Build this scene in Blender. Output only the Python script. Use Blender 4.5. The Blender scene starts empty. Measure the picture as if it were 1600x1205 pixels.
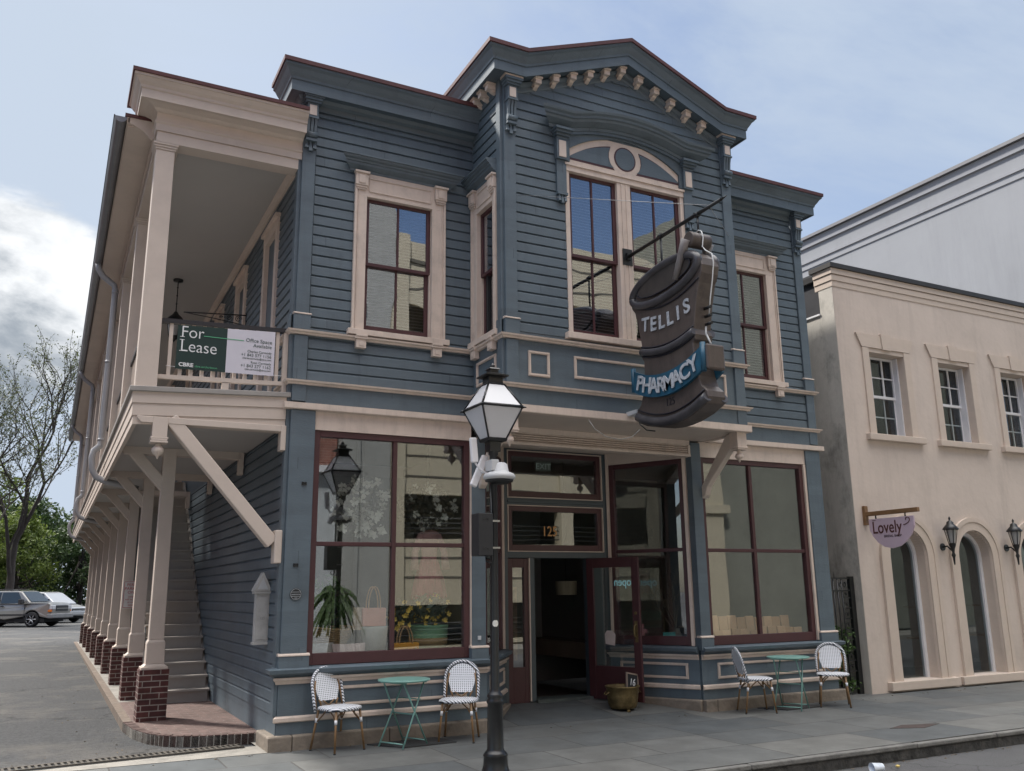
import bpy, math, random
from mathutils import Vector, Matrix
R = math.radians
sc = bpy.context.scene
C = sc.collection
# ---------------------------------------------------------------- camera
CX, CY, CZ = -2.41627, -10.5026, 1.70
YAW, PITCH, ROLL, FPX = 0.4774435, 0.2283178, -0.01257648, 1378.743
Fv = Vector((math.sin(YAW)*math.cos(PITCH), math.cos(YAW)*math.cos(PITCH), math.sin(PITCH)))
Rv = Vector((math.cos(YAW), -math.sin(YAW), 0)); Uv = Rv.cross(Fv)
R2 = math.cos(ROLL)*Rv + math.sin(ROLL)*Uv; U2 = -math.sin(ROLL)*Rv + math.cos(ROLL)*Uv
cd = bpy.data.cameras.new('camera'); cam = bpy.data.objects.new('camera', cd); C.objects.link(cam)
cd.sensor_width = 36; cd.lens = FPX/1600*36; cd.clip_end = 2000; cd.clip_start = 0.05
M = Matrix((R2, U2, -Fv)).transposed().to_4x4(); M.translation = Vector((CX, CY, CZ)); cam.matrix_world = M
sc.camera = cam
# ---------------------------------------------------------------- light and sky
SUN_EL, SUN_AZ = R(47), R(-36)          # azimuth from +y towards +x
sd = Vector((math.sin(SUN_AZ)*math.cos(SUN_EL), math.cos(SUN_AZ)*math.cos(SUN_EL), math.sin(SUN_EL)))
sl = bpy.data.lights.new('sun', 'SUN'); sl.energy = 2.8; sl.angle = R(5); sl.color = (1, .95, .88)
so = bpy.data.objects.new('sun', sl); C.objects.link(so); so.rotation_euler = sd.to_track_quat('Z', 'Y').to_euler()
w = bpy.data.worlds.new('World'); sc.world = w; w.use_nodes = True
nt = w.node_tree; N = nt.nodes; L = nt.links; N.clear()
def nd(t, **k):
    n = N.new(t)
    for a, b in k.items(): setattr(n, a, b)
    return n
out = nd('ShaderNodeOutputWorld'); bg = nd('ShaderNodeBackground'); L.new(bg.outputs[0], out.inputs[0])
sky = nd('ShaderNodeTexSky', sky_type='NISHITA', sun_disc=False); sky.sun_elevation = SUN_EL; sky.sun_rotation = SUN_AZ
sky.dust_density = 1.5; sky.ozone_density = 1.6
tc = nd('ShaderNodeTexCoord')
def vmath(op, a, b=None):
    n = nd('ShaderNodeVectorMath', operation=op)
    for i, s in enumerate((a, b)):
        if s is None: continue
        if isinstance(s, (tuple, list)): n.inputs[i].default_value = s
        else: L.new(s, n.inputs[i])
    return n
def wm(op, a, b=0., clamp=False):
    n = nd('ShaderNodeMath', operation=op); n.use_clamp = clamp
    for i, s in enumerate((a, b)):
        if isinstance(s, (int, float)): n.inputs[i].default_value = s
        else: L.new(s, n.inputs[i])
    return n.outputs[0]
def wmap(v, a, b, c, d):
    n = nd('ShaderNodeMapRange', interpolation_type='SMOOTHSTEP'); L.new(v, n.inputs[0])
    for i, q in enumerate((a, b, c, d)): n.inputs[i+1].default_value = q
    return n.outputs[0]
def wnoise(vec, scale, detail, rough, dist=0.):
    n = nd('ShaderNodeTexNoise'); L.new(vec, n.inputs['Vector']); n.inputs['Scale'].default_value = scale
    n.inputs['Detail'].default_value = detail; n.inputs['Roughness'].default_value = rough; n.inputs['Distortion'].default_value = dist
    return n.outputs[0]
dirv = tc.outputs['Generated']
sepd = nd('ShaderNodeSeparateXYZ'); L.new(dirv, sepd.inputs[0])
flat = vmath('MULTIPLY', dirv, (1, 1, 1.7)).outputs[0]
dl = vmath('DOT_PRODUCT', dirv, tuple(Vector((-.35, .88, .30)).normalized())).outputs['Value']   # towards the cloud bank on the left
du = wm('ADD', sepd.outputs[0], 0)
left = wmap(dl, .86, .985, 0, 1)
back = wmap(sepd.outputs[2], .70, .86, 0, 1)  # overhead mask: bright cloud cap out of view, added to light the facade
n1 = wnoise(flat, 3.2, 9, .56, .35)
n2 = wnoise(vmath('ADD', flat, (3.1, 1.7, .4)).outputs[0], 1.7, 7, .62, .6)
low = wmap(sepd.outputs[2], .50, .30, 0, 1)
cum = wmap(wm('ADD', n1, wm('ADD', wm('MULTIPLY', wm('MULTIPLY', left, low), .52), -.27)), .50, .60, 0, 1)            # bright cumulus low on the left
veil = wm('MULTIPLY', wmap(wm('ADD', n2, wm('MULTIPLY', left, .16)), .34, .64, 0, 1), .92)               # thin veil
n3 = wnoise(vmath('ADD', flat, (7.3, .2, .9)).outputs[0], 5.5, 8, .6, .4)
shade = wmap(wm('ADD', wm('MULTIPLY', n3, .7), wm('MULTIPLY', n1, .3)), .40, .62, 0, 1)
def mixc(f, a, b):
    n = nd('ShaderNodeMix', data_type='RGBA')
    if isinstance(f, (int, float)): n.inputs[0].default_value = f
    else: L.new(f, n.inputs[0])
    for s, i in ((a, 6), (b, 7)):
        if isinstance(s, tuple): n.inputs[i].default_value = (*s, 1)
        else: L.new(s, n.inputs[i])
    return n.outputs[2]
SKYK = .092
skyt = nd('ShaderNodeVectorMath', operation='SCALE'); L.new(sky.outputs[0], skyt.inputs[0]); skyt.inputs['Scale'].default_value = SKYK
tint = vmath('MULTIPLY', skyt.outputs[0], (1.0, .98, 1.0)).outputs[0]
c_cum = mixc(shade, (.17, .195, .225), (.54, .55, .56))
front = wmap(sepd.outputs[1], -.2, .4, 0, 1)
pale = wmap(dl, .50, 1.0, .22, .92)
col = mixc(wm('MULTIPLY', wm('MULTIPLY', veil, 1.15), front, True), tint, (.25, .30, .38))
col = mixc(wm('MULTIPLY', pale, front), col, (.30, .345, .41))
col = mixc(cum, col, c_cum)
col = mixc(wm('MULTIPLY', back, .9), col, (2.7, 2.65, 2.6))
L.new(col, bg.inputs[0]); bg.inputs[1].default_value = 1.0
sc.view_settings.view_transform = 'Standard'; sc.view_settings.look = 'None'; sc.view_settings.exposure = 1.02; sc.view_settings.gamma = 1
sc.render.engine = 'CYCLES'; sc.cycles.max_bounces = 8; sc.cycles.transparent_max_bounces = 24; sc.cycles.glossy_bounces = 4
sc.cycles.diffuse_bounces = 4; sc.cycles.sample_clamp_indirect = 6

# ---------------------------------------------------------------- geometry helpers
class Fr:
    """wall frame: u runs along the wall, n points outward, z up"""
    def __init__(s, ox, oy, deg, oz=0):
        a = R(deg); s.o = Vector((ox, oy, oz)); s.u = Vector((math.cos(a), math.sin(a), 0)); s.n = Vector((math.sin(a), -math.cos(a), 0)); s.deg = deg
    def p(s, u, n, z): v = s.o + s.u*u + s.n*n; return (v.x, v.y, v.z + z)
W = Fr(0, 0, 0); W.n = Vector((0, 1, 0))          # plain world frame: u=x, n=y
WOFF = {}           # parts built in world coordinates are shifted by their thing's base point
class MB:
    def __init__(s): s.v = []; s.f = []; s.sm = []
    def add(s, vs, fs, smooth=False):
        b = len(s.v); s.v += [tuple(v) for v in vs]
        for f in fs: s.f.append([i+b for i in f]); s.sm.append(smooth)
        return s
    def box(s, F, u0, u1, n0, n1, z0, z1):
        vs = [F.p(u, n, z) for z in (z0, z1) for n in (n0, n1) for u in (u0, u1)]
        return s.add(vs, [(0,1,3,2),(4,6,7,5),(0,4,5,1),(2,3,7,6),(0,2,6,4),(1,5,7,3)])
    def hexa(s, b, t):   # bottom 4 pts, top 4 pts
        return s.add(list(b)+list(t), [(3,2,1,0),(4,5,6,7),(0,1,5,4),(1,2,6,5),(2,3,7,6),(3,0,4,7)])
    def poly(s, F, pts, n0, n1):       # outline (u,z) extruded between n0 and n1
        k = len(pts); vs = [F.p(u, n0, z) for u, z in pts]+[F.p(u, n1, z) for u, z in pts]
        return s.add(vs, [list(range(k))[::-1], list(range(k, 2*k))]+[(i, (i+1) % k, (i+1) % k+k, i+k) for i in range(k)])
    def slab(s, pts, z0, z1):          # plan outline extruded up
        k = len(pts); vs = [(x, y, z0) for x, y in pts]+[(x, y, z1) for x, y in pts]
        return s.add(vs, [list(range(k))[::-1], list(range(k, 2*k))]+[(i, (i+1) % k, (i+1) % k+k, i+k) for i in range(k)])
    def sweep(s, F, pts, prof, ml=0, mr=0, close=True):   # profile (n,dz) along points (u,z); mitres
        k = len(prof); m = len(pts); vs = []
        for i, (u, z) in enumerate(pts):
            for n, dz in prof:
                du = (-n*ml if i == 0 else 0)+(n*mr if i == m-1 else 0)
                vs.append(F.p(u+du, n, z+dz))
        fs = []
        for i in range(m-1):
            for j in range(k if close else k-1):
                a = i*k+j; b = i*k+(j+1) % k; fs.append((a, b, b+k, a+k))
        if close: fs += [list(range(k))[::-1], list(range((m-1)*k, m*k))]
        return s.add(vs, fs)
    def plan(s, path, prof):           # profile (n,z) swept along a plan polyline, outward on the right hand side
        k = len(prof); m = len(path); P = [Vector(p) for p in path]; vs = []
        for i in range(m):
            d0 = (P[i]-P[i-1]).normalized() if i else None; d1 = (P[i+1]-P[i]).normalized() if i < m-1 else None
            if d0 is None: d0 = d1
            if d1 is None: d1 = d0
            n0 = Vector((d0.y, -d0.x)); n1 = Vector((d1.y, -d1.x)); nn = (n0+n1)/(1+n0.dot(n1))
            for n, z in prof: q = P[i]+nn*n; vs.append((q.x, q.y, z))
        fs = []
        for i in range(m-1):
            for j in range(k):
                a = i*k+j; b = i*k+(j+1) % k; fs.append((a, b, b+k, a+k))
        fs += [list(range(k))[::-1], list(range((m-1)*k, m*k))]
        return s.add(vs, fs)
    def tube(s, pts, r, seg=8, cap=True):
        P = [Vector(p) for p in pts]; m = len(P); rr = r if isinstance(r, (list, tuple)) else [r]*m; vs = []; up = None
        for i in range(m):
            d = (P[min(i+1, m-1)]-P[max(i-1, 0)])
            d = d.normalized() if d.length > 1e-9 else Vector((0, 0, 1))
            if up is None: up = Vector((0, 0, 1)) if abs(d.z) < .9 else Vector((1, 0, 0))
            x = d.cross(up)
            if x.length < 1e-4: x = d.cross(Vector((1, .3, 0)))
            x.normalize(); y = x.cross(d).normalized(); up = y
            for j in range(seg):
                a = 2*math.pi*j/seg; vs.append(P[i]+(x*math.cos(a)+y*math.sin(a))*rr[i])
        fs = [(i*seg+j, i*seg+(j+1) % seg, (i+1)*seg+(j+1) % seg, (i+1)*seg+j) for i in range(m-1) for j in range(seg)]
        s.add(vs, fs, True)
        if cap: b = len(s.v)-m*seg; s.f += [[b+j for j in range(seg)][::-1], [b+(m-1)*seg+j for j in range(seg)]]; s.sm += [False, False]
        return s
    def lathe(s, c, prof, seg=20, smooth=True):
        m = len(prof); vs = [(c[0]+r*math.cos(2*math.pi*j/seg), c[1]+r*math.sin(2*math.pi*j/seg), c[2]+z) for r, z in prof for j in range(seg)]
        fs = [(i*seg+j, i*seg+(j+1) % seg, (i+1)*seg+(j+1) % seg, (i+1)*seg+j) for i in range(m-1) for j in range(seg)]
        return s.add(vs, fs, smooth)
    def ball(s, c, r, seg=14, sx=1, sy=1, sz=1):
        n = seg//2; vs = []
        for i in range(n+1):
            t = math.pi*i/n
            for j in range(seg):
                a = 2*math.pi*j/seg; vs.append((c[0]+r*sx*math.sin(t)*math.cos(a), c[1]+r*sy*math.sin(t)*math.sin(a), c[2]+r*sz*math.cos(t)))
        return s.add(vs, [(i*seg+j, i*seg+(j+1) % seg, (i+1)*seg+(j+1) % seg, (i+1)*seg+j) for i in range(n) for j in range(seg)], True)
    def obj(s, name, m, parent=None, bevel=0, loc=None):
        me = bpy.data.meshes.new(name); vs = s.v
        sh = loc if loc is not None else (WOFF.get(parent.name) if parent is not None else None)
        if sh is not None: vs = [(v[0]-sh[0], v[1]-sh[1], v[2]-sh[2]) for v in vs]
        me.from_pydata(vs, [], s.f); me.polygons.foreach_set('use_smooth', s.sm); me.update()
        if m is not None: me.materials.append(m)
        o = bpy.data.objects.new(name, me); C.objects.link(o)
        if loc is not None: o.location = loc; WOFF[o.name] = loc
        if parent is not None:
            o.parent = parent
            if sh is not None: WOFF[o.name] = sh
        if bevel:
            bm_ = o.modifiers.new('bevel', 'BEVEL'); bm_.width = bevel; bm_.segments = 2; bm_.limit_method = 'ANGLE'; bm_.angle_limit = R(40)
        return o
def thing(name, label, cat, loc=(0, 0, 0), rz=0, group=None, world=False):
    o = bpy.data.objects.new(name, None); C.objects.link(o); o.location = loc; o.rotation_euler = (0, 0, rz); o.empty_display_size = .2
    o['label'] = label; o['category'] = cat
    if group: o['group'] = group
    if world: WOFF[o.name] = loc
    return o
def tag(o, label, cat, group=None):
    o['label'] = label; o['category'] = cat
    if group: o['group'] = group
    return o
def struct(o, kind='structure'): o['kind'] = kind; return o
def dup(root, loc, rz, label):
    r = root.copy(); C.objects.link(r); r.location = loc; r.rotation_euler = (0, 0, rz); r['label'] = label
    for ch in list(root.children):
        c = ch.copy(); C.objects.link(c); c.parent = r
        for g in list(ch.children):
            d = g.copy(); C.objects.link(d); d.parent = c
    return r
def text(name, s, F, u, n, z, size, m, parent, align='LEFT', ext=.002, bold=0, sx=1., mirror=False, rot=0, sp=1.):
    cu = bpy.data.curves.new(name, 'FONT'); cu.body = s; cu.size = size; cu.align_x = align; cu.extrude = ext; cu.offset = bold; cu.space_character = sp
    t = bpy.data.objects.new('tmp', cu); C.objects.link(t); dg = bpy.context.evaluated_depsgraph_get()
    me = bpy.data.meshes.new_from_object(t.evaluated_get(dg)); bpy.data.objects.remove(t)
    cr, sr = math.cos(rot), math.sin(rot)
    for v in me.vertices:
        x, y, q = v.co; x *= sx*(-1 if mirror else 1); x, y = x*cr-y*sr, x*sr+y*cr
        v.co = Vector(F.p(u+x, n+q, z+y))-Vector(WOFF.get(parent.name, (0, 0, 0)))
    me.materials.clear(); me.materials.append(m); me.name = name
    o = bpy.data.objects.new(name, me); C.objects.link(o); o.parent = parent
    if parent.name in WOFF: WOFF[o.name] = WOFF[parent.name]
    return o
# ---------------------------------------------------------------- materials
def mat(name, colr, rough=.6, metal=0, var=.12, vs=3., bump=0., bs=40., spec=.5, dirt=None, dirtamt=0., ds=1.2, stretch=(1, 1, 1), coat=0, board=0, streak=None, crack=None):
    m = bpy.data.materials.new(name); m.use_nodes = True; t = m.node_tree; n = t.nodes; l = t.links; b = n['Principled BSDF']
    b.inputs['Roughness'].default_value = rough; b.inputs['Metallic'].default_value = metal; b.inputs['Specular IOR Level'].default_value = spec
    if coat: b.inputs['Coat Weight'].default_value = coat; b.inputs['Coat Roughness'].default_value = .08
    g = n.new('ShaderNodeNewGeometry'); mp = n.new('ShaderNodeVectorMath'); mp.operation = 'MULTIPLY'; mp.inputs[1].default_value = stretch
    l.new(g.outputs['Position'], mp.inputs[0])
    no = n.new('ShaderNodeTexNoise'); no.inputs['Scale'].default_value = vs; no.inputs['Detail'].default_value = 7; no.inputs['Roughness'].default_value = .65; l.new(mp.outputs[0], no.inputs['Vector'])
    mr = n.new('ShaderNodeMapRange'); l.new(no.outputs[0], mr.inputs[0]); mr.inputs[1].default_value = .3; mr.inputs[2].default_value = .7; mr.inputs[3].default_value = 1-var; mr.inputs[4].default_value = 1+var
    sc_ = n.new('ShaderNodeVectorMath'); sc_.operation = 'SCALE'; sc_.inputs[0].default_value = colr; l.new(mr.outputs[0], sc_.inputs['Scale'])
    c = sc_.outputs[0]
    if dirt:
        n2_ = n.new('ShaderNodeTexNoise'); n2_.inputs['Scale'].default_value = ds; n2_.inputs['Detail'].default_value = 9; n2_.inputs['Roughness'].default_value = .7; l.new(mp.outputs[0], n2_.inputs['Vector'])
        m2 = n.new('ShaderNodeMapRange'); l.new(n2_.outputs[0], m2.inputs[0]); m2.inputs[1].default_value = .5; m2.inputs[2].default_value = .72; m2.inputs[3].default_value = 0; m2.inputs[4].default_value = dirtamt
        mx = n.new('ShaderNodeMix'); mx.data_type = 'RGBA'; l.new(m2.outputs[0], mx.inputs[0]); l.new(c, mx.inputs[6]); mx.inputs[7].default_value = (*dirt, 1); c = mx.outputs[2]
    if board:        # each board a slightly different tone, with butt joints
        sp = n.new('ShaderNodeSeparateXYZ'); l.new(g.outputs['Position'], sp.inputs[0])
        def mm(op, p, q=None):
            k = n.new('ShaderNodeMath'); k.operation = op
            for i_, s_ in enumerate((p, q)):
                if s_ is None: continue
                if isinstance(s_, (int, float)): k.inputs[i_].default_value = s_
                else: l.new(s_, k.inputs[i_])
            return k.outputs[0]
        row = mm('FLOOR', mm('DIVIDE', mm('SUBTRACT', sp.outputs[2], 4.24), .137)); run = mm('ADD', sp.outputs[0], sp.outputs[1]); seg = mm('FLOOR', mm('ADD', mm('DIVIDE', run, 3.3), mm('MULTIPLY', row, .377)))
        cb = n.new('ShaderNodeCombineXYZ'); l.new(row, cb.inputs[0]); l.new(seg, cb.inputs[1]); wn = n.new('ShaderNodeTexWhiteNoise'); l.new(cb.outputs[0], wn.inputs['Vector'])
        fr_ = mm('FRACT', mm('ADD', mm('DIVIDE', run, 3.3), mm('MULTIPLY', row, .377))); jt = mm('SUBTRACT', 1, mm('MULTIPLY', mm('LESS_THAN', fr_, .0018), .55))
        v_ = n.new('ShaderNodeVectorMath'); v_.operation = 'SCALE'; l.new(c, v_.inputs[0]); l.new(mm('MULTIPLY', jt, mm('ADD', 1-board, mm('MULTIPLY', wn.outputs['Value'], 2*board))), v_.inputs['Scale']); c = v_.outputs[0]
    if streak:       # rain streaks and blotches
        sc3, s0, s1, amt = streak; m3 = n.new('ShaderNodeVectorMath'); m3.operation = 'MULTIPLY'; m3.inputs[1].default_value = (1, 1, .10); l.new(g.outputs['Position'], m3.inputs[0])
        n3 = n.new('ShaderNodeTexNoise'); n3.inputs['Scale'].default_value = sc3; n3.inputs['Detail'].default_value = 8; n3.inputs['Roughness'].default_value = .75; l.new(m3.outputs[0], n3.inputs['Vector'])
        r3 = n.new('ShaderNodeMapRange'); l.new(n3.outputs[0], r3.inputs[0]); r3.inputs[1].default_value = s0; r3.inputs[2].default_value = s1; r3.inputs[3].default_value = 1; r3.inputs[4].default_value = 1-amt
        v3 = n.new('ShaderNodeVectorMath'); v3.operation = 'SCALE'; l.new(c, v3.inputs[0]); l.new(r3.outputs[0], v3.inputs['Scale']); c = v3.outputs[0]
    if crack:        # fine cracks and dark spots
        cs, cw, ss, sa = crack; wv = n.new('ShaderNodeTexNoise'); wv.inputs['Scale'].default_value = 1.5; wv.inputs['Detail'].default_value = 6; l.new(g.outputs['Position'], wv.inputs['Vector'])
        ad_ = n.new('ShaderNodeVectorMath'); ad_.operation = 'ADD'; l.new(g.outputs['Position'], ad_.inputs[0]); l.new(wv.outputs['Color'], ad_.inputs[1])
        vo = n.new('ShaderNodeTexVoronoi'); vo.feature = 'DISTANCE_TO_EDGE'; vo.inputs['Scale'].default_value = cs; l.new(ad_.outputs[0], vo.inputs['Vector'])
        r4 = n.new('ShaderNodeMapRange'); l.new(vo.outputs[0], r4.inputs[0]); r4.inputs[2].default_value = cw; r4.inputs[3].default_value = .45; r4.inputs[4].default_value = 1
        v2 = n.new('ShaderNodeTexVoronoi'); v2.inputs['Scale'].default_value = ss; l.new(g.outputs['Position'], v2.inputs['Vector'])
        r5 = n.new('ShaderNodeMapRange'); l.new(v2.outputs['Distance'], r5.inputs[0]); r5.inputs[1].default_value = .06; r5.inputs[2].default_value = .12; r5.inputs[3].default_value = 1-sa; r5.inputs[4].default_value = 1
        m5 = n.new('ShaderNodeMath'); m5.operation = 'MULTIPLY'; l.new(r4.outputs[0], m5.inputs[0]); l.new(r5.outputs[0], m5.inputs[1])
        v5 = n.new('ShaderNodeVectorMath'); v5.operation = 'SCALE'; l.new(c, v5.inputs[0]); l.new(m5.outputs[0], v5.inputs['Scale']); c = v5.outputs[0]
    l.new(c, b.inputs['Base Color'])
    if bump:
        nb = n.new('ShaderNodeTexNoise'); nb.inputs['Scale'].default_value = bs; nb.inputs['Detail'].default_value = 5; l.new(mp.outputs[0], nb.inputs['Vector'])
        bp = n.new('ShaderNodeBump'); bp.inputs['Strength'].default_value = bump; bp.inputs['Distance'].default_value = .02; l.new(nb.outputs[0], bp.inputs['Height']); l.new(bp.outputs[0], b.inputs['Normal'])
    m['col'] = 1
    return m
BLUE = mat('blue_grey_paint', (.098, .129, .153), .5, var=.10, vs=1.3, bump=.14, bs=25, dirt=(.066, .082, .095), dirtamt=.4, ds=1.7, stretch=(1, 1, 3), board=.07, streak=(5, .52, .75, .22))
CREAM = mat('cream_paint', (.62, .515, .44), .5, var=.06, vs=2, bump=.08, bs=25, dirt=(.36, .31, .27), dirtamt=.5, ds=3.0, streak=(9, .5, .8, .2))
PCREAM = mat('piazza_cream_paint', (.56, .475, .41), .55, var=.05, vs=1.2, bump=.05, dirt=(.36, .31, .27), dirtamt=.3, ds=1.6)
MAROON = mat('maroon_paint', (.062, .021, .024), .42, var=.12, vs=4, bump=.06)
REDTIN = mat('red_oxide_metal', (.085, .028, .028), .55, var=.25, vs=5)
DKBLUE = mat('door_frame_paint', (.060, .078, .088), .45, var=.08)
STONE = mat('base_stone', (.21, .175, .14), .85, var=.25, vs=5, bump=.5, bs=18, dirt=(.10, .09, .08), dirtamt=.6, ds=3)
BLACK = mat('black_iron', (.012, .013, .014), .38, var=.2)
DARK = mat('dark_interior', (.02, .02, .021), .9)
INTER = mat('shop_interior_wall', (.17, .165, .155), .9, var=.1)
CEIL = mat('ceiling_paint', (.42, .40, .38), .7, var=.04, vs=.6)
GREYMETAL = mat('gutter_metal', (.20, .21, .225), .4, metal=.5, var=.15, vs=2)
DOWN = mat('downspout_paint', (.34, .345, .36), .45, var=.08)
WHITE = mat('white_paint', (.72, .72, .74), .5, var=.05)
GLASSM = None
def glass(name, tintc=(.75, .8, .78), base=.10, mul=2.2, wav=.0, ws=2.2):
    m = bpy.data.materials.new(name); m.use_nodes = True; t = m.node_tree; n = t.nodes; l = t.links; n.clear()
    o = n.new('ShaderNodeOutputMaterial'); mx = n.new('ShaderNodeMixShader'); tr = n.new('ShaderNodeBsdfTransparent'); gl = n.new('ShaderNodeBsdfGlossy')
    tr.inputs[0].default_value = (*tintc, 1); gl.inputs['Roughness'].default_value = .005; gl.inputs[0].default_value = (.95, .97, 1, 1)
    fr = n.new('ShaderNodeLayerWeight'); fr.inputs[0].default_value = .5
    pw = n.new('ShaderNodeMath'); pw.operation = 'POWER'; pw.inputs[1].default_value = 4; l.new(fr.outputs['Facing'], pw.inputs[0])
    ma = n.new('ShaderNodeMath'); ma.operation = 'MULTIPLY_ADD'; ma.inputs[1].default_value = mul; ma.inputs[2].default_value = base; ma.use_clamp = True
    l.new(pw.outputs[0], ma.inputs[0]); l.new(ma.outputs[0], mx.inputs[0]); l.new(tr.outputs[0], mx.inputs[1]); l.new(gl.outputs[0], mx.inputs[2]); l.new(mx.outputs[0], o.inputs[0])
    if wav:
        g = n.new('ShaderNodeNewGeometry'); nb = n.new('ShaderNodeTexNoise'); nb.inputs['Scale'].default_value = ws; nb.inputs['Detail'].default_value = 1; l.new(g.outputs['Position'], nb.inputs['Vector'])
        bp = n.new('ShaderNodeBump'); bp.inputs['Strength'].default_value = 1; bp.inputs['Distance'].default_value = wav; l.new(nb.outputs[0], bp.inputs['Height']); l.new(bp.outputs[0], gl.inputs['Normal'])
    return m
GL_SHOP = glass('shop_glass', (.94, .96, .95), .12, .9, .0010, 1.1)
GL_OLD = glass('old_window_glass', (.88, .90, .93), .20, .9, .0035, 1.6)
GL_DARK = glass('dark_window_glass', (.7, .75, .75), .06, .9)
def brickmat(name, c1, c2, mortar, sx, sy, axes='side', rough=.85, bw=.5, bh=.25, ms=.012):
    m = bpy.data.materials.new(name); m.use_nodes = True; t = m.node_tree; n = t.nodes; l = t.links; b = n['Principled BSDF']; b.inputs['Roughness'].default_value = rough
    g = n.new('ShaderNodeNewGeometry'); sp = n.new('ShaderNodeSeparateXYZ'); l.new(g.outputs['Position'], sp.inputs[0]); cb = n.new('ShaderNodeCombineXYZ')
    if axes == 'side':
        a = n.new('ShaderNodeMath'); a.operation = 'ADD'; l.new(sp.outputs[0], a.inputs[0]); l.new(sp.outputs[1], a.inputs[1]); l.new(a.outputs[0], cb.inputs[0]); l.new(sp.outputs[2], cb.inputs[1])
    else: l.new(sp.outputs[0], cb.inputs[0]); l.new(sp.outputs[1], cb.inputs[1])
    br = n.new('ShaderNodeTexBrick'); l.new(cb.outputs[0], br.inputs['Vector']); br.inputs['Scale'].default_value = 1
    br.inputs['Color1'].default_value = (*c1, 1); br.inputs['Color2'].default_value = (*c2, 1); br.inputs['Mortar'].default_value = (*mortar, 1)
    br.inputs['Brick Width'].default_value = bw; br.inputs['Row Height'].default_value = bh; br.inputs['Mortar Size'].default_value = ms; br.inputs['Mortar Smooth'].default_value = .15; br.inputs['Bias'].default_value = -.1
    no = n.new('ShaderNodeTexNoise'); no.inputs['Scale'].default_value = 9; no.inputs['Detail'].default_value = 8; l.new(g.outputs['Position'], no.inputs['Vector'])
    mr = n.new('ShaderNodeMapRange'); l.new(no.outputs[0], mr.inputs[0]); mr.inputs[1].default_value = .3; mr.inputs[2].default_value = .7; mr.inputs[3].default_value = .7; mr.inputs[4].default_value = 1.3
    v = n.new('ShaderNodeVectorMath'); v.operation = 'SCALE'; l.new(br.outputs[0], v.inputs[0]); l.new(mr.outputs[0], v.inputs['Scale']); l.new(v.outputs[0], b.inputs['Base Color'])
    bp = n.new('ShaderNodeBump'); bp.inputs['Strength'].default_value = .6; bp.inputs['Distance'].default_value = .006; bp.invert = True; l.new(br.outputs['Fac'], bp.inputs['Height']); l.new(bp.outputs[0], b.inputs['Normal'])
    return m
BRICK = brickmat('plinth_brick', (.090, .030, .026), (.058, .020, .019), (.27, .23, .20), 1, 1, 'side', bw=.215, bh=.075, ms=.007)
PAVER = brickmat('terrace_brick', (.135, .085, .073), (.10, .064, .056), (.16, .135, .12), 1, 1, 'flat', bw=.21, bh=.105, ms=.004)
def slate():
    m = bpy.data.materials.new('bluestone_flags'); m.use_nodes = True; t = m.node_tree; n = t.nodes; l = t.links; b = n['Principled BSDF']; b.inputs['Roughness'].default_value = .62
    g = n.new('ShaderNodeNewGeometry'); mp = n.new('ShaderNodeVectorMath'); mp.operation = 'ADD'; mp.inputs[1].default_value = (40.3, 40.1, 0); l.new(g.outputs['Position'], mp.inputs[0])
    br = n.new('ShaderNodeTexBrick'); l.new(mp.outputs[0], br.inputs['Vector']); br.inputs['Scale'].default_value = 1; br.offset = .37; br.squash = .68; br.squash_frequency = 2
    br.inputs['Color1'].default_value = (.075, .084, .088, 1); br.inputs['Color2'].default_value = (.135, .136, .128, 1); br.inputs['Mortar'].default_value = (.055, .053, .05, 1)
    br.inputs['Brick Width'].default_value = 1.55; br.inputs['Row Height'].default_value = .82; br.inputs['Mortar Size'].default_value = .010; br.inputs['Mortar Smooth'].default_value = .3
    no = n.new('ShaderNodeTexNoise'); no.inputs['Scale'].default_value = 2.2; no.inputs['Detail'].default_value = 11; no.inputs['Roughness'].default_value = .72; l.new(g.outputs['Position'], no.inputs['Vector'])
    mr = n.new('ShaderNodeMapRange'); l.new(no.outputs[0], mr.inputs[0]); mr.inputs[1].default_value = .3; mr.inputs[2].default_value = .7; mr.inputs[3].default_value = .72; mr.inputs[4].default_value = 1.28
    v = n.new('ShaderNodeVectorMath'); v.operation = 'SCALE'; l.new(br.outputs[0], v.inputs[0]); l.new(mr.outputs[0], v.inputs['Scale'])
    n2_ = n.new('ShaderNodeTexNoise'); n2_.inputs['Scale'].default_value = .9; n2_.inputs['Detail'].default_value = 6; l.new(g.outputs['Position'], n2_.inputs['Vector'])
    m2 = n.new('ShaderNodeMapRange'); l.new(n2_.outputs[0], m2.inputs[0]); m2.inputs[1].default_value = .5; m2.inputs[2].default_value = .65; m2.inputs[4].default_value = .45
    mx = n.new('ShaderNodeMix'); mx.data_type = 'RGBA'; l.new(m2.outputs[0], mx.inputs[0]); l.new(v.outputs[0], mx.inputs[6]); mx.inputs[7].default_value = (.10, .10, .094, 1)
    l.new(mx.outputs[2], b.inputs['Base Color'])
    ad = n.new('ShaderNodeMath'); ad.operation = 'MULTIPLY_ADD'; l.new(no.outputs[0], ad.inputs[0]); ad.inputs[1].default_value = .5
    iv = n.new('ShaderNodeMath'); iv.operation = 'SUBTRACT'; iv.inputs[0].default_value = 1; l.new(br.outputs['Fac'], iv.inputs[1]); l.new(iv.outputs[0], ad.inputs[2])
    bp = n.new('ShaderNodeBump'); bp.inputs['Strength'].default_value = .55; bp.inputs['Distance'].default_value = .012; l.new(ad.outputs[0], bp.inputs['Height']); l.new(bp.outputs[0], b.inputs['Normal'])
    return m
SLATE = slate()
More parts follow.
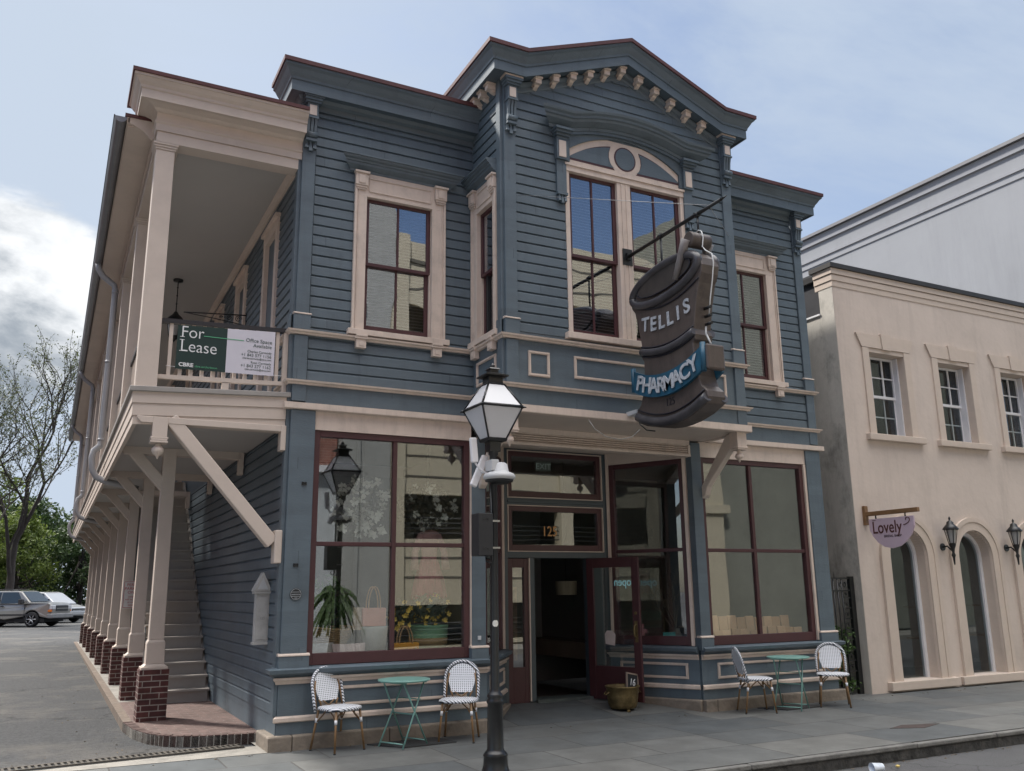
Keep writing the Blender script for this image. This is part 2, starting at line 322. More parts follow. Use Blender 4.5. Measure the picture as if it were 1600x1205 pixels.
ASPH = mat('lot_asphalt', (.056, .058, .061), .9, var=.45, vs=24, bump=.9, bs=160, dirt=(.17, .155, .135), dirtamt=.7, ds=.45, crack=(.28, .012, 3.0, .3))
ROAD = mat('street_asphalt', (.10, .10, .102), .9, var=.2, vs=.8, bump=.8, bs=150, crack=(.5, .008, 2.0, .3))
CONC = mat('weathered_concrete', (.24, .225, .20), .85, var=.22, vs=3, bump=.4, bs=35, dirt=(.10, .095, .085), dirtamt=.6, ds=2)
KERB = mat('granite_kerb', (.15, .147, .138), .8, var=.3, vs=4, bump=.6, bs=22, dirt=(.06, .058, .055), dirtamt=.7, ds=3)
STUCCO = mat('cream_stucco', (.60, .51, .445), .85, var=.07, vs=.8, bump=.3, bs=7, dirt=(.46, .39, .335), dirtamt=.45, ds=.9, streak=(3.5, .5, .78, .16))
STUCCO2 = mat('stained_side_stucco', (.52, .49, .44), .9, var=.15, vs=1, bump=.4, bs=9, dirt=(.10, .10, .088), dirtamt=.8, ds=1.5, stretch=(1, 1, .6), streak=(4, .5, .75, .25))
STTRIM = mat('stucco_trim', (.58, .485, .41), .8, var=.08, vs=2, bump=.15, bs=9, dirt=(.36, .31, .25), dirtamt=.4, ds=2)
# ================================================================ ground
def ter(mb, pts, z0, z1): return mb.slab(pts, z0, z1)
def gz(y): return -.02+.0042*max(0, y-1.5)       # the car park rises gently to the back
g = MB(); g.add([(-400, -400, -.25), (500, -400, -.25), (500, 700, -.25), (-400, 700, -.25)], [(0, 1, 2, 3)])
struct(g.obj('ground', ASPH))
g = MB(); g.add([(-60, -11.2, -.16), (60, -11.2, -.16), (60, -3.28, -.16), (-60, -3.28, -.16)], [(0, 1, 2, 3)]); struct(g.obj('street', ROAD))
g = MB(); g.box(W, -60, 60, -13.6, -11.2, -.249, 0); struct(g.obj('far_sidewalk', CONC))
# sidewalk with the ramp up into the recessed entrance
g = MB(); g.slab([(-60, -3.20), (60, -3.20), (60, -.10), (-60, -.10)], -.24, 0)
g.add([(2.5, -.1, .0), (6.1, -.1, .0), (5.4, 1.4, .14), (3.3, 1.4, .14)], [(0, 1, 2, 3)])
g.add([(8.6, -.1, 0), (9.7, -.1, 0), (9.7, 6, 0), (8.6, 6, 0)], [(0, 1, 2, 3)])
g.add([(9.7, -.1, 0), (40, -.1, 0), (40, .3, 0), (9.7, .3, 0)], [(0, 1, 2, 3)])
struct(g.obj('sidewalk', SLATE))
rng = random.Random(4)
g = MB(); x = -60
while x < 60:
    l = rng.uniform(1.3, 2.4); dz = rng.uniform(-.006, .006); g.box(W, x+.006, x+l-.006, -3.30, -3.205+rng.uniform(-.012, .0), -.05, .003+dz); x += l
struct(g.obj('kerb', KERB, bevel=.012))
struct(MB().box(W, -60, 60, -3.285, -3.15, -.24, -.052).obj('kerb_face', mat('dirty_kerb_face', (.040, .039, .037), .9, var=.6, vs=9, bump=.8, bs=20, dirt=(.13, .12, .105), dirtamt=.5, ds=8)))
# concrete strip beside the drain, car park, drain grate, brick terrace
g = MB(); g.add([(-30, -.10, .004), (-.12, -.10, .004), (-.12, .42, .004), (-30, .02, .004)], [(0, 1, 2, 3)])
g.add([(-.12, -.1, .004), (0, -.1, .004), (0, .9, .004), (-.12, .9, .004)], [(0, 1, 2, 3)])
struct(g.obj('concrete_strip', CONC))
g = MB(); ys = [-.10, .3, 1.5, 4, 8, 14, 22, 32, 45, 60, 80, 100]
for i in range(len(ys)-1):
    a, b = ys[i], ys[i+1]; x1 = 0 if a < 25 else 40
    g.add([(-60, a, gz(a)), (x1, a, gz(a)), (x1, b, gz(b)), (-60, b, gz(b))], [(0, 1, 2, 3)])
struct(g.obj('parking_lot', ASPH))
gr = thing('drain_grate', 'long slotted black iron trench drain along the edge of the driveway asphalt', 'drain', (-2.5, .1, 0), 0, world=True)
fr_ = Fr(-5.2, -.22, 6.2)
b1 = MB(); b1.box(fr_, 0, 4.98, -.30, -.025, .005, .007); b1.obj('channel', BLACK, gr)
b1 = MB(); b1.box(fr_, 0, 4.98, -.10, -.075, .007, .019); b1.box(fr_, 0, 4.98, -.285, -.26, .007, .019)
for i in range(83): b1.box(fr_, i*.06, i*.06+.026, -.26, -.10, .007, .018)
b1.obj('grating', mat('cast_iron_grate', (.085, .075, .062), .7, metal=.3, var=.3), gr)
terr = [(0, .72), (-.3, .76), (-.6, .83), (-.85, .93), (-1.05, 1.1), (-1.2, 1.4), (-1.32, 1.9), (-1.38, 2.6), (-1.38, 26), (0, 26)]
g = MB(); inn = [(0, .80), (-.3, .86), (-.58, .93), (-.81, 1.03), (-.99, 1.18), (-1.12, 1.46), (-1.22, 1.94), (-1.27, 2.6), (-1.27, 5.0), (0, 5.0)]
g.slab(inn, -.1, .1); struct(g.obj('brick_terrace', PAVER)); struct(MB().slab([(-1.27, 5.0), (-1.27, 26), (0, 26), (0, 5.0)], -.1, .097).obj('arcade_walk', CONC))
g = MB(); NN = 0
edge = terr[:-1]; ine = inn[:-1]
bk = MB()   # soldier course of edging bricks
def lerp(a, b, t): return (a[0]+(b[0]-a[0])*t, a[1]+(b[1]-a[1])*t)
for i in range(7):
    ln = math.dist(edge[i], edge[i+1]); k = max(1, round(ln/.082))
    for j in range(k):
        t0, t1 = (j+.07)/k, (j+.93)/k; q = [lerp(edge[i], edge[i+1], t0), lerp(edge[i], edge[i+1], t1), lerp(ine[i], ine[i+1], t1), lerp(ine[i], ine[i+1], t0)]
        bk.slab(q, -.04, .103+rng.uniform(-.003, .003))
struct(bk.obj('brick_edging', mat('edging_brick', (.085, .050, .043), .85, var=.3, vs=9, bump=.4)))
mo = MB(); mo.slab(edge[:8]+ine[:8][::-1], -.05, .094); struct(mo.obj('mortar_bed', CONC))
g = MB(); g.slab([(-1.38, 2.6), (-1.27, 2.6), (-1.27, 26), (-1.38, 26)], -.05, .102); struct(g.obj('curb_strip', mat('worn_brick_curb', (.15, .115, .09), .9, var=.4, vs=14, bump=.5, dirt=(.22, .2, .17), dirtamt=.5, ds=4)))

lt = MB(); rg0 = random.Random(99)
for i in range(420):
    if i < 170: x, y, z = rg0.uniform(1, 16), -3.31-abs(rg0.gauss(0, .07)), -.157
    elif i < 260: x, y, z = rg0.uniform(-1.5, 12), -.12-abs(rg0.gauss(0, .10)), .002
    else: x, y = -1.42-abs(rg0.gauss(0, .6)), rg0.uniform(.6, 22); z = gz(y)+.004
    a = rg0.uniform(0, 6.3); s_ = rg0.uniform(.006, .019); c_, n_ = math.cos(a)*s_, math.sin(a)*s_
    lt.add([(x+c_, y+n_, z), (x-n_*.6, y+c_*.6, z+s_*.5), (x-c_, y-n_, z+.001), (x+n_*.6, y-c_*.6, z+s_*.3)], [(0, 1, 2, 3)])
struct(lt.obj('leaf_litter', mat('dry_litter', (.16, .12, .07), .9, var=.5, vs=30)), 'stuff')
# ================================================================ the corner building
B = thing('commercial_building', 'two-storey blue-grey clapboard shop building with cream trim, projecting bay and side piazza', 'building')
FF = Fr(0, 0, 0); YB = -.937; FB = Fr(0, YB, 0); FS = Fr(0, 0, -90); XBL, XBR, XR = 2.44, 6.31, 8.65
FBL = Fr(XBL, 0, -90); FBR = Fr(XBR, YB, 90); FR = Fr(XR, 0, 90); YE = 25.6; YP = 25.2
def siding(F, u0, u1, z0, z1, op=(), clip=None, ex=.137, parent=B, m=None):
    mb = MB(); z = z0; n0, n1 = .004, .021
    while z < z1-.01:
        zt = min(z+ex, z1); iv = [(u0, u1)]
        if clip:
            a, b = clip((z+zt)/2); iv = [(max(u0, a), min(u1, b))]
        for (a, b, c, d) in op:
            if c < zt-.02 and d > z+.02:
                new = []
                for (p, q) in iv:
                    if b <= p or a >= q: new.append((p, q)); continue
                    if a > p: new.append((p, a))
                    if b < q: new.append((b, q))
                iv = new
        for (p, q) in iv:
            if q-p < .01: continue
            k = max(1, int((q-p)/4)); 
            a0, a1 = p, q
            vs = [F.p(a0, n0-.006, z), F.p(a1, n0-.006, z), F.p(a0, n1, z+.004), F.p(a1, n1, z+.004), F.p(a0, n1-.003, zt-.030), F.p(a1, n1-.003, zt-.030), F.p(a0, n0, zt-.010), F.p(a1, n0, zt-.010), F.p(a0, n0-.006, zt), F.p(a1, n0-.006, zt)]
            mb.add(vs, [(0, 1, 3, 2), (2, 3, 5, 4), (4, 5, 7, 6), (6, 7, 9, 8)])
        z += ex
    return mb.obj('siding_wall', m or BLUE, parent)
CYP = [(0, 0), (.02, 0), (.03, .015), (.03, .03), (.055, .045), (.055, .06), (0, .06)]       # small belt moulding
def belt(F, u0, u1, z, h=.06, d=.05, ml=0, mr=0):
    pr = [(0, 0), (d*.45, 0), (d*.5, h*.35), (d*.95, h*.55), (d, h*.9), (d*.7, h), (0, h)]
    return MB().sweep(F, [(u0, z), (u1, z)], pr, ml, mr)
# walls ------------------------------------------------------------
ZS = 7.88
siding(FF, .18, XBL, 4.24, ZS, [(.72, 1.98, 4.95, 7.3)])
siding(FF, XBR, 8.47, 4.24, ZS, [(6.72, 8.0, 4.95, 7.3)])
siding(FBL, 0, .937-.11, 4.90, 8.30, [(.05, .84, 4.9, 7.3)])
siding(FB, XBL+.17, XBR-.17, 4.92, 9.0, [(3.38, 5.38, 4.8, 7.72), (3.62, 5.14, 7.7, 7.92)], clip=lambda z: (-99, 99) if z < 8.31 else (XBL+.17+(z-8.31)*2.55, XBR-.17-(z-8.31)*2.55))
siding(FBR, .11, .937, 4.90, 8.3)
SW = [(1.05, 1.95), (3.3, 4.2), (5.45, 6.35), (9.3, 10.2), (12.6, 13.5), (16, 16.9), (19.4, 20.3)]
siding(FS, -YE, -.12, 4.10, 7.05, [(-b, -a, 4.1, 6.78) for a, b in SW])
siding(FS, -YE, -.12, .36, 3.68)
siding(FR, 0.12, YE, .1, 7.9, ex=.14)
siding(Fr(0, YE, 180), -XR, 0, 0, 7.9, ex=.15)
m_ = MB().box(W, .1, XR-.1, .2, YE-.1, 7.84, 7.92); m_.box(W, XBL+.1, XBR-.1, YB+.1, .3, 8.4, 8.45); m_.obj('roof', REDTIN, B)
# gable roof over the bay
m_ = MB().poly(FB, [(2.3, 8.70), (2.3, 8.765), (2.7, 8.765), (4.38, 9.43), (6.05, 8.765), (6.45, 8.765), (6.45, 8.7), (6.0, 8.7), (4.38, 9.37), (2.7, 8.7)], -1.25, .25); m_.obj('roof', REDTIN, B)
# inner black-out boxes so rooms read as rooms
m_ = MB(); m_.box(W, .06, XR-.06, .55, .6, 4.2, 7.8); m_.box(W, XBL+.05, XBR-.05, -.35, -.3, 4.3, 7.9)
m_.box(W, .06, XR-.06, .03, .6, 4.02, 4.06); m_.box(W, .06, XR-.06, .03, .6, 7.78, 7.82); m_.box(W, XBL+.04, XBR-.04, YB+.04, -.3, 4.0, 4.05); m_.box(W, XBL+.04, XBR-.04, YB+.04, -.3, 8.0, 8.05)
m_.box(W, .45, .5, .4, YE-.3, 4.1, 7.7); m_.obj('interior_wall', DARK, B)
# stone base --------------------------------------------------------
def base(F, u0, u1, ml=0, mr=0, ze=.16):
    return MB().sweep(F, [(u0, 0), (u1, 0)], [(-.1, -.06), (.10, -.06), (.105, ze-.01), (.09, ze), (-.1, ze)], ml, mr)
ANL = Fr(2.58, 0, math.degrees(math.atan2(1.3, .93))); ANR_L = math.hypot(.72, 1.3)
ANR = Fr(5.30, 1.30, -math.degrees(math.atan2(1.3, .72))); ANL_L = math.hypot(.93, 1.3)
st = MB()
def joinmb(*ms):
    o = MB()
    for m in ms: o.add(m.v, m.f); 
    return o
def stone(parts):
    for q in parts: q.obj('stone_base', STONE, B, bevel=.012)
stone([base(FF, 0, .16, 1, 0), base(FF, .168, 1.30), base(FF, 1.308, 2.58, 0, 0)])
stone([base(ANL, .0, ANL_L-.08), base(ANR, .12, ANR_L, 0, 0)])
stone([base(FF, 5.98, 6.18, 0, 0), base(FF, 6.188, 7.4), base(FF, 7.408, XR, 0, 1)])
stone([base(FS, -.55, 0, 0, 1)])
# bulkheads under the shop windows ----------------------------------
def bulkhead(F, u0, u1, panels, ml=0, mr=0):
    m = MB().box(F, u0, u1, -.06, .02, .16, .80); m.obj('bulkhead', BLUE, B)
    m = MB().sweep(F, [(u0, .80)], [], 0, 0) if 0 else MB().sweep(F, [(u0, .775), (u1, .775)], [(-.05, 0), (.05, 0), (.055, .012), (.115, .045), (.125, .085), (.09, .10), (-.05, .115)], ml, mr); m.obj('window_ledge', BLUE, B)
    m = MB().sweep(F, [(u0, .70), (u1, .70)], [(0, 0), (.035, 0), (.045, .03), (.07, .05), (.07, .072), (0, .072)], ml, mr)
    m.sweep(F, [(u0, .29), (u1, .29)], [(0, 0), (.03, 0), (.05, .012), (.05, .05), (.022, .068), (0, .07)], ml, mr)
    for a, b in panels:
        for (p, q, r_, s_) in ((a, b, .615, .65), (a, b, .43, .465), (a, a+.035, .4655, .6145), (b-.035, b, .4655, .6145)): m.box(F, p, q, .019, .034, r_, s_); m.box(F, p+.008*(q-p > .1), q-.008*(q-p > .1), .033, .042, r_+.010, s_-.010)
    m.obj('trim_moulding', CREAM, B)
bulkhead(FF, 0, 2.6, [(.5, 2.32)], 1, 0)
bulkhead(FF, 6.0, XR, [(6.28, 8.38)], 0, 1)
bulkhead(ANL, .03, ANL_L, [(.25, ANL_L-.2)])
bulkhead(ANR, 0, ANR_L-.03, [(.2, ANR_L-.2)])
m_ = MB().box(FS, -.12, 0, -.04, .02, .16, .86)
# side wall skirt: moulded boards at the foot
m_ = MB().box(FS, -YE, 0, -.05, .012, -.1, .36); m_.box(FS, -YE, -.12, -.05, -.01, .3, 7.2); m_.obj('skirt_board', BLUE, B)
m_ = MB().sweep(FS, [(-.12, .0), (0, .0)], [(0, .775), (.05, .775), (.115, .82), (.125, .86), (0, .89)], 0, 1)
m_.obj('window_ledge', BLUE, B)
# pilasters and corner boards ----------------------------------------
def pilaster(F, u0, u1, z0, z1, n=.05, zb=1.03, side=None):
    m = MB().box(F, u0, u1, -.1, n, z0, z1); m.box(F, u0-.025, u1+.025, -.1, n+.03, z0-.03, zb-.025)
    if side: m.box(*side)
    p = m.obj('pilaster', BLUE, B, bevel=.006)
    MB().sweep(F, [(u0-.03, zb-.025), (u1+.03, zb-.025)], [(-.02, 0), (n+.036, 0), (n+.036, .012), (n+.01, .028), (-.02, .028)], 0, 0).obj('cap_moulding', CREAM, p)
    return p
pilaster(FF, 0.0, .30, .86, 3.86, .05)
MB().box(FS, -.13, -.0, .002, .045, .36, 3.86).obj('corner_board', BLUE, B)
pilaster(FF, 2.39, 2.58, .86, 3.66, .05); pilaster(FF, 6.0, 6.18, .86, 3.84, .05); pilaster(FF, 8.34, 8.65, .86, 3.86, .05)
def cboard(F, u0, u1, z1, sideF=None, su=None):
    m = MB().box(F, u0, u1, -.02, .045, 3.97, 4.175); m.box(F, u0, u1, -.02, .045, 4.235, 4.80); m.box(F, u0, u1, -.02, .045, 4.87, z1); m.box(F, u0-.02, u1+.02, -.02, .065, 4.87, 5.065)
    if sideF: m.box(sideF, su[0], su[1], -.02, .043, 3.97, z1); m.box(sideF, su[0]-.0, su[1]+.0, -.02, .063, 4.87, 5.065)
    p = m.obj('corner_board', BLUE, B, bevel=.005)
    MB().sweep(F, [(u0-.025, 5.065), (u1+.025, 5.065)], [(-.02, 0), (.072, 0), (.072, .01), (.045, .026), (-.02, .026)], 0, 0).obj('cap_moulding', CREAM, p)
    return p
cboard(FF, 0, .17, 8.03, FS, (-.13, -.001)); cboard(FF, 8.48, XR, 8.03, FR, (.001, .13))
cboard(FB, XBL, XBL+.17, 8.5, FBL, (.937-.12, .936)); cboard(FB, XBR-.17, XBR, 8.5, FBR, (.001, .12))
# belts, bands and cream boards ---------------------------------------
tr = MB()
for z in (4.81, 4.175):
    tr.plan([(0, .6), (0, 0), (XBL, 0), (XBL, YB), (XBR, YB), (XBR, 0), (XR, 0), (XR, .6)], [(-.01, z), (.055, z), (.06, z+.02), (.085, z+.032), (.09, z+.052), (.06, z+.058), (-.01, z+.060)])
tr.obj('belt_course', CREAM, B)
bb = MB()
bb.box(FF, .17, XBL, -.03, .030, 3.95, 4.178); bb.box(FF, XBR, 8.48, -.03, .030, 3.95, 4.178)
bb.box(FB, XBL+.17, XBR-.17, -.03, .030, 3.97, 4.178); bb.box(FBL, 0, .937-.12, -.03, .030, 3.95, 4.178)
bb.box(FB, XBL+.17, XBR-.17, -.03, .012, 4.23, 4.92); bb.box(FBL, 0, .937-.12, -.03, .012, 4.23, 4.92); bb.box(FBR, .12, .93, -.03, .012, 3.9, 4.92)
bb.obj('band_board', BLUE, B)
cb_ = MB(); cb_.plan([(0, .35), (0, 0), (XBL, 0)], [(-.05, 3.865), (.075, 3.865), (.085, 3.875), (.085, 3.945), (-.05, 3.955)])
cb_.plan([(XBL, .0), (XBL, YB), (XBR, YB), (XBR, .0)], [(-.05, 3.865), (.05, 3.865), (.06, 3.875), (.06, 3.965), (-.05, 3.975)])
cb_.plan([(XBR, 0), (XR, 0), (XR, .35)], [(-.05, 3.865), (.075, 3.865), (.085, 3.875), (.085, 3.945), (-.05, 3.955)]); cb_.obj('fascia_board', CREAM, B)
MB().box(FF, .30, 2.39, -.05, .02, 3.635, 3.866).obj('frieze_board', CREAM, B); MB().box(FF, 6.18, 8.34, -.05, .02, 3.635, 3.866).obj('frieze_board', CREAM, B)
# applied cream panels on the bay apron
def rect(F, a, b, c, d, wd=.035):
    ap = MB()
    for (p, q, r_, s_) in ((a, b, c, c+wd), (a, b, d-wd, d), (a, a+wd, c+wd+.0005, d-wd-.0005), (b-wd, b, c+wd+.0005, d-wd-.0005)):
        ap.box(F, p, q, .010, .03, r_, s_)
        ap.box(F, p+.010, q-.010, .029, .038, r_+.010, s_-.010)
    ap.obj('apron_panel', CREAM, B)
rect(FB, 2.76, 3.07, 4.35, 4.68); rect(FB, 3.44, 5.31, 4.38, 4.68); rect(FB, 5.68, 5.98, 4.35, 4.68); rect(FBL, .14, .72, 4.33, 4.66)
# bay soffit with a louvred head over the entrance ---------------------
m_ = MB().box(W, XBL, XBR, YB+.01, .0, 3.875, 3.90); m_.slab([(2.45, 0), (6.2, 0), (5.45, 1.4), (3.4, 1.4)], 3.80, 3.84); m_.obj('soffit', PCREAM, B)
m_ = MB().box(FF, 2.58, 6.0, -.12, .03, 3.80, 3.872); 
for i in range(5): m_.sweep(FF, [(2.62, 3.66+i*.030), (5.97, 3.66+i*.030)], [(-.1, 0), (.0, 0), (.03, .004), (.03, .014), (.0, .029), (-.1, .029)])
m_.box(FF, 2.58, 6.0, -.12, .05, 3.625, 3.658); m_.box(FF, 2.58, 2.62, -.1, .045, 3.659, 3.80); m_.box(FF, 5.96, 6.0, -.1, .045, 3.659, 3.80)
m_.obj('louvred_head', CREAM, B)
# cornices -------------------------------------------------------------
def cornice(path, z, sc_=1., flash=True, m=BLUE):
    pr = [(-.05, z), (.20*sc_, z), (.205*sc_, z-.02), (.22*sc_, z-.02), (.22*sc_, z+.125), (.235*sc_, z+.13), (.24*sc_, z+.16), (.27*sc_, z+.20), (.30*sc_, z+.25), (.33*sc_, z+.275), (.33*sc_, z+.325), (-.05, z+.325)]
    o = MB().plan(path, pr).obj('cornice', m, B)
    MB().plan(path, [(-.06, z+.326), (.345*sc_, z+.305), (.350*sc_, z+.305), (.352*sc_, z+.36), (-.06, z+.40)]).obj('flashing', REDTIN, o)
    return o
c1_ = cornice([(0, .42), (0, 0), (XBL-.01, 0)], 8.02); c2_ = cornice([(XBR+.01, 0), (XR, 0), (XR, .42)], 8.02)
for path in ([(0, .3), (0, 0), (XBL, 0)], [(XBR, 0), (XR, 0), (XR, .3)]):
    m_ = MB().plan(path, [(-.04, ZS), (.03, ZS), (.03, ZS+.075), (.05, ZS+.085), (.075, ZS+.10), (.10, ZS+.14), (-.04, ZS+.142)]); m_.obj('frieze_moulding', BLUE, B)
zb = 8.46
pts = [(XBL, zb), (2.68, zb), (4.38, 9.13), (6.07, zb), (XBR, zb)]
pr = [(-.04, 0), (.20, 0), (.205, -.02), (.23, -.02), (.23, .115), (.245, .12), (.25, .15), (.275, .19), (.30, .235), (.33, .26), (.33, .30), (-.04, .30)]
fl = [(-.05, .301), (.34, .285), (.352, .285), (.354, .34), (-.05, .36)]
gc = MB().sweep(FB, pts, pr, 1, 1); gc.plan([(XBL, .30), (XBL, YB)], [(n, zb+z) for n, z in pr]) if 0 else None
g2 = MB().sweep(FBL, [(-.30, zb), (.937, zb)], pr, 0, 1); g3 = MB().sweep(FBR, [(0, zb), (.937+.3, zb)], pr, 1, 0)
GC = joinmb(gc, g2, g3).obj('gable_cornice', BLUE, B)
joinmb(MB().sweep(FB, pts, fl, 1, 1), MB().sweep(FBL, [(-.31, zb), (.937, zb)], fl, 0, 1), MB().sweep(FBR, [(0, zb), (1.24, zb)], fl, 1, 0)).obj('flashing', REDTIN, GC)
fp = [(0, 0), (.02, 0), (.03, .02), (.03, .07), (.045, .08), (.07, .11), (.07, .135), (0, .135)]
gp = [(XBL+.0, 8.30), (2.68, 8.30), (4.38, 8.97), (6.07, 8.30), (XBR, 8.30)]
joinmb(MB().sweep(FB, [(XBL+.17, 8.30), (2.72, 8.315), (4.38, 8.98), (6.03, 8.315), (XBR-.17, 8.30)], fp), MB().sweep(FBL, [(-.1, 8.30), (.8, 8.30)], fp)).obj('frieze_moulding', BLUE, B)
m_ = MB().poly(FB, [(XBL+.1, 8.3), (XBR-.1, 8.3), (XBR-.1, 8.46), (6.0, 8.5), (4.38, 9.13), (2.75, 8.5), (XBL+.1, 8.46)], -.06, .006); m_.box(FBL, -.1, .85, -.02, .006, 8.25, 8.48); m_.obj('frieze_backing', BLUE, B)
def soff(x): return 9.13-abs(x-4.38)*.394
def modillion(F, u, z):
    m = MB().box(F, u-.048, u+.048, .005, .16, z-.10, z-.032); m.box(F, u-.060, u+.060, .005, .180, z-.0315, z-.001)
    m.poly(Fr(F.p(u, 0, 0)[0], F.p(u, 0, 0)[1], F.deg-90), [(.11, z-.1005), (.09, z-.125), (.04, z-.145), (.006, z-.145), (.006, z-.1005)], -.032, .032)
    m.obj('modillion', CREAM, GC, bevel=.004)
for i in range(11): modillion(FB, 2.92+i*.283+(.02 if i > 5 else 0), soff(2.92+i*.283)-.005)
for i in range(3): modillion(FBL, .33+i*.22, zb-.005)
# scrolled eave brackets
def bracket(F, uc, zt, h=.9, wd=.17):
    """console: cap moulding, cream block, fluted shaft, scroll and three drops"""
    s = wd/2; m = MB()
    m.box(F, uc-s-.045, uc+s+.045, .03, .20, zt-.035, zt); m.box(F, uc-s-.03, uc+s+.03, .03, .18, zt-.07, zt-.0355); m.box(F, uc-s-.012, uc+s+.012, .03, .16, zt-.10, zt-.0705)
    m.box(F, uc-s*.82, uc+s*.82, .03, .135, zt-.29, zt-.1005); m.box(F, uc-s*.9, uc+s*.9, .03, .15, zt-.315, zt-.2905)
    for k in (-1, 0, 1): m.poly(Fr(F.p(uc, 0, 0)[0], F.p(uc, 0, 0)[1], F.deg-90), [(.135, zt-.316), (.115, zt-.40), (.105, zt-.50), (.105, zt-h+.27), (.05, zt-h+.27), (.05, zt-.316)], k*s*.55-s*.2, k*s*.55+s*.2)
    m.box(F, uc-s*.78, uc+s*.78, .03, .082, zt-h+.2, zt-.316)
    m.tube([F.p(uc-s*.85, .10, zt-h+.235), F.p(uc+s*.85, .10, zt-h+.235)], .042, 10); m.box(F, uc-s*.85, uc+s*.85, .03, .115, zt-h+.15, zt-h+.185)
    for k in (-1, 0, 1):
        u = uc+k*s*.6; zz = zt-h+.15; hh = .13 if k == 0 else .09
        m.hexa([F.p(u-.028, .04, zz-hh), F.p(u+.028, .04, zz-hh), F.p(u+.024, .085, zz-hh), F.p(u-.024, .085, zz-hh)], [F.p(u-.014, .04, zz), F.p(u+.014, .04, zz), F.p(u+.014, .07, zz), F.p(u-.014, .07, zz)])
    o = m.obj('eave_bracket', BLUE, B)
    MB().box(F, uc-s*.55, uc+s*.55, .134, .142, zt-.27, zt-.13).obj('cream_block', CREAM, o)
    return o
for F, u, z in ((FF, .09, 8.018), (FF, 8.56, 8.018)): bracket(F, u, z, .77)
for F, u in ((FB, XBL+.09), (FB, XBR-.09)):
    o = bracket(F, u, 8.42, .80); MB().box(F, u-.135, u+.135, .03, .195, 8.4205, 8.458).obj('cream_cap', CREAM, o)
# ---------------------------------------------------------------- windows
BLIND = mat('blind_slats', (.19, .175, .16), .6, var=.03)
def sash(mb, F, u0, u1, z0, z1, n, cols, wd=.055, bot=.075):
    mb.box(F, u0, u0+wd, n-.035, n, z0, z1); mb.box(F, u1-wd, u1, n-.035, n, z0, z1)
    mb.box(F, u0+wd, u1-wd, n-.034, n-.001, z0, z0+bot); mb.box(F, u0+wd, u1-wd, n-.034, n-.001, z1-wd*.8, z1)
    for k in range(1, cols): u = u0+(u1-u0)*k/cols; mb.box(F, u-.014, u+.014, n-.032, n-.004, z0+bot, z1-wd*.8)
def dhung(F, u0, u1, z0, z1, parent, cols=2, gl=None, blinds=True, frac=.505, colr=None, dark=False):
    zm = z0+(z1-z0)*(1-frac); mb = MB()
    sash(mb, F, u0, u1, zm-.02, z1, -.02, cols, bot=.045); sash(mb, F, u0+.008, u1-.008, z0, zm+.02, -.06, cols)
    f = mb.obj('sash', colr or MAROON, parent, bevel=.003)
    MB().box(F, u0+.03, u1-.03, -.042, -.038, zm-.01, z1-.02).obj('pane', gl or GL_OLD, parent)
    MB().box(F, u0+.03, u1-.03, -.082, -.078, z0+.02, zm-.01).obj('pane', gl or GL_OLD, parent)
    if blinds:
        b = MB(); z = z0+.03; k = 0
        while z < z1-.03:
            b.add([F.p(u0+.03, -.165, z+.010), F.p(u1-.03, -.165, z+.010), F.p(u1-.03, -.125, z-.016), F.p(u0+.03, -.125, z-.016)], [(0, 1, 2, 3)]); z += .043; k += 1
        b.obj('blind', BLIND, parent)
def winroot(): 
    o = bpy.data.objects.new('window', None); C.objects.link(o); o.parent = B; return o
def casing(F, u0, u1, z0, z1, so, par, lw=.165, top=.33):
    """wide moulded cream casing with corner blocks; so = sash opening (a,b,c,d)"""
    a, b, c, d = so; m = MB()
    for p, q in ((u0, a), (b, u1)):
        m.box(F, p, q, -.10, .045, z0, d+.0); s = 1 if p == u0 else -1
        e = p if s == 1 else q
        m.box(F, *sorted((e, e+s*.03)), .045, .062, z0, d+.14); m.box(F, *sorted((e+s*.045, e+s*.058)), .045, .055, z0, d+.13)
    m.box(F, u0, u1, -.10, .045, d+.0005, z1)
    m.box(F, a+.02, b-.02, .045, .058, d+.07, d+.085); m.box(F, a+.02, b-.02, .045, .058, z1-.075, z1-.06); m.box(F, a+.02, a+.035, .045, .058, d+.0855, z1-.0755); m.box(F, b-.035, b-.02, .045, .058, d+.0855, z1-.0755)
    for e0 in (u0, u1-.16):
        m.box(F, e0-.02, e0+.18, .045, .115, z1-.03, z1-.0005); m.box(F, e0-.005, e0+.165, .045, .092, z1-.195, z1-.0305); m.box(F, e0+.005, e0+.155, .045, .080, z1-.225, z1-.1955); m.box(F, e0+.018, e0+.142, .045, .068, z1-.25, z1-.2255); m.box(F, e0+.035, e0+.125, .092, .103, z1-.17, z1-.055)
    m.box(F, a-.001, a+.012, -.12, -.02, c, d); m.box(F, b-.012, b+.001, -.12, -.02, c, d)
    m.obj('casing', CREAM, par, bevel=.003)
    m = MB().box(F, u0-.05, u1+.05, -.12, .10, z0-.075, z0)
    m.obj('sill', CREAM, par, bevel=.006)
    for e in (u0+.06, u1-.19):
        k = MB().box(F, e, e+.13, .02, .095, z0-.245, z0-.131); k.box(F, e-.02, e+.15, .05, .11, z0-.13, z0-.1005); k.box(F, e-.01, e+.14, .05, .12, z0-.1, z0-.0755); k.box(F, e+.035, e+.095, .095, .102, z0-.22, z0-.155)
        kk = k.obj('sill_bracket', CREAM, par, bevel=.004)
def hood(F, u0, u1, z, par, ml=1, mr=1):
    m = MB().sweep(F, [(u0, z), (u1, z)], [(0, 0), (.05, 0), (.055, .03), (.075, .04), (.12, .07), (.125, .10), (.14, .105), (.145, .125), (.175, .14), (.185, .165), (.20, .17), (.20, .19), (0, .215)], ml, mr)
    m.obj('hood_moulding', BLUE, par)
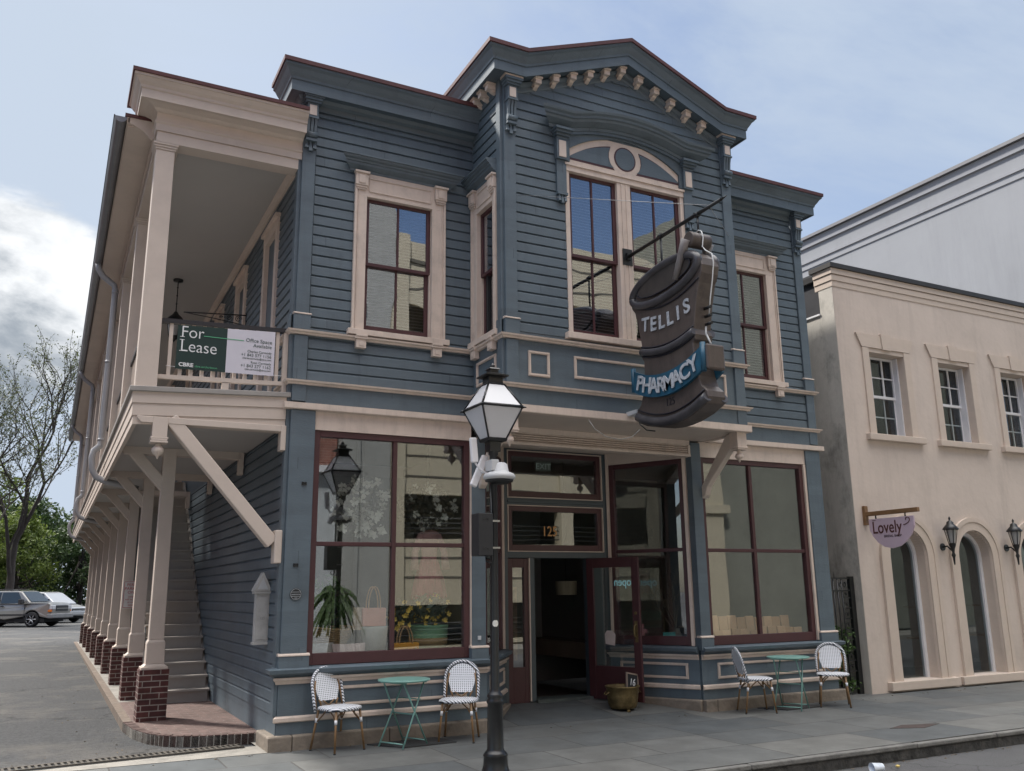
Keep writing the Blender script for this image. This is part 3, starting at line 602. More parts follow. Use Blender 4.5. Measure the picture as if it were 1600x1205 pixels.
w1 = winroot(); casing(FF, .707, 1.994, 4.955, 7.13, (.874, 1.80, 4.985, 6.80), w1); dhung(FF, .874, 1.80, 4.985, 6.80, w1); hood(FF, .68, 2.02, 7.13, w1)
w2 = winroot(); casing(FF, 6.72, 8.01, 4.955, 7.13, (6.87, 7.80, 4.985, 6.80), w2); dhung(FF, 6.87, 7.80, 4.985, 6.80, w2); hood(FF, 6.7, 8.03, 7.13, w2)
w3 = winroot(); casing(FBL, .03, .80, 4.955, 7.13, (.19, .69, 4.985, 6.78), w3, lw=.12); dhung(FBL, .19, .69, 4.985, 6.78, w3, cols=1); hood(FBL, .0, .82, 7.13, w3, 0, 0)
w4 = winroot(); casing(FBR, .12, .9, 4.955, 7.13, (.25, .76, 4.985, 6.78), w4); dhung(FBR, .25, .76, 4.985, 6.78, w4, cols=1)
for a, b in SW:
    ws = winroot(); m_ = MB()
    m_.box(FS, -b-.0, -b+.13, -.1, .05, 4.1, 6.62); m_.box(FS, -a-.13, -a, -.1, .05, 4.1, 6.62); m_.box(FS, -b, -a, -.1, .052, 6.6205, 6.78); m_.box(FS, -b-.03, -a+.03, 0, .09, 6.7805, 6.83); m_.obj('casing', CREAM, ws)
    dhung(FS, -b+.13, -a-.13, 4.15, 6.62, ws, cols=1)
# the tall paired window of the bay with a segmental fanlight
bw = winroot(); U0, U1 = 3.375, 5.40; sa = (3.44, 4.225, 5.0, 7.31); sb = (4.45, 5.335, 5.0, 7.31)
for s_ in (sa, sb): dhung(FB, s_[0], s_[1], s_[2], s_[3], bw, cols=2, frac=.52)
zc, RA = 6.40, 1.57; uc = 4.39
def arc(R_, a, b, n, c=(uc, zc)): return [(c[0]+R_*math.sin(a+(b-a)*i/n), c[1]+R_*math.cos(a+(b-a)*i/n)) for i in range(n+1)]
m_ = MB().box(FB, 4.225, 4.45, -.1, .03, 4.99, 7.31); m_.box(FB, 4.29, 4.31, .03, .042, 5.0, 7.3); m_.box(FB, 4.365, 4.385, .03, .042, 5.0, 7.3)
m_.box(FB, U0, 3.44, -.1, .03, 4.99, 7.31); m_.box(FB, 5.335, U1, -.1, .03, 4.99, 7.31)
m_.box(FB, U0, U1, -.1, .045, 7.3105, 7.39); m_.box(FB, U0-.01, U1+.01, -.1, .065, 7.39, 7.425); 
m_.obj('casing', CREAM, bw, bevel=.003)
MB().box(FB, U0-.06, U1+.06, -.1, .11, 4.90, 4.985).obj('sill', CREAM, bw, bevel=.006)
th = math.asin(1.0/RA); top = arc(RA, -th, th, 24)
m_ = MB(); fan = top+[(uc+1.0, 7.4255), (uc-1.0, 7.4255)]; m_.poly(FB, [(u, max(z, 7.4255)) for u, z in fan], -.08, .02)
fb = m_.obj('fanlight', CREAM, bw)
# blue lunettes and roundel, each rimmed in maroon
def lun(sg):
    o = [(uc+sg*q, 6.40+math.sqrt(1.47**2-q*q)) for q in [.24+.70*i/14 for i in range(15)]]
    return o+[(uc+sg*.965, 7.50)]+[(uc+sg*.275*math.sin(R(t)), 7.70+.275*math.cos(R(t))) for t in (138, 125, 110, 95, 78, 64)]
def shrink(p, k):
    cx = sum(q[0] for q in p)/len(p); cz = sum(q[1] for q in p)/len(p); return [(cx+(u-cx)*k, cz+(z-cz)*(k-.10)) for u, z in p]
def circ(r, n=28, c=(uc, 7.70)): return [(c[0]+r*math.cos(2*math.pi*i/n), c[1]+r*math.sin(2*math.pi*i/n)) for i in range(n)]
for s_ in (-1, 1):
    p = lun(s_)
    MB().poly(FB, p, .015, .0235).obj('lunette_rim', MAROON, bw); MB().poly(FB, shrink(p, .955), .02, .027).obj('lunette_panel', BLUE, bw)
MB().poly(FB, circ(.185), .015, .0245).obj('roundel_rim', MAROON, bw); MB().poly(FB, circ(.165), .02, .0275).obj('roundel_panel', BLUE, bw)
# arched hood: flat shoulders and a segmental middle, on pilaster strips
hp = [(0, 0), (.10, 0), (.105, .04), (.13, .05), (.20, .09), (.21, .12), (.235, .13), (.24, .16), (.27, .18), (.28, .21), (0, .24)]
ZH = 7.98
ah = arc(3.02, -.316, .316, 22, (uc, 5.01)); 
hz = ah[0][1]
path = [(3.20, hz), (ah[0][0]-.02, hz)]+ah[1:-1]+[(ah[-1][0]+.02, hz), (5.58, hz)]
HD = MB().sweep(FB, path, hp, 1, 1).obj('arched_hood', BLUE, bw)
m_ = MB()
for k in range(22):                    # blue tympanum band between the hood and the fanlight
    a0, a1 = -.316+.632*k/22, -.316+.632*(k+1)/22
    def q_(a, r, c): return (uc+r*math.sin(a), c+r*math.cos(a))
    A = q_(a0, 3.024, 5.01); Bq = q_(a1, 3.024, 5.01); zz = lambda u: zc+math.sqrt(max(.01, RA**2-min(1.0, abs(u-uc))**2))-.004
    m_.poly(FB, [(A[0], zz(A[0])), (Bq[0], zz(Bq[0])), Bq, A], -.02, .05)
    m_.poly(FB, [(A[0], A[1]-.045), (Bq[0], Bq[1]-.045), (Bq[0], Bq[1]-.002), (A[0], A[1]-.002)], .05, .085)
m_.box(FB, 3.22, 3.45, -.02, .048, 7.45, hz); m_.box(FB, 5.33, 5.56, -.02, .048, 7.45, hz); m_.obj('hood_panel', BLUE, bw)
for u in (3.31, 5.47):
    m_ = MB().box(FB, u-.075, u+.075, 0, .055, 6.95, hz-.001)
    for i in range(4): m_.box(FB, u-.085-.018*i, u+.085+.018*i, .02, .09+.03*i, hz-.14+i*.035, hz-.1055+i*.035)
    m_.box(FB, u-.085, u+.085, .02, .09, 7.44, 7.735); 
    for k in (-1, 0, 1): m_.hexa([FB.p(u+k*.045-.02, .0, 6.83-(k == 0)*.03), FB.p(u+k*.045+.02, .0, 6.83-(k == 0)*.03), FB.p(u+k*.045+.02, .075, 6.83-(k == 0)*.03), FB.p(u+k*.045-.02, .075, 6.83-(k == 0)*.03)], [FB.p(u+k*.045-.01, 0, 6.92), FB.p(u+k*.045+.01, 0, 6.92), FB.p(u+k*.045+.01, .06, 6.92), FB.p(u+k*.045-.01, .06, 6.92)])
    m_.box(FB, u-.08, u+.08, 0, .08, 6.92, 6.955)
    o = m_.obj('hood_bracket', BLUE, bw); MB().box(FB, u-.055, u+.055, .089, .10, 7.47, 7.71).obj('cream_block', CREAM, bw)
# ---------------------------------------------------------------- shop windows
def shopwin(F, u0, u1, z0, z1, um, zm, fw=.075, bot=.13, gl=None, top=None, name='shop_window'):
    r = bpy.data.objects.new(name, None); C.objects.link(r); r.parent = B; top = top or fw
    m = MB(); m.box(F, u0, u0+fw, -.09, -.0, z0, z1); m.box(F, u1-fw, u1, -.09, -.0, z0, z1)
    m.box(F, u0+fw, u1-fw, -.088, -.002, z0, z0+bot); m.box(F, u0+fw, u1-fw, -.088, -.002, z1-top, z1)
    m.obj('frame', MAROON, r, bevel=.005)
    m = MB()
    if um: m.box(F, um-.028, um+.028, -.075, -.012, z0+bot, z1-top)
    if zm:
        if um: m.box(F, u0+fw, um-.0285, -.072, -.015, zm-.026, zm+.026); m.box(F, um+.0285, u1-fw, -.072, -.015, zm-.026, zm+.026)
        else: m.box(F, u0+fw, u1-fw, -.072, -.015, zm-.026, zm+.026)
    if um or zm: m.obj('mullion', MAROON, r, bevel=.006)
    MB().box(F, u0+fw-.01, u1-fw+.01, -.052, -.046, z0+bot-.01, z1-top+.01).obj('pane', gl or GL_SHOP, r)
    return r
shopwin(FF, .305, 2.375, .89, 3.634, 1.352, 2.272)
shopwin(FF, 6.19, 8.29, .89, 3.634, 7.19, 2.25)
MB().box(FF, 8.291, 8.335, -.05, .03, .9, 3.63).obj('trim_strip', CREAM, B)
MB().box(FF, 2.376, 2.389, -.05, .03, .9, 3.63).obj('trim_strip', CREAM, B)
shopwin(ANL, .13, ANL_L-.10, .89, 3.62, None, 2.265)
shopwin(ANR, .10, ANR_L-.13, .89, 3.62, None, 2.265)
MB().box(ANR, .06, .10, -.05, .03, .89, 3.8).obj('trim_strip', CREAM, B)
MB().box(ANR, ANR_L-.128, ANR_L-.08, -.05, .03, .89, 3.63).obj('trim_strip', CREAM, B)
MB().box(ANL, ANL_L-.10, ANL_L-.06, -.05, .03, .89, 3.8).obj('trim_strip', CREAM, B)
for an, l in ((ANL, ANL_L), (ANR, ANR_L)):
    m_ = MB().box(an, .02, l-.02, -.1, .0, 3.622, 3.86); m_.obj('head_panel', PCREAM, B)
    MB().box(an, l-.058 if an is ANL else 0.0, l if an is ANL else .058, -.1, .02, .8, 3.86).obj('door_post', DKBLUE, B)
# ---------------------------------------------------------------- entrance
FD = Fr(0, 1.30, 0)
m_ = MB(); m_.box(FD, 3.46, 5.36, -.12, .03, 3.78, 3.86); m_.box(FD, 3.46, 3.565, -.12, .04, .1, 3.78); m_.box(FD, 5.245, 5.36, -.12, .04, .1, 3.78)
m_.box(FD, 3.5655, 5.2445, -.12, .035, 2.95, 3.055); m_.box(FD, 3.5655, 5.2445, -.12, .06, 2.985, 3.02); m_.box(FD, 3.5655, 5.2445, -.12, .034, 2.17, 2.26); m_.box(FD, 3.93, 4.01, -.12, .035, .14, 2.17); m_.box(FD, 4.95, 5.244, -.12, .033, .14, 2.17)
m_.obj('door_frame', DKBLUE, B, bevel=.005)
m_ = MB(); 
for a, b, c, d in ((3.5655, 5.2445, 3.056, 3.776), (3.5655, 5.2445, 2.261, 2.949)):
    for (p, q, r_, s_) in ((a, b, c, c+.012), (a, b, d-.012, d), (a, a+.012, c+.0125, d-.0125), (b-.012, b, c+.0125, d-.0125)): m_.box(FD, p, q, .0, .052, r_, s_)
m_.box(FD, 3.912, 3.929, .0, .045, .15, 2.168); m_.obj('trim_strip', CREAM, B)
def transom(a, b, c, d, name='transom_window'): 
    r = bpy.data.objects.new(name, None); C.objects.link(r); r.parent = B; m = MB(); fw = .075
    m.box(FD, a, a+fw, -.05, .02, c, d); m.box(FD, b-fw, b, -.05, .02, c, d); m.box(FD, a+fw, b-fw, -.049, .019, c, c+fw+.015); m.box(FD, a+fw, b-fw, -.049, .019, d-fw, d); m.obj('frame', MAROON, r, bevel=.004)
    MB().box(FD, a+fw-.01, b-fw+.01, -.02, -.015, c+fw, d-fw+.01).obj('pane', GL_SHOP, r); return r
transom(3.578, 5.232, 3.069, 3.763)
t2 = transom(3.578, 5.232, 2.274, 2.936)
GOLD = mat('gold_leaf', (.30, .165, .07), .35, metal=.6, var=.25, vs=9)
text('house_number', '125', FD, 4.31, -.013, 2.50, .21, GOLD, t2, 'CENTER', bold=.002, sx=.85, sp=1.0)
sd_ = bpy.data.objects.new('sidelight', None); C.objects.link(sd_); sd_.parent = B
m_ = MB().box(FD, 3.57, 3.65, -.05, .018, .13, 2.16); m_.box(FD, 3.84, 3.91, -.05, .018, .13, 2.16); m_.box(FD, 3.65, 3.84, -.049, .017, .13, .62); m_.box(FD, 3.65, 3.84, -.049, .017, 2.03, 2.16); m_.obj('frame', MAROON, sd_, bevel=.004)
MB().box(FD, 3.645, 3.845, -.02, -.015, .6, 2.05).obj('pane', GL_SHOP, sd_)
MB().box(FD, 4.0, 4.95, -.25, .10, .05, .165).obj('threshold', mat('green_threshold', (.07, .085, .08), .6, var=.3, vs=6), B)
# the open door leaf, hinged on its left side and swung out to the street
DL = Fr(4.93, 1.27, -68); dr = bpy.data.objects.new('door', None); C.objects.link(dr); dr.parent = B
LW = .93
m_ = MB().box(DL, 0, .12, -.022, .022, .13, 2.165); m_.box(DL, LW-.12, LW, -.022, .022, .13, 2.165); m_.box(DL, .12, LW-.12, -.021, .021, .13, .60); m_.box(DL, .12, LW-.12, -.021, .021, 2.02, 2.165); m_.obj('leaf', MAROON, dr, bevel=.004)
MB().box(DL, .11, LW-.11, -.004, .004, .59, 2.03).obj('pane', GL_SHOP, dr)
BRASS = mat('worn_brass', (.17, .125, .055), .55, metal=.6, var=.45, vs=9, bump=.25)
for sg in (-1, 1):
    m_ = MB().box(DL, LW-.09, LW-.04, *sorted((sg*.022, sg*.028)), .95, 1.25); m_.tube([DL.p(LW-.065, sg*.028, 1.02), DL.p(LW-.065, sg*.075, 1.04), DL.p(LW-.065, sg*.085, 1.11), DL.p(LW-.065, sg*.075, 1.18), DL.p(LW-.065, sg*.028, 1.20)], .011, 8)
    m_.tube([DL.p(LW-.065, sg*.022, 1.36), DL.p(LW-.065, sg*.034, 1.36)], .022, 12); m_.obj('handle', BRASS, dr)
m_ = MB().tube([DL.p(.14, -.05, 2.09), DL.p(.42, -.06, 2.09)], .022, 10); m_.tube([DL.p(.2, -.05, 2.11), DL.p(.1, -.2, 2.12), DL.p(-.02, -.26, 2.14)], .009, 6); m_.obj('door_closer', mat('closer_metal', (.3, .28, .26), .4, metal=.7), dr)
# ---------------------------------------------------------------- shop interior
m_ = MB(); m_.box(W, .12, XR-.12, 4.2, 4.25, .1, 3.85); m_.box(W, .10, .13, .12, 4.2, .1, 3.85); m_.box(W, XR-.14, XR-.11, .12, 4.2, .1, 3.85); m_.box(W, .1, XR-.1, .0, 4.2, 3.861, 3.90)
m_.obj('interior_wall', INTER, B)
m_ = MB().slab([(.1, .07), (2.56, .07), (3.5, 1.38), (3.5, 4.2), (.1, 4.2)], .60, .86); m_.slab([(6.08, .07), (8.55, .07), (8.55, 4.2), (5.4, 4.2), (5.4, 1.40)], .60, .86); m_.obj('display_platform', mat('display_boards', (.16, .13, .10), .6, var=.15), B)
MB().box(W, 3.5, 5.4, 1.36, 4.2, .04, .12).obj('interior_floor', mat('shop_floor', (.05, .04, .035), .4), B)
PB_ = mat('partition_board', (.10, .10, .095), .8)
for q in ((3.0, 3.04, 1.6, 4.2, .87, 3.8), (5.75, 5.79, 1.9, 4.2, .87, 3.8), (.13, 2.2, 1.55, 1.58, .87, 3.3)): MB().box(W, *q).obj('partition', PB_, B)
# pale drawn blind behind the right-hand window
# ---------------------------------------------------------------- side piazza
XP, XC = -1.63, -1.05
dz = lambda x: 4.07+.045*x          # floor falls slightly to the outside
def deckbox(mb, x0, x1, y0, y1, t0, t1): mb.hexa([(x0, y0, dz(x0)+t0), (x1, y0, dz(x1)+t0), (x1, y1, dz(x1)+t0), (x0, y1, dz(x0)+t0)], [(x0, y0, dz(x0)+t1), (x1, y0, dz(x1)+t1), (x1, y1, dz(x1)+t1), (x0, y1, dz(x0)+t1)])
m_ = MB(); deckbox(m_, -1.80, -.004, -.03, 6.3, -.06, -.0); deckbox(m_, -1.80, -.95, 6.3, 9.7, -.06, 0); deckbox(m_, -1.80, -.004, 9.7, YP+.05, -.06, 0)
m_.obj('piazza_floor', mat('deck_paint', (.30, .28, .26), .6), B, bevel=.008)
m_ = MB()
for a, b, e in ((-.06, -.19, .0), (-.192, -.33, -.012), (-.332, -.43, -.024)):
    x0 = -1.765-e; 
    m_.hexa([(x0, -e, dz(x0)+b), (-.05, -e, dz(0)+b), (-.05, .05, dz(0)+b), (x0, .05, dz(x0)+b)], [(x0, -e, dz(x0)+a), (-.05, -e, dz(0)+a), (-.05, .05, dz(0)+a), (x0, .05, dz(x0)+a)])
    m_.box(W, x0, x0+.045, .0505, YP, dz(x0)+b, dz(x0)+a)
m_.obj('fascia', PCREAM, B)
m_ = MB(); m_.box(W, -1.73, -.001, .05, 6.3, 3.70, 3.72); m_.box(W, -1.73, -.95, 6.3, 9.7, 3.70, 3.72); m_.box(W, -1.73, -.001, 9.7, YP, 3.70, 3.72); m_.box(W, -.95, -.93, 6.3, 9.7, 3.69, 4.0); m_.box(W, -.93, -.001, 9.7, 9.72, 3.69, 4.0)
m_.obj('soffit', CEIL, B)
YC = [2.48+2.77*k for k in range(9)]; 
# beams with chamfered noses; the front one carries the pendant
def beam(y0, y1, x0=-1.68, z0=3.60, z1=3.70):
    m = MB().poly(Fr(0, y0, 0), [(x0+.05, z0), (-.10, z0), (-.10, z1), (x0, z1), (x0, z0+.05)], -(y1-y0), 0); return m
m_ = beam(-.005, .16, -1.70, 3.585, 3.66); m_.box(W, -.10, -.04, -.01, .15, 3.36, 3.66); m_.obj('beam', PCREAM, B, bevel=.006)
for y in YC: m_ = beam(y+.1, y+.24); m_.box(W, -.11, -.045, y+.1, y+.24, 3.38, 3.70); m_.obj('beam', PCREAM, B)
m_ = MB().box(W, -1.53, -1.37, -.012, .15, 3.43, 3.66); 
for i in range(3): m_.box(W, -1.535-.008*(1-i%2), -1.365+.008*(1-i%2), -.02, .157, 3.43-.022*(i+1)+.0005, 3.43-.022*i-.0005)
pn = m_.obj('pendant_post', PCREAM, B, bevel=.004)
MB().lathe((-1.45, .068, 3.36), [(.0, -.175), (.008, -.165), (.016, -.14), (.05, -.115), (.066, -.085), (.066, -.06), (.045, -.03), (.03, -.018), (.03, 0)], 18).obj('finial', PCREAM, pn)
def strut(x0, z0, x1, z1, y0, y1, wd, name='brace', chamf=True):
    d = Vector((x1-x0, z1-z0)).normalized(); q = Vector((-d.y, d.x))*wd/2
    m = MB().poly(Fr(0, y0, 0), [(x0+q.x, z0+q.y), (x0-q.x, z0-q.y), (x1-q.x, z1-q.y), (x1+q.x, z1+q.y)], -(y1-y0), 0)
    return m
m_ = strut(-1.34, 3.655, -.13, 2.27, .0, .145, .15); bo = m_.obj('brace', PCREAM, B, bevel=.012)
MB().box(W, -.115, -.03, -.02, .16, 2.04, 2.42).obj('brace_block', PCREAM, B, bevel=.01)
for k, y in enumerate(YC):
    yy = y+.17
    pl = MB().box(W, -1.235, -.87, y, y+.35, .08, .74).obj('brick_plinth', BRICK, None)
    col = bpy.data.objects.new('column', None); C.objects.link(col); col.parent = B; pl.parent = col
    m_ = MB(); m_.box(W, -1.22, -.885, y+.015, y+.335, .74, .775); m_.hexa([(-1.20, y+.035, .7755), (-.905, y+.035, .7755), (-.905, y+.315, .7755), (-1.20, y+.315, .7755)], [(-1.165, y+.06, .81), (-.935, y+.06, .81), (-.935, y+.29, .81), (-1.165, y+.29, .81)])
    m_.box(W, -1.165, -.935, y+.06, y+.29, .8105, 1.08); m_.hexa([(-1.165, y+.06, 1.0805), (-.935, y+.06, 1.0805), (-.935, y+.29, 1.0805), (-1.165, y+.29, 1.0805)], [(-1.145, y+.08, 1.12), (-.955, y+.08, 1.12), (-.955, y+.27, 1.12), (-1.145, y+.27, 1.12)])
    m_.hexa([(-1.145, y+.08, 1.1205), (-.955, y+.08, 1.1205), (-.955, y+.27, 1.1205), (-1.145, y+.27, 1.1205)], [(-1.135, y+.09, 3.70), (-.965, y+.09, 3.70), (-.965, y+.26, 3.70), (-1.135, y+.26, 3.70)])
    m_.obj('shaft', PCREAM, col, bevel=.006)
    strut(-1.54, 3.66, -1.09, 3.16, y+.108, y+.232, .14).obj('brace', PCREAM, B, bevel=.01)
# upper columns
YU = [.03]+[y+.02 for y in YC]
for k, y in enumerate(YU):
    w2_ = .115; z0 = dz(-1.63); m_ = MB()
    m_.hexa([(XP-w2_, y, z0), (XP+w2_, y, z0), (XP+w2_, y+.23, z0), (XP-w2_, y+.23, z0)], [(XP-w2_+.01, y+.01, 6.93), (XP+w2_-.01, y+.01, 6.93), (XP+w2_-.01, y+.22, 6.93), (XP-w2_+.01, y+.22, 6.93)])
    for i in range(3): e = .012*(i+1); m_.box(W, XP-w2_+.01-e, XP+w2_-.01+e, y+.01-e, y+.22+e, 6.93+.028*i, 6.93+.028*(i+1)-.0005)
    m_.obj('upper_column', PCREAM, B, bevel=.006)
m_ = MB().box(W, -1.742, -1.518, .221, YP, 7.015, 7.30); m_.box(W, -1.742, -.02, .002, .22, 7.014, 7.145); m_.obj('lintel_beam', PCREAM, B)
# front entablature
m_ = MB().plan([(-1.75, .5), (-1.75, -.004), (-.001, -.004)], [(-.05, 7.15), (.012, 7.15), (.012, 7.235), (.03, 7.25), (.032, 7.262), (.012, 7.27), (.012, 7.38), (.04, 7.395), (.06, 7.42), (.13, 7.44), (.20, 7.445), (.205, 7.43), (.215, 7.43), (.215, 7.54), (.23, 7.55), (.235, 7.58), (.265, 7.61), (.295, 7.655), (.31, 7.66), (.31, 7.69), (-.05, 7.70)])
o = m_.obj('cornice', PCREAM, B)
MB().plan([(-1.75, .62), (-1.75, -.004), (-.001, -.004)], [(-.06, 7.701), (.33, 7.691), (.333, 7.735), (-.06, 7.76)]).obj('flashing', REDTIN, o)
m_ = MB().box(W, -1.70, -.001, .12, YP, 7.095, 7.12); m_.obj('ceiling', CEIL, B)
m_ = MB().plan([(-.001, .1), (-.001, YP)][::-1], [(0, 7.03), (.03, 7.035), (.04, 7.06), (.09, 7.075), (.10, 7.094), (0, 7.094)]) ; m_.plan([(-1.51, .2), (-1.51, YP)], [(0, 7.03), (.025, 7.035), (.04, 7.06), (.05, 7.094), (0, 7.094)]); m_.obj('ceiling_moulding', PCREAM, B)
# eave, roof, gutter and downspouts
m_ = MB().poly(Fr(0, .30, 0), [(-1.74, 7.16), (-1.80, 7.18), (-1.88, 7.26), (-1.99, 7.31), (-2.06, 7.33), (-2.06, 7.39), (-1.74, 7.50)], -.05, 0); m_.box(W, -2.06, -1.746, .351, YE, 7.30, 7.325); m_.box(W, -2.075, -2.045, .30, YE, 7.325, 7.40); m_.box(W, -1.765, -1.746, .35, YP, 7.16, 7.29)
m_.obj('eave', PCREAM, B)
m_ = MB(); m_.add([(-2.10, .30, 7.40), (.2, .3, 7.88), (.2, YE+.2, 7.88), (-2.10, YE+.2, 7.40)], [(0, 1, 2, 3)]); m_.add([(-2.10, .30, 7.425), (.2, .3, 7.905), (.2, YE+.2, 7.905), (-2.10, YE+.2, 7.425)], [(0, 1, 2, 3)]); m_.box(W, -2.10, -1.7, .28, .30, 7.40, 7.44); m_.obj('piazza_roof', REDTIN, B)
gm = MB(); prf = [(-2.145+.07*math.cos(a), 7.37+.075*math.sin(a)) for a in [math.pi+math.pi*i/8 for i in range(9)]]
for i in range(8): (xa, za), (xb, zb_) = prf[i], prf[i+1]; gm.add([(xa, .26, za), (xb, .26, zb_), (xb, YE+.2, zb_), (xa, YE+.2, za)], [(0, 1, 2, 3)], True)
gm.add([(x, .26, z) for x, z in prf], [list(range(9))]); gm.tube([(-2.218, .26, 7.375), (-2.218, YE+.2, 7.375)], .008, 6); gm.obj('gutter', GREYMETAL, B)
def downspout(y):
    p = [(-2.14, y-.05, 7.33), (-2.13, y-.04, 7.23), (-2.05, y, 7.12), (-1.86, y, 6.98), (-1.835, y, 6.9), (-1.835, y, 4.25), (-1.84, y, 4.15), (-1.93, y, 4.06), (-1.95, y, 3.95), (-1.93, y, 3.75), (-1.86, y, 3.62), (-1.7, y, 3.55), (-1.4, y+.02, 3.5), (-1.2, y+.02, 3.45)]
    m = MB().tube(p, .052, 10)
    for z in (6.85, 5.6, 4.25): m.tube([(-1.835, y, z-.02), (-1.835, y, z+.02)], .058, 10)
    m.obj('downspout', DOWN, B)
for y in (5.65, 14.1, 22.3): downspout(y)
# railings
RAILB = mat('handrail_black', (.02, .021, .024), .45)
def rail_y(y0, y1):
    r = MB().box(W, XP-.03, XP+.03, y0, y1, 4.14, 4.19); n = int((y1-y0)/.13)
    for i in range(1, n): y = y0+(y1-y0)*i/n; r.box(W, XP-.018, XP+.018, y-.018, y+.018, 4.19, 4.80)
    o = r.obj('side_railing', PCREAM, B); MB().box(W, XP-.04, XP+.04, y0, y1, 4.80, 4.85).obj('handrail', RAILB, o)
for i in range(len(YU)-1): rail_y(YU[i]+.23, YU[i+1])
fr = MB().hexa([(-1.515, .08, 4.12), (-.02, .08, 4.17), (-.02, .14, 4.17), (-1.515, .14, 4.12)], [(-1.515, .08, 4.17), (-.02, .08, 4.22), (-.02, .14, 4.22), (-1.515, .14, 4.17)]).box(W, -.10, -.045, .075, .145, dz(0), 4.86).box(W, -.8, -.72, .085, .135, 4.0, 4.14).obj('front_railing', PCREAM, B)
MB().hexa([(-1.515, .07, 4.79), (-.05, .07, 4.84), (-.05, .15, 4.84), (-1.515, .15, 4.79)], [(-1.515, .07, 4.84), (-.05, .07, 4.89), (-.05, .15, 4.89), (-1.515, .15, 4.84)]).obj('handrail', RAILB, fr)
for i in range(11):
    x = -1.40+i*.123; MB().box(W, x-.02, x+.02, .09, .13, 4.15+(x+1.5)*.033, 4.81+(x+1.5)*.033).obj('baluster', PCREAM, fr)
# open stair rising along the side wall
stp = bpy.data.objects.new('staircase', None); C.objects.link(stp); stp.parent = B
STEP = mat('stair_paint', (.33, .30, .27), .7, var=.1, vs=2, dirt=(.2, .18, .16), dirtamt=.5, ds=2)
nst = 21; rs = (4.02-.1)/nst; run = .242
for i in range(nst):
    y = 4.42+i*run; z = .1+i*rs; m_ = MB().box(W, -.90, -.06, y, y+.025, z, z+rs-.03); m_.box(W, -.92, -.035, y-.03, y+run+.02, z+rs-.03, z+rs); m_.obj('step', STEP, stp)
m_ = MB(); xx = Fr(0, 0, 90)
for x0 in (-.95, -.055): m_.add([(x0, 4.40, .1), (x0, 4.7, .1), (x0, 9.55, 4.0), (x0, 9.2, 4.0), (x0+.035, 4.40, .1), (x0+.035, 4.7, .1), (x0+.035, 9.55, 4.0), (x0+.035, 9.2, 4.0)], [(0, 1, 2, 3), (7, 6, 5, 4), (0, 4, 5, 1), (1, 5, 6, 2), (2, 6, 7, 3), (3, 7, 4, 0)])
m_.obj('stringer', STEP, stp)
m_ = MB().box(W, -.95, -.89, 9.72, 9.78, 4.03, 4.95); m_.box(W, -.95, -.05, 9.73, 9.77, 4.86, 4.91)
for i in range(7): m_.box(W, -.84+i*.12, -.805+i*.12, 9.73, 9.765, 4.05, 4.86)
for i in range(26): m_.box(W, -.945, -.91, 6.4+i*.13, 6.435+i*.13, 4.03, 4.86)
m_.box(W, -.95, -.905, 6.3, 9.75, 4.86, 4.91); m_.obj('stairwell_railing', PCREAM, B)
# small lighter panel half-way down the arcade (closed store at the back)
MB().box(W, -.9, -.02, 17.9, 18.0, .1, 3.6).obj('store_partition', BLUE, B)
# ================================================================ neighbouring stucco building
NB = thing('stucco_shop', 'two-storey cream stucco building with arched ground-floor windows to the right of the clapboard shop', 'building')
FN = Fr(0, .156, 0); NX0, NX1, ZP = 9.56, 19.0, 7.20
ux = [10.74+1.83*i for i in range(5)]; ax = [10.75+1.76*i for i in range(5)]
m_ = MB()
def wallstrip(z0, z1, ops):
    p = NX0
    for a, b in ops: m_.box(FN, p, a, -.32, 0, z0, z1); p = b
    m_.box(FN, p, NX1, -.32, 0, z0, z1)
aops = [(x-.46, x+.46) for x in ax]; uops = [(x-.46, x+.46) for x in ux]
wallstrip(-.1, .17, []); wallstrip(.17, 2.2, aops)
for k in range(12):          # arched heads, in thin courses
    za, zb_ = 2.2+k*.46/12, 2.2+(k+1)*.46/12; hw = .46*math.sqrt(max(0, 1-((k+.5)/12)**2)); wallstrip(za, zb_, [(x-hw, x+hw) for x in ax])
wallstrip(2.66, 4.29, []); wallstrip(4.29, 5.80, uops); wallstrip(5.80, ZP, [])
NW = m_.obj('front_wall', STUCCO, NB)
m_ = MB().box(W, NX0, NX0+.3, .48, 8.5, -.1, 6.49); m_.obj('side_wall', STUCCO2, NB)
MB().box(W, NX0-.004, NX0-.001, .16, .477, -.1, ZP).obj('corner_face', STUCCO2, NB)
MB().box(W, NX0+.06, NX1, .5, 8.4, 6.49, 7.32).obj('parapet_flashing', mat('dark_flashing', (.045, .045, .05), .45, metal=.5), NB); MB().box(W, NX0-.03, NX0+.3, .478, 8.5, 6.47, 6.50).obj('drip_edge', WHITE, NB)
m_ = MB()
for z, n in ((6.93, .012), (7.04, .026), (7.16, .042)): m_.plan([(NX0, .55), (NX0, .156), (NX1, .156)], [(-.02, z), (n, z), (n, z+.105), (-.02, z+.109)])
m_.obj('cornice', STTRIM, NB)
MB().plan([(NX0, .6), (NX0, .156), (NX1, .156)], [(-.3, 7.275), (.075, 7.27), (.075, 7.355), (-.3, 7.40)]).obj('coping', mat('bronze_coping', (.05, .047, .045), .5, metal=.4), NB)
MB().box(W, NX0, NX1, .4, 9, 7.15, 7.25).obj('roof', DARK, NB)
m_ = MB()
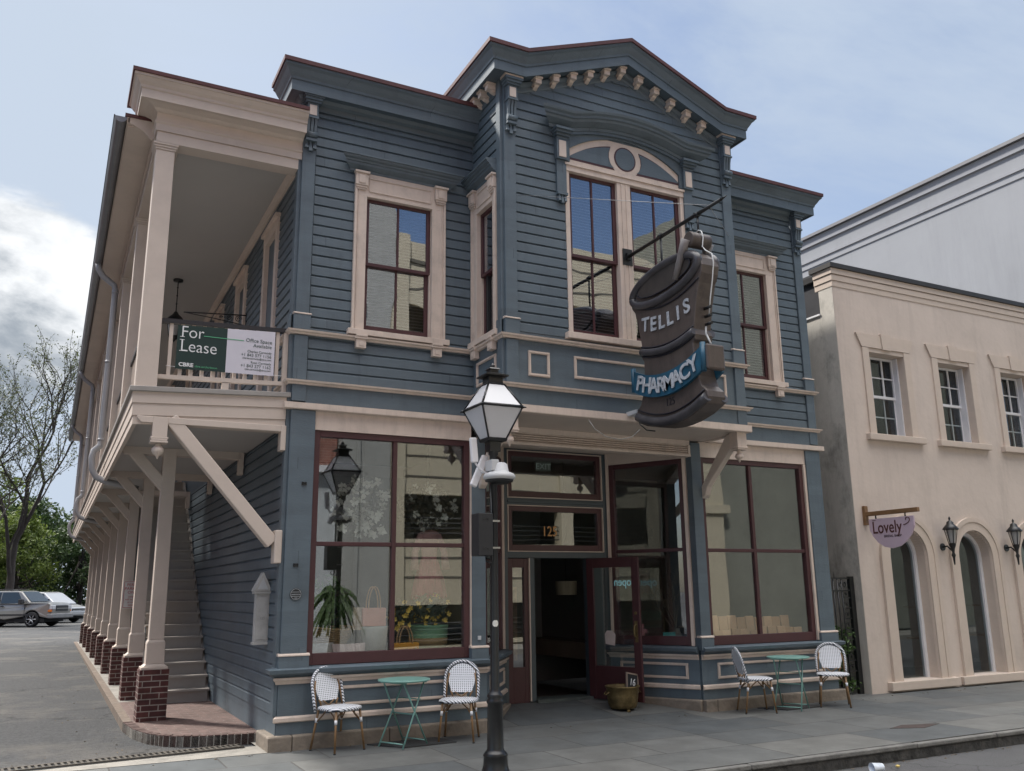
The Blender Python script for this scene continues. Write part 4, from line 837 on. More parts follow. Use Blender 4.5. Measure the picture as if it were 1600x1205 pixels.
for x in ux:
    wr = bpy.data.objects.new('window', None); C.objects.link(wr); wr.parent = NB
    t_ = MB().poly(FN, [(x-.62, 5.875), (x-.11, 5.875), (x-.13, 6.12), (x-.74, 6.12)], -.01, .035); t_.poly(FN, [(x+.11, 5.875), (x+.62, 5.875), (x+.74, 6.12), (x+.13, 6.12)], -.01, .035); t_.poly(FN, [(x-.105, 5.86), (x+.105, 5.86), (x+.13, 6.15), (x-.13, 6.15)], -.01, .055); t_.obj('lintel', STTRIM, wr)
    t_ = MB().box(FN, x-.61, x-.455, -.28, .03, 4.295, 5.87); t_.box(FN, x+.455, x+.61, -.28, .03, 4.295, 5.87); t_.box(FN, x-.455, x+.455, -.28, .015, 5.795, 5.87); t_.obj('surround', STTRIM, wr)
    MB().box(FN, x-.70, x+.74, -.28, .09, 4.18, 4.294).obj('sill', STTRIM, wr, bevel=.01)
    t_ = MB(); 
    for (z0, z1, n) in ((5.02, 5.79, -.22), (4.295, 5.06, -.255)):
        sash(t_, FN, x-.455, x+.455, z0, z1, n, 3, wd=.05, bot=.05); t_.box(FN, x-.4, x+.4, n-.03, n-.006, (z0+z1)/2-.012, (z0+z1)/2+.012)
    t_.box(FN, x-.454, x-.425, -.26, -.12, 4.30, 5.79); t_.box(FN, x+.425, x+.454, -.26, -.12, 4.30, 5.79); t_.obj('sash', WHITE, wr, bevel=.003)
    MB().box(FN, x-.43, x+.43, -.262, -.258, 4.3, 5.78).obj('pane', GL_DARK, wr)
    aw = bpy.data.objects.new('arched_window', None); C.objects.link(aw); aw.parent = NB
for x in ax:
    aw = bpy.data.objects.new('arched_window', None); C.objects.link(aw); aw.parent = NB
    def ring(r0, r1, n0, n1, zt=2.2, zb_=.17, seg=18):
        mb = MB(); mb.box(FN, x-r1, x-r0, n0, n1, zb_, zt); mb.box(FN, x+r0, x+r1, n0, n1, zb_, zt)
        for i in range(seg):
            a, b = math.pi*i/seg, math.pi*(i+1)/seg
            mb.poly(FN, [(x+r0*math.cos(a), zt+r0*math.sin(a)), (x+r1*math.cos(a), zt+r1*math.sin(a)), (x+r1*math.cos(b), zt+r1*math.sin(b)), (x+r0*math.cos(b), zt+r0*math.sin(b))], n0, n1)
        return mb
    q = ring(.47, .66, -.01, .035); r2 = ring(.62, .70, -.01, .05); q.add(r2.v, r2.f); q.obj('surround', STTRIM, aw)
    MB().box(FN, x-.82, x+.86, -.3, .10, .03, .169).obj('sill', STTRIM, aw, bevel=.01)
    ring(.39, .465, -.27, -.19).obj('frame', WHITE, aw); ring(.455, .47, -.30, -.02).obj('reveal', STTRIM, aw)
    pts_ = [(x-.40, .18), (x+.40, .18)]+[(x+.40*math.cos(math.pi*i/16), 2.2+.40*math.sin(math.pi*i/16)) for i in range(17)]
    MB().poly(FN, pts_, -.235, -.23).obj('pane', GL_DARK, aw)
for o in [o for o in bpy.data.objects if o.name.startswith('arched_window') and not o.children]: bpy.data.objects.remove(o)
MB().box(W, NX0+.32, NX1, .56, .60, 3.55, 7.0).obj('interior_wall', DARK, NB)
m_ = MB().box(W, NX0+.3, NX1, 2.4, 2.45, 0, 7.1); m_.box(W, NX0+.3, NX1, .5, 2.4, 3.4, 3.5); m_.box(W, NX0+.3, NX1, .5, 2.4, .02, .1); m_.obj('interior_wall', INTER, NB)
for i, x in enumerate(ax[:3]):
    for z in (.75, 1.3): MB().box(W, x-.75, x-.05, .9, 1.2, z, z+.03).obj('shelf', mat('shelf_wood', (.16, .09, .05), .6) if i+z < .8 else bpy.data.materials['shelf_wood'], NB)
# projecting shop sign
PS = thing('projecting_sign', 'pale lilac half-round bridal shop sign hanging from a wooden wall arm', 'shop sign', (9.78, .156, 2.3), world=True)
WOOD = mat('sign_arm_wood', (.20, .11, .05), .6, var=.3, vs=12, stretch=(1, .2, 1)); LIL = mat('lilac_board', (.56, .44, .52), .5, var=.03); BRN = mat('brown_lettering', (.10, .035, .03), .5)
MB().box(W, 9.74, 9.82, .10, .155, 2.70, 3.02).box(W, 9.75, 9.81, -.92, .10, 2.845, 2.915).obj('arm', WOOD, PS, bevel=.004)
bd = [(.06, 2.79), (.06, 2.62), (-.0, 2.50), (-.09, 2.40), (-.21, 2.325), (-.36, 2.295), (-.52, 2.325), (-.65, 2.40), (-.75, 2.50), (-.82, 2.63), (-.82, 2.79)]
FP = Fr(9.765, 0, -90)
MB().poly(FP, [(-y, z) for y, z in bd], -.03, 0).obj('board', LIL, PS, bevel=.003)
for y in (-.08, -.66): MB().tube([(9.78, y, 2.78), (9.78, y, 2.86)], .012, 8).obj('hanger', BLACK, PS)
LV = text('lettering', 'Lovely', FP, .0, .001, 2.55, .28, BRN, PS, bold=.003, sx=.80)
m_ = MB().tube([FP.p(.625, .003, 2.66), FP.p(.665, .003, 2.665), FP.p(.72, .003, 2.69), FP.p(.75, .003, 2.725), FP.p(.745, .003, 2.76), FP.p(.71, .003, 2.775), FP.p(.675, .003, 2.76), FP.p(.675, .003, 2.73)], .007, 6)
m_.obj('swash', BRN, PS)
for u, z in ((.05, 2.554), (.05, 2.765)): MB().box(FP, u-.035, u+.035, .0, .004, z-.004, z+.004).obj('serif', BRN, PS); text('lettering', 'BRIDAL SHOP', FP, .22, .001, 2.475, .06, BRN, PS, sx=.95)
# wall lanterns between the arches
def wall_lantern(x, y, z, label):
    r = thing('wall_lantern', label, 'wall lantern', (x, y, z), group='black carriage lanterns on the stucco wall')
    m = MB(); m.tube([(0, 0, 0), (0, -.02, 0)], .06, 14); m.tube([(0, -.02, 0), (.0, -.10, .01), (.0, -.17, -.06), (0, -.2, -.02), (0, -.2, .06)], .014, 8); m.lathe((0, -.2, 0), [(.0, -.30), (.012, -.28), (.02, -.18), (.035, -.14), (.02, -.10), (.03, -.04), (.055, .02), (.06, .05)], 12); m.obj('bracket', BLACK, r)
    m = MB()
    for k in range(6):
        a = math.pi/3*k; m.tube([(.055*math.cos(a), -.2+.055*math.sin(a), .05), (.10*math.cos(a), -.2+.10*math.sin(a), .27)], .007, 5)
    m.lathe((0, -.2, 0), [(.125, .265), (.13, .285), (.09, .33), (.06, .36), (.055, .39), (.03, .41), (.012, .42), (.02, .45), (.0, .49)], 12); m.obj('cage', BLACK, r)
    MB().lathe((0, -.2, 0), [(.045, .055), (.088, .265)], 12).obj('glass', mat('lantern_glass', (.35, .35, .34), .15, var=.02) if 'lantern_glass' not in bpy.data.materials else bpy.data.materials['lantern_glass'], r)
    return r
wl = wall_lantern(11.66, .156, 2.36, 'black lantern on the stucco wall between the first and second arched windows')
wl.scale = (1.04, 1.04, 1.08)
dup(wl, (13.43, .156, 2.36), 0, 'black lantern right of the second arched window at the right edge of the photo')
# ================================================================ tall pale building beyond
TB = thing('office_block', 'tall pale blue-grey building with a stepped cornice rising behind the stucco shop', 'building')
PALE = mat('pale_render', (.29, .30, .32), .85, var=.06, vs=.4, streak=(1.5, .5, .8, .15)); TX = 20.0
MB().box(W, TX, TX+25, 1.5, 42, 0, 13.3).obj('wall', PALE, TB)
m_ = MB()
for z0, z1, n in ((12.40, 12.46, .03), (12.62, 12.70, .04), (13.15, 13.42, .07)): m_.box(W, TX-n, TX+25, 1.5-n, 42, z0, z1)
m_.obj('cornice', PALE, TB); MB().box(W, TX-.17, TX+25, 1.4, 42.1, 13.43, 13.53).obj('coping', mat('grey_coping', (.16, .16, .17), .5), TB)
# ================================================================ iron gate and ivy in the alley
GT = thing('iron_gate', 'black wrought iron gate closing the alley beside the blue shop', 'gate', (9.1, .32, 0), world=True)
m_ = MB()
for i in range(6): x = 8.80+i*.095; m_.tube([(x, .32, .06), (x, .32, 1.82)], .013, 6); 
for i in range(3): x = 8.92+i*.10; m_.tube([(x, .32, 1.82), (x, .32, 1.95+(i == 1)*.15)], [.009, .002], 6)
m_.obj('bars', BLACK, GT)
m_ = MB()
for z in (.10, 1.62, 1.82): m_.box(W, 8.72, 9.50, .305, .335, z, z+.025)
m_.box(W, 9.44, 9.53, .29, .35, 0, 1.86); m_.obj('frame', BLACK, GT)
m_ = MB()
for k in range(8):
    z = .35+k*.165; m_.box(W, 9.28, 9.44, .31, .33, z, z+.022); m_.box(W, 9.28, 9.302, .31, .33, z+.0225, z+.11); m_.box(W, 9.3015, 9.37, .31, .33, z+.09, z+.11); m_.box(W, 9.352, 9.37, .31, .33, z+.05, z+.0895)
m_.obj('fretwork', BLACK, GT)
for cx_ in (9.25, 9.34): MB().tube([(cx_+.035*math.cos(a/10*2*math.pi)*(1-a/30), .32, 1.73+.04*math.sin(a/10*2*math.pi)) for a in range(16)], .009, 5).obj('scroll', BLACK, GT)
def leafmat(name, c1, c2, tr=.25):
    m = bpy.data.materials.new(name); m.use_nodes = True; t = m.node_tree; n = t.nodes; l = t.links; n.clear()
    o = n.new('ShaderNodeOutputMaterial'); df = n.new('ShaderNodeBsdfPrincipled'); df.inputs['Roughness'].default_value = .55; ts = n.new('ShaderNodeBsdfTranslucent'); mx = n.new('ShaderNodeMixShader'); mx.inputs[0].default_value = tr
    g = n.new('ShaderNodeNewGeometry'); no = n.new('ShaderNodeTexNoise'); no.inputs['Scale'].default_value = .9; no.inputs['Detail'].default_value = 3; l.new(g.outputs['Position'], no.inputs['Vector'])
    n2_ = n.new('ShaderNodeTexWhiteNoise'); l.new(g.outputs['True Normal'], n2_.inputs['Vector'])
    ad = n.new('ShaderNodeMath'); ad.operation = 'MULTIPLY_ADD'; l.new(n2_.outputs['Value'], ad.inputs[0]); ad.inputs[1].default_value = .55; l.new(no.outputs[0], ad.inputs[2])
    mr = n.new('ShaderNodeMapRange'); l.new(ad.outputs[0], mr.inputs[0]); mr.inputs[1].default_value = .45; mr.inputs[2].default_value = 1.05
    c = n.new('ShaderNodeMix'); c.data_type = 'RGBA'; l.new(mr.outputs[0], c.inputs[0]); c.inputs[6].default_value = (*c1, 1); c.inputs[7].default_value = (*c2, 1)
    l.new(c.outputs[2], df.inputs['Base Color']); l.new(c.outputs[2], ts.inputs[0]); l.new(df.outputs[0], mx.inputs[1]); l.new(ts.outputs[0], mx.inputs[2]); l.new(mx.outputs[0], o.inputs[0]); return m
IVY = leafmat('ivy_leaves', (.03, .065, .018), (.10, .18, .05)); DKLEAF = leafmat('dark_foliage', (.018, .038, .010), (.060, .100, .028)); YLEAF = leafmat('sunlit_foliage', (.050, .085, .014), (.17, .22, .045), .35); BARK = mat('bark', (.055, .045, .038), .9, var=.3, vs=8, bump=.5)
def leaves(mb, rg, c, rad, n, s, flat_=.0):
    for _ in range(n):
        v = Vector((rg.gauss(0, 1), rg.gauss(0, 1), rg.gauss(0, 1))).normalized()*(rg.random()**.45)
        p = Vector(c)+Vector((v.x*rad[0], v.y*rad[1], v.z*rad[2])); a = Vector((rg.gauss(0, 1), rg.gauss(0, 1), rg.gauss(0, 1)*(1-flat_))).normalized(); b = a.cross(Vector((rg.gauss(0, 1), rg.gauss(0, 1), rg.gauss(0, 1)))).normalized(); k = s*rg.uniform(.6, 1.3)
        mb.add([p-a*k, p+b*k*.45, p+a*k, p-b*k*.45], [(0, 1, 2, 3)])
rg = random.Random(7)
IV = thing('ivy_shrub', 'dark leafy ivy climbing behind the lower bars of the alley gate', 'shrub', (9.2, .55, 0), world=True)
m_ = MB()
for i in range(34): leaves(m_, rg, (rg.uniform(8.95, 9.45), rg.uniform(.24, .6), rg.uniform(.08, 1.05)), (.13, .1, .13), 34, .035)
for i in range(7): leaves(m_, rg, (8.78+rg.uniform(0, .15), .7, rg.uniform(1.8, 2.2)), (.10, .1, .12), 22, .035)
m_.obj('leaves', IVY, IV); m_ = MB()
for i in range(6): x = rg.uniform(8.9, 9.4); m_.tube([(x, .55, 0), (x+rg.uniform(-.1, .1), .55, .5), (x+rg.uniform(-.15, .05), .6, 1.0)], .009, 5)
m_.obj('stem', BARK, IV)
# ================================================================ trees behind the car park
def leafy_tree(name, label, x, y, h, r, mt, seed, cl=60, per=95, s=.16, z0=None, low=.15):
    rg = random.Random(seed); z0 = gz(y)-.02 if z0 is None else z0
    t = thing(name, label, 'tree', (x, y, z0), group='trees at the back of the car park')
    tk = MB(); tk.tube([(0, 0, -.1), (.1, .05, h*.25), (-.05, 0, h*.55)], [.04*h/2+.08, .03*h/2+.05, .06], 9)
    cr = MB()
    for i in range(cl):
        a = rg.uniform(0, 2*math.pi); zz = low+(1-low)*rg.random()**.85; rr = r*(math.sin(math.pi*min(1, .22+zz*.80)))**.6*rg.uniform(.35, 1.0)
        c = (rr*math.cos(a), rr*math.sin(a), h*zz*rg.uniform(.85, 1.0)); q = rg.uniform(.5, 1.05)*r*.30
        leaves(cr, rg, c, (q, q, q*.75), per, s)
        if i % 6 == 0: tk.tube([(0, 0, h*.2+i*.004*h), (c[0]*.5, c[1]*.5, c[2]*.7), (c[0]*.9, c[1]*.9, c[2]*.95)], [.09, .05, .02], 5)
    tk.obj('trunk', BARK, t); cr.obj('crown', mt, t); return t
leafy_tree('broadleaf_tree', 'yellow-green sunlit tree at the left edge beyond the car park', -9.6, 53, 10.5, 3.6, YLEAF, 3, 80, 110, .15)
leafy_tree('broadleaf_tree', 'mid-green bushy tree behind the silver car roof', -4.3, 57, 7.6, 3.1, YLEAF, 5, 80, 110, .14, low=.03)
leafy_tree('evergreen_tree', 'dark green dense tree next to the far end of the arcade', -.4, 60, 7.4, 4.0, DKLEAF, 8, 95, 120, .15, low=.0)
leafy_tree('evergreen_tree', 'dark evergreen between the parked cars and the bare tree', -4.0, 64, 8.6, 4.6, DKLEAF, 9, 95, 110, .16, low=.0)
leafy_tree('broadleaf_tree', 'light green tree standing taller behind the others at far left', -7.6, 66, 13.2, 3.9, YLEAF, 12, 70, 110, .17, low=.2)
leafy_tree('evergreen_tree', 'dark green tree low beside the left edge behind the cars', -9.5, 62, 7.0, 4.4, DKLEAF, 14, 80, 110, .16, low=.0)
struct(MB().box(W, -14, 6, 66.5, 67.5, 0, 5.4).obj('far_hedge', DKLEAF), 'stuff') if 0 else None
hd = MB(); rg = random.Random(21)
for i in range(330): leaves(hd, rg, (rg.uniform(-12, 4), rg.uniform(67, 69), rg.uniform(.3, 6.6)), (1.0, .6, .8), 60, .2)
struct(hd.obj('woodland', DKLEAF), 'stuff')
wg = MB(); 
for i in range(60): leaves(wg, rg, (rg.uniform(-14, 5), rg.uniform(57.0, 59.5), .45+rg.uniform(0, .35)), (.8, .6, .25), 45, .10)
struct(wg.obj('ground_cover', DKLEAF), 'stuff')
# bare spring tree
def bare_tree(x, y, label, seed, H, lean):
    rg = random.Random(seed); t = thing('bare_tree', label, 'tree', (x, y, gz(y)-.02)); mb = MB(); tw = MB(); lv = MB()
    def grow(p, d, r, ln, dep):
        pts_ = [p]; n = 4
        for i in range(n):
            d = (d+Vector((rg.uniform(-.16, .16), rg.uniform(-.16, .16), rg.uniform(-.02, .10)))).normalized(); p = p+d*ln/n; pts_.append(p)
        (mb if dep < 2 else tw).tube(pts_, [r*(1-.42*i/n) for i in range(n+1)], 7 if dep < 2 else 4, cap=False)
        if dep >= 3:
            for q in pts_[1:]:
                for _ in range(2):
                    leaves(lv, rg, q, (.22, .22, .2), 1, .075)
        if dep < 6:
            k = 3 if dep < 5 else 2
            for j in range(k):
                a = rg.uniform(.30, .75); ax_ = Vector((rg.gauss(0, 1), rg.gauss(0, .7), rg.gauss(0, .3))).normalized(); nd_ = (d*math.cos(a)+(ax_-ax_.dot(d)*d).normalized()*math.sin(a)); nd_.z += .12; nd_.normalize()
                grow(pts_[-1] if j < 2 else pts_[rg.randint(2, 3)], nd_, r*.62*(1 if j == 0 else .84), ln*rg.uniform(.62, .86), dep+1)
    grow(Vector((0, 0, 0)), Vector((lean, 0, 1)).normalized(), .28, H*.27, 0)
    mb.obj('trunk', BARK, t); tw.obj('twigs', BARK, t); lv.obj('buds', leafmat('spring_buds', (.04, .05, .02), (.12, .14, .05)) if 'spring_buds' not in bpy.data.materials else bpy.data.materials['spring_buds'], t); return t
bare_tree(-4.5, 50, 'nearly leafless tree with open dark branches against the sky, right of its leafy neighbours', 11, 17.5, .10)
bare_tree(-7.8, 47, 'nearly leafless tree at the left edge with fine twigs against the clouds', 5, 15.5, .05)
# ================================================================ parked cars
TYRE = mat('tyre_rubber', (.015, .015, .016), .8); CARGL = mat('car_glass', (.02, .03, .035), .06, var=.02, spec=.9); RIM = mat('alloy_rim', (.45, .45, .46), .3, metal=.8); TRIM = mat('black_plastic', (.03, .03, .032), .5)
def car(kind, label, x, y, rz, P1, P2, body, glas, L_, dims):
    """body: side outline (x,z); glas: greenhouse outline; all in metres, nose towards +x, near side -y"""
    t = thing(kind, label, 'car', (x, y, gz(y)), rz, 'cars parked at the back of the lot'); hw, tw, wb, wr = dims
    FC = Fr(0, 0, 0)
    def loftside(mb, outline, w0, w1, zref0, zref1):   # width eases in with height
        k = len(outline); vs = []
        for s_ in (-1, 1):
            for (u, z) in outline:
                f = min(1, max(0, (z-zref0)/(zref1-zref0))); wv = w0+(w1-w0)*f; e = max(0, abs(u)-L_/2+.45)/.45; vs.append((u, s_*(wv-.16*e*e), z))
        return mb.add(vs, [list(range(k)), list(range(k, 2*k))[::-1]]+[(i, i+k, (i+1) % k+k, (i+1) % k) for i in range(k)])
    bo = loftside(MB(), body, hw, hw-.03, .5, 1.2).obj('body', P1, t, bevel=.05)
    gh = loftside(MB(), glas, hw-.05, tw, glas[0][1], max(z for u, z in glas)).obj('cabin', P1, t, bevel=.05)
    zb_, zt = glas[0][1]+.04, max(z for u, z in glas)-.10
    def side_w(f): return (hw-.05)+(tw-hw+.05)*f
    zmax = max(z for u, z in glas)
    for s_ in (-1, 1):
        for (a, b, c, d) in P2['win']:
            fz0 = (zb_-glas[0][1])/(zmax-glas[0][1]); fz1 = (zt-glas[0][1])/(zmax-glas[0][1]); w0, w1 = side_w(fz0)+.012, side_w(fz1)+.012
            MB().hexa([(a, s_*(w0-.02), zb_), (b, s_*(w0-.02), zb_), (b, s_*w0, zb_), (a, s_*w0, zb_)], [(c, s_*(w1-.02), zt), (d, s_*(w1-.02), zt), (d, s_*w1, zt), (c, s_*w1, zt)]).obj('side_window', CARGL, t)
    (a, za), (b, zb2) = P2['ws']; d = Vector((b-a, 0, zb2-za)).normalized(); nn = Vector((d.z, 0, -d.x))*.03
    if nn.x < 0: nn = -nn
    w0, w1 = hw-.17, tw-.08
    MB().add([(a+nn.x, -w0, za+nn.z), (a+nn.x, w0, za+nn.z), (b+nn.x, w1, zb2+nn.z), (b+nn.x, -w1, zb2+nn.z)], [(0, 1, 2, 3)]).obj('windscreen', CARGL, t)
    for sx in (-1, 1):
        for s_ in (-1, 1):
            cx_ = sx*wb/2; r = bpy.data.objects.new('wheel', None); C.objects.link(r); r.parent = t
            yy = s_*(hw-.11); m = MB(); pr_ = [(wr-.11, -.12), (wr-.02, -.12), (wr, -.08), (wr, .08), (wr-.02, .12), (wr-.11, .12)]; vs = []; sg = 22
            for (rr, q) in pr_:
                for j in range(sg): an = 2*math.pi*j/sg; vs.append((cx_+rr*math.cos(an), yy+q, wr+rr*math.sin(an)))
            m.add(vs, [(i*sg+j, i*sg+(j+1) % sg, (i+1)*sg+(j+1) % sg, (i+1)*sg+j) for i in range(5) for j in range(sg)], True); m.obj('tyre', TYRE, r)
            m = MB(); m.tube([(cx_, yy+s_*.06, wr), (cx_, yy+s_*.075, wr)], .06, 12)
            for j in range(6): an = j*math.pi/3; m.tube([(cx_, yy+s_*.07, wr), (cx_+(wr-.1)*math.cos(an), yy+s_*.085, wr+(wr-.1)*math.sin(an))], .032, 6)
            for j in range(20): an, a2 = j*math.pi/10, (j+1)*math.pi/10; m.tube([(cx_+(wr-.11)*math.cos(an), yy+s_*.09, wr+(wr-.11)*math.sin(an)), (cx_+(wr-.11)*math.cos(a2), yy+s_*.09, wr+(wr-.11)*math.sin(a2))], .016, 5)
            m.obj('rim', RIM, r)
            MB().tube([(cx_, yy-s_*.14, wr), (cx_, yy+s_*.03, wr)], wr-.09, 20).obj('wheel_well', TYRE, r)
    for s_ in (-1, 1):
        MB().box(W, L_/2-.16, L_/2+.0, *sorted((s_*(hw-.42), s_*(hw-.10))), P2['hl'][0], P2['hl'][1]).obj('headlight', mat('headlight_lens', (.55, .56, .58), .12, var=.05) if 'headlight_lens' not in bpy.data.materials else bpy.data.materials['headlight_lens'], t, bevel=.02)
        MB().box(W, L_/2-.22, L_/2-.03, *sorted((s_*(hw-.30), s_*(hw-.075))), P2['hl'][0]-.13, P2['hl'][0]-.02).obj('indicator', mat('amber_lens', (.6, .16, .02), .2) if 'amber_lens' not in bpy.data.materials else bpy.data.materials['amber_lens'], t, bevel=.01)
        m = MB().box(W, P2['mir']-.10, P2['mir']+.10, *sorted((s_*(hw+.02), s_*(hw+.24))), zb_-.02, zb_+.20); m.box(W, P2['mir']-.03, P2['mir']+.05, *sorted((s_*(hw-.08), s_*(hw+.05))), zb_-.01, zb_+.05); m.obj('wing_mirror', TRIM, t, bevel=.02)
        for hx in P2['doors']: MB().box(W, hx, hx+.17, *sorted((s_*(hw-.02), s_*(hw+.022))), 1.02, 1.09).obj('door_handle', TRIM, t, bevel=.01)
        m = MB().box(W, -L_/2+.5, L_/2-.75, *sorted((s_*(hw-.03), s_*(hw+.012))), .58, .66) if kind != 'minivan' else MB().box(W, -L_/2+.5, L_/2-.75, *sorted((s_*(hw-.03), s_*(hw+.008))), .5, .54)
        m.obj('side_moulding', TRIM, t)
        for dx in P2['gaps']: MB().box(W, dx-.006, dx+.006, *sorted((s_*(hw-.05), s_*(hw+.003))), .42, zb_-.03).obj('door_gap', TRIM, t)
    MB().box(W, L_/2-.06, L_/2+.018, -hw+.44, hw-.44, P2['hl'][0]-.10, P2['hl'][1]-.01).obj('grille', TRIM, t, bevel=.01); MB().box(W, L_/2-.02, L_/2+.035, -hw+.46, hw-.46, P2['hl'][0]+.02, P2['hl'][0]+.06).obj('grille_bar', P1, t)
    MB().box(W, L_/2-.22, L_/2+.10, -hw+.03, hw-.03, .43, .66).obj('bumper', P2['bm'], t, bevel=.04)
    MB().box(W, -L_/2+.4, L_/2-.4, -hw+.1, hw-.1, .24, .44).obj('underbody', TYRE, t)
    return t
def archcut(cx_, wr, z): return [(cx_+(wr+.07)*math.cos(a), wr+(wr+.07)*math.sin(a)) for a in [math.pi*k/10 for k in range(0, 11)] if wr+(wr+.07)*math.sin(a) >= z]
L1 = 5.05; wb = 2.95; wr = .385; zb = .40
bodyo = [(-2.45, zb), (-2.52, .55), (-2.52, 1.12), (-2.35, 1.17), (1.05, 1.24), (1.35, 1.25), (2.28, 1.19), (2.44, 1.13), (2.52, .95), (2.50, .55), (2.42, zb)]+archcut(wb/2, wr, zb)+[(0, zb-.03)]+archcut(-wb/2, wr, zb)
SILV = mat('pewter_car_paint', (.24, .235, .22), .32, metal=.3, var=.03, coat=.7); SILV2 = mat('silver_car_paint', (.42, .43, .44), .3, metal=.3, var=.03, coat=.7)
suv = car('parked_suv', 'pewter four-door estate utility car with roof rails, nose to the right, parked in front', -3.72, 44.6, -R(32.7), SILV,
    {'win': [(-2.30, -1.42, -2.18, -1.42), (-1.36, -.42, -1.36, -.42), (-.34, .92, -.34, .52)], 'ws': ((1.27, 1.26), (.66, 1.77)), 'hl': (.88, 1.08), 'mir': .92, 'doors': (-1.28, -.28), 'gaps': (-1.39, -.38, 1.05), 'bm': mat('grey_bumper', (.22, .22, .22), .5)},
    bodyo, [(-2.45, 1.17), (1.32, 1.22), (.66, 1.80), (.45, 1.85), (-2.05, 1.86), (-2.25, 1.80)], L1, (.97, .74, wb, wr))
m_ = MB(); 
for s_ in (-1, 1): m_.tube([(.2, s_*.62, 1.85), (.1, s_*.62, 1.92), (-1.7, s_*.62, 1.92), (-1.8, s_*.62, 1.86)], .018, 6)
m_.obj('roof_rack', TRIM, suv)
L2 = 4.9; wb2 = 2.9
bodyo2 = [(-2.38, .36), (-2.44, .55), (-2.44, 1.02), (-2.3, 1.08), (1.2, 1.08), (1.6, 1.02), (2.25, .88), (2.41, .74), (2.43, .5), (2.36, .36)]+archcut(wb2/2, .34, .36)+[(0, .34)]+archcut(-wb2/2, .34, .36)
car('minivan', 'pale silver people carrier half hidden behind the pewter car', -2.45, 50.4, -R(42), SILV2,
    {'win': [(-2.2, -1.35, -2.0, -1.35), (-1.28, -.25, -1.28, -.25), (-.18, 1.0, -.18, .55)], 'ws': ((1.45, 1.08), (.50, 1.70)), 'hl': (.66, .82), 'mir': 1.05, 'doors': (-1.2, -.12), 'gaps': (-1.32, -.21, 1.1), 'bm': SILV2},
    bodyo2, [(-2.36, 1.06), (1.55, 1.07), (.60, 1.70), (.30, 1.77), (-1.95, 1.78), (-2.2, 1.70)], L2, (.96, .72, wb2, .34))
# ================================================================ the other side of the street (seen in the glass)
GA = thing('parking_garage', 'cream concrete parking garage with open decks across the street', 'garage')
CRC = mat('cream_concrete', (.50, .45, .34), .8, var=.05, vs=.5); 
GY = -14.6; X0 = 6.4; X1 = 17.5
m_ = MB(); m_.box(W, X0, X1, GY-18, GY-17.6, 0, 12.4)
for z0, z1 in ((0, .12), (1.3, 3.25), (4.6, 6.5), (7.6, 9.4), (10.6, 12.7)):
    m_.box(W, X0, X1, GY-.25, GY, z0, z1); m_.box(W, X0, X1, GY-18, GY-.25, z1-.3, z1-.02)
m_.obj('deck', CRC, GA); m_ = MB()
for z in (2.1, 2.65, 5.1, 5.75, 8.2, 8.8, 11.2, 12.0): m_.box(W, X0, X1, GY, GY+.02, z, z+.05)
m_.obj('groove', mat('groove_shadow_grey', (.12, .11, .09), .9), GA)
m_ = MB()
for x in (X0, X0+3.7, X0+7.4, X1-.6): m_.box(W, x, x+.5, GY-.4, GY+.12, 1.3 if x == X0 else 0, 12.8)
m_.obj('pier', CRC, GA); MB().box(W, 4.9, X0, GY-6, GY+.2, 0, 13.9).box(W, 5.3, 5.42, GY+.2, GY+.28, 0, 13.8).obj('stair_tower', mat('grey_concrete', (.34, .345, .33), .85, var=.08), GA)
m_ = MB()
for z in (.12, 3.25, 6.5):
    for k in range(4): m_.tube([(X0, GY-.1, z+.18+k*.16), (X1, GY-.1, z+.18+k*.16)], .02, 5)
m_.obj('railing', BLACK, GA)
SW_ = thing('stucco_hall', 'plain grey-green stucco building with a cream pilaster across the street', 'building')
MB().box(W, X1+.02, 34, GY-12, GY-.05, 0, 15.5).obj('wall', mat('plain_grey_stucco', (.22, .225, .19), .9, var=.14, vs=.7, dirt=(.16, .16, .14), dirtamt=.5), SW_); MB().box(W, X1+.6, X1+1.5, GY-.05, GY+.25, 0, 11.6).box(W, X1+.4, X1+1.7, GY-.04, GY+.35, 4.3, 4.6).obj('pilaster', CRC, SW_)
BR_ = thing('brick_house', 'red brick building with pale storefront across the street', 'building'); RB = brickmat('red_brick_wall', (.26, .09, .06), (.20, .07, .05), (.35, .3, .27), 1, 1, 'side', bw=.22, bh=.075, ms=.008)
MB().box(W, -14, 4.85, GY-12, GY-.2, 5.3, 13.5).obj('upper_wall', RB, BR_); MB().box(W, -13.9, 4.84, GY-11.9, GY-.1, 0, 5.1).obj('storefront', mat('pale_storefront', (.50, .53, .55), .6, var=.1), BR_); MB().box(W, -14.1, 4.86, GY-12, GY+.25, 5.1, 5.3).obj('cornice', WHITE, BR_)
m_ = MB()
for i in range(7): m_.box(W, -13+i*2.5, -12+i*2.5, GY-.24, GY-.15, 6.4, 8.4)
m_.obj('window', GL_DARK, BR_)
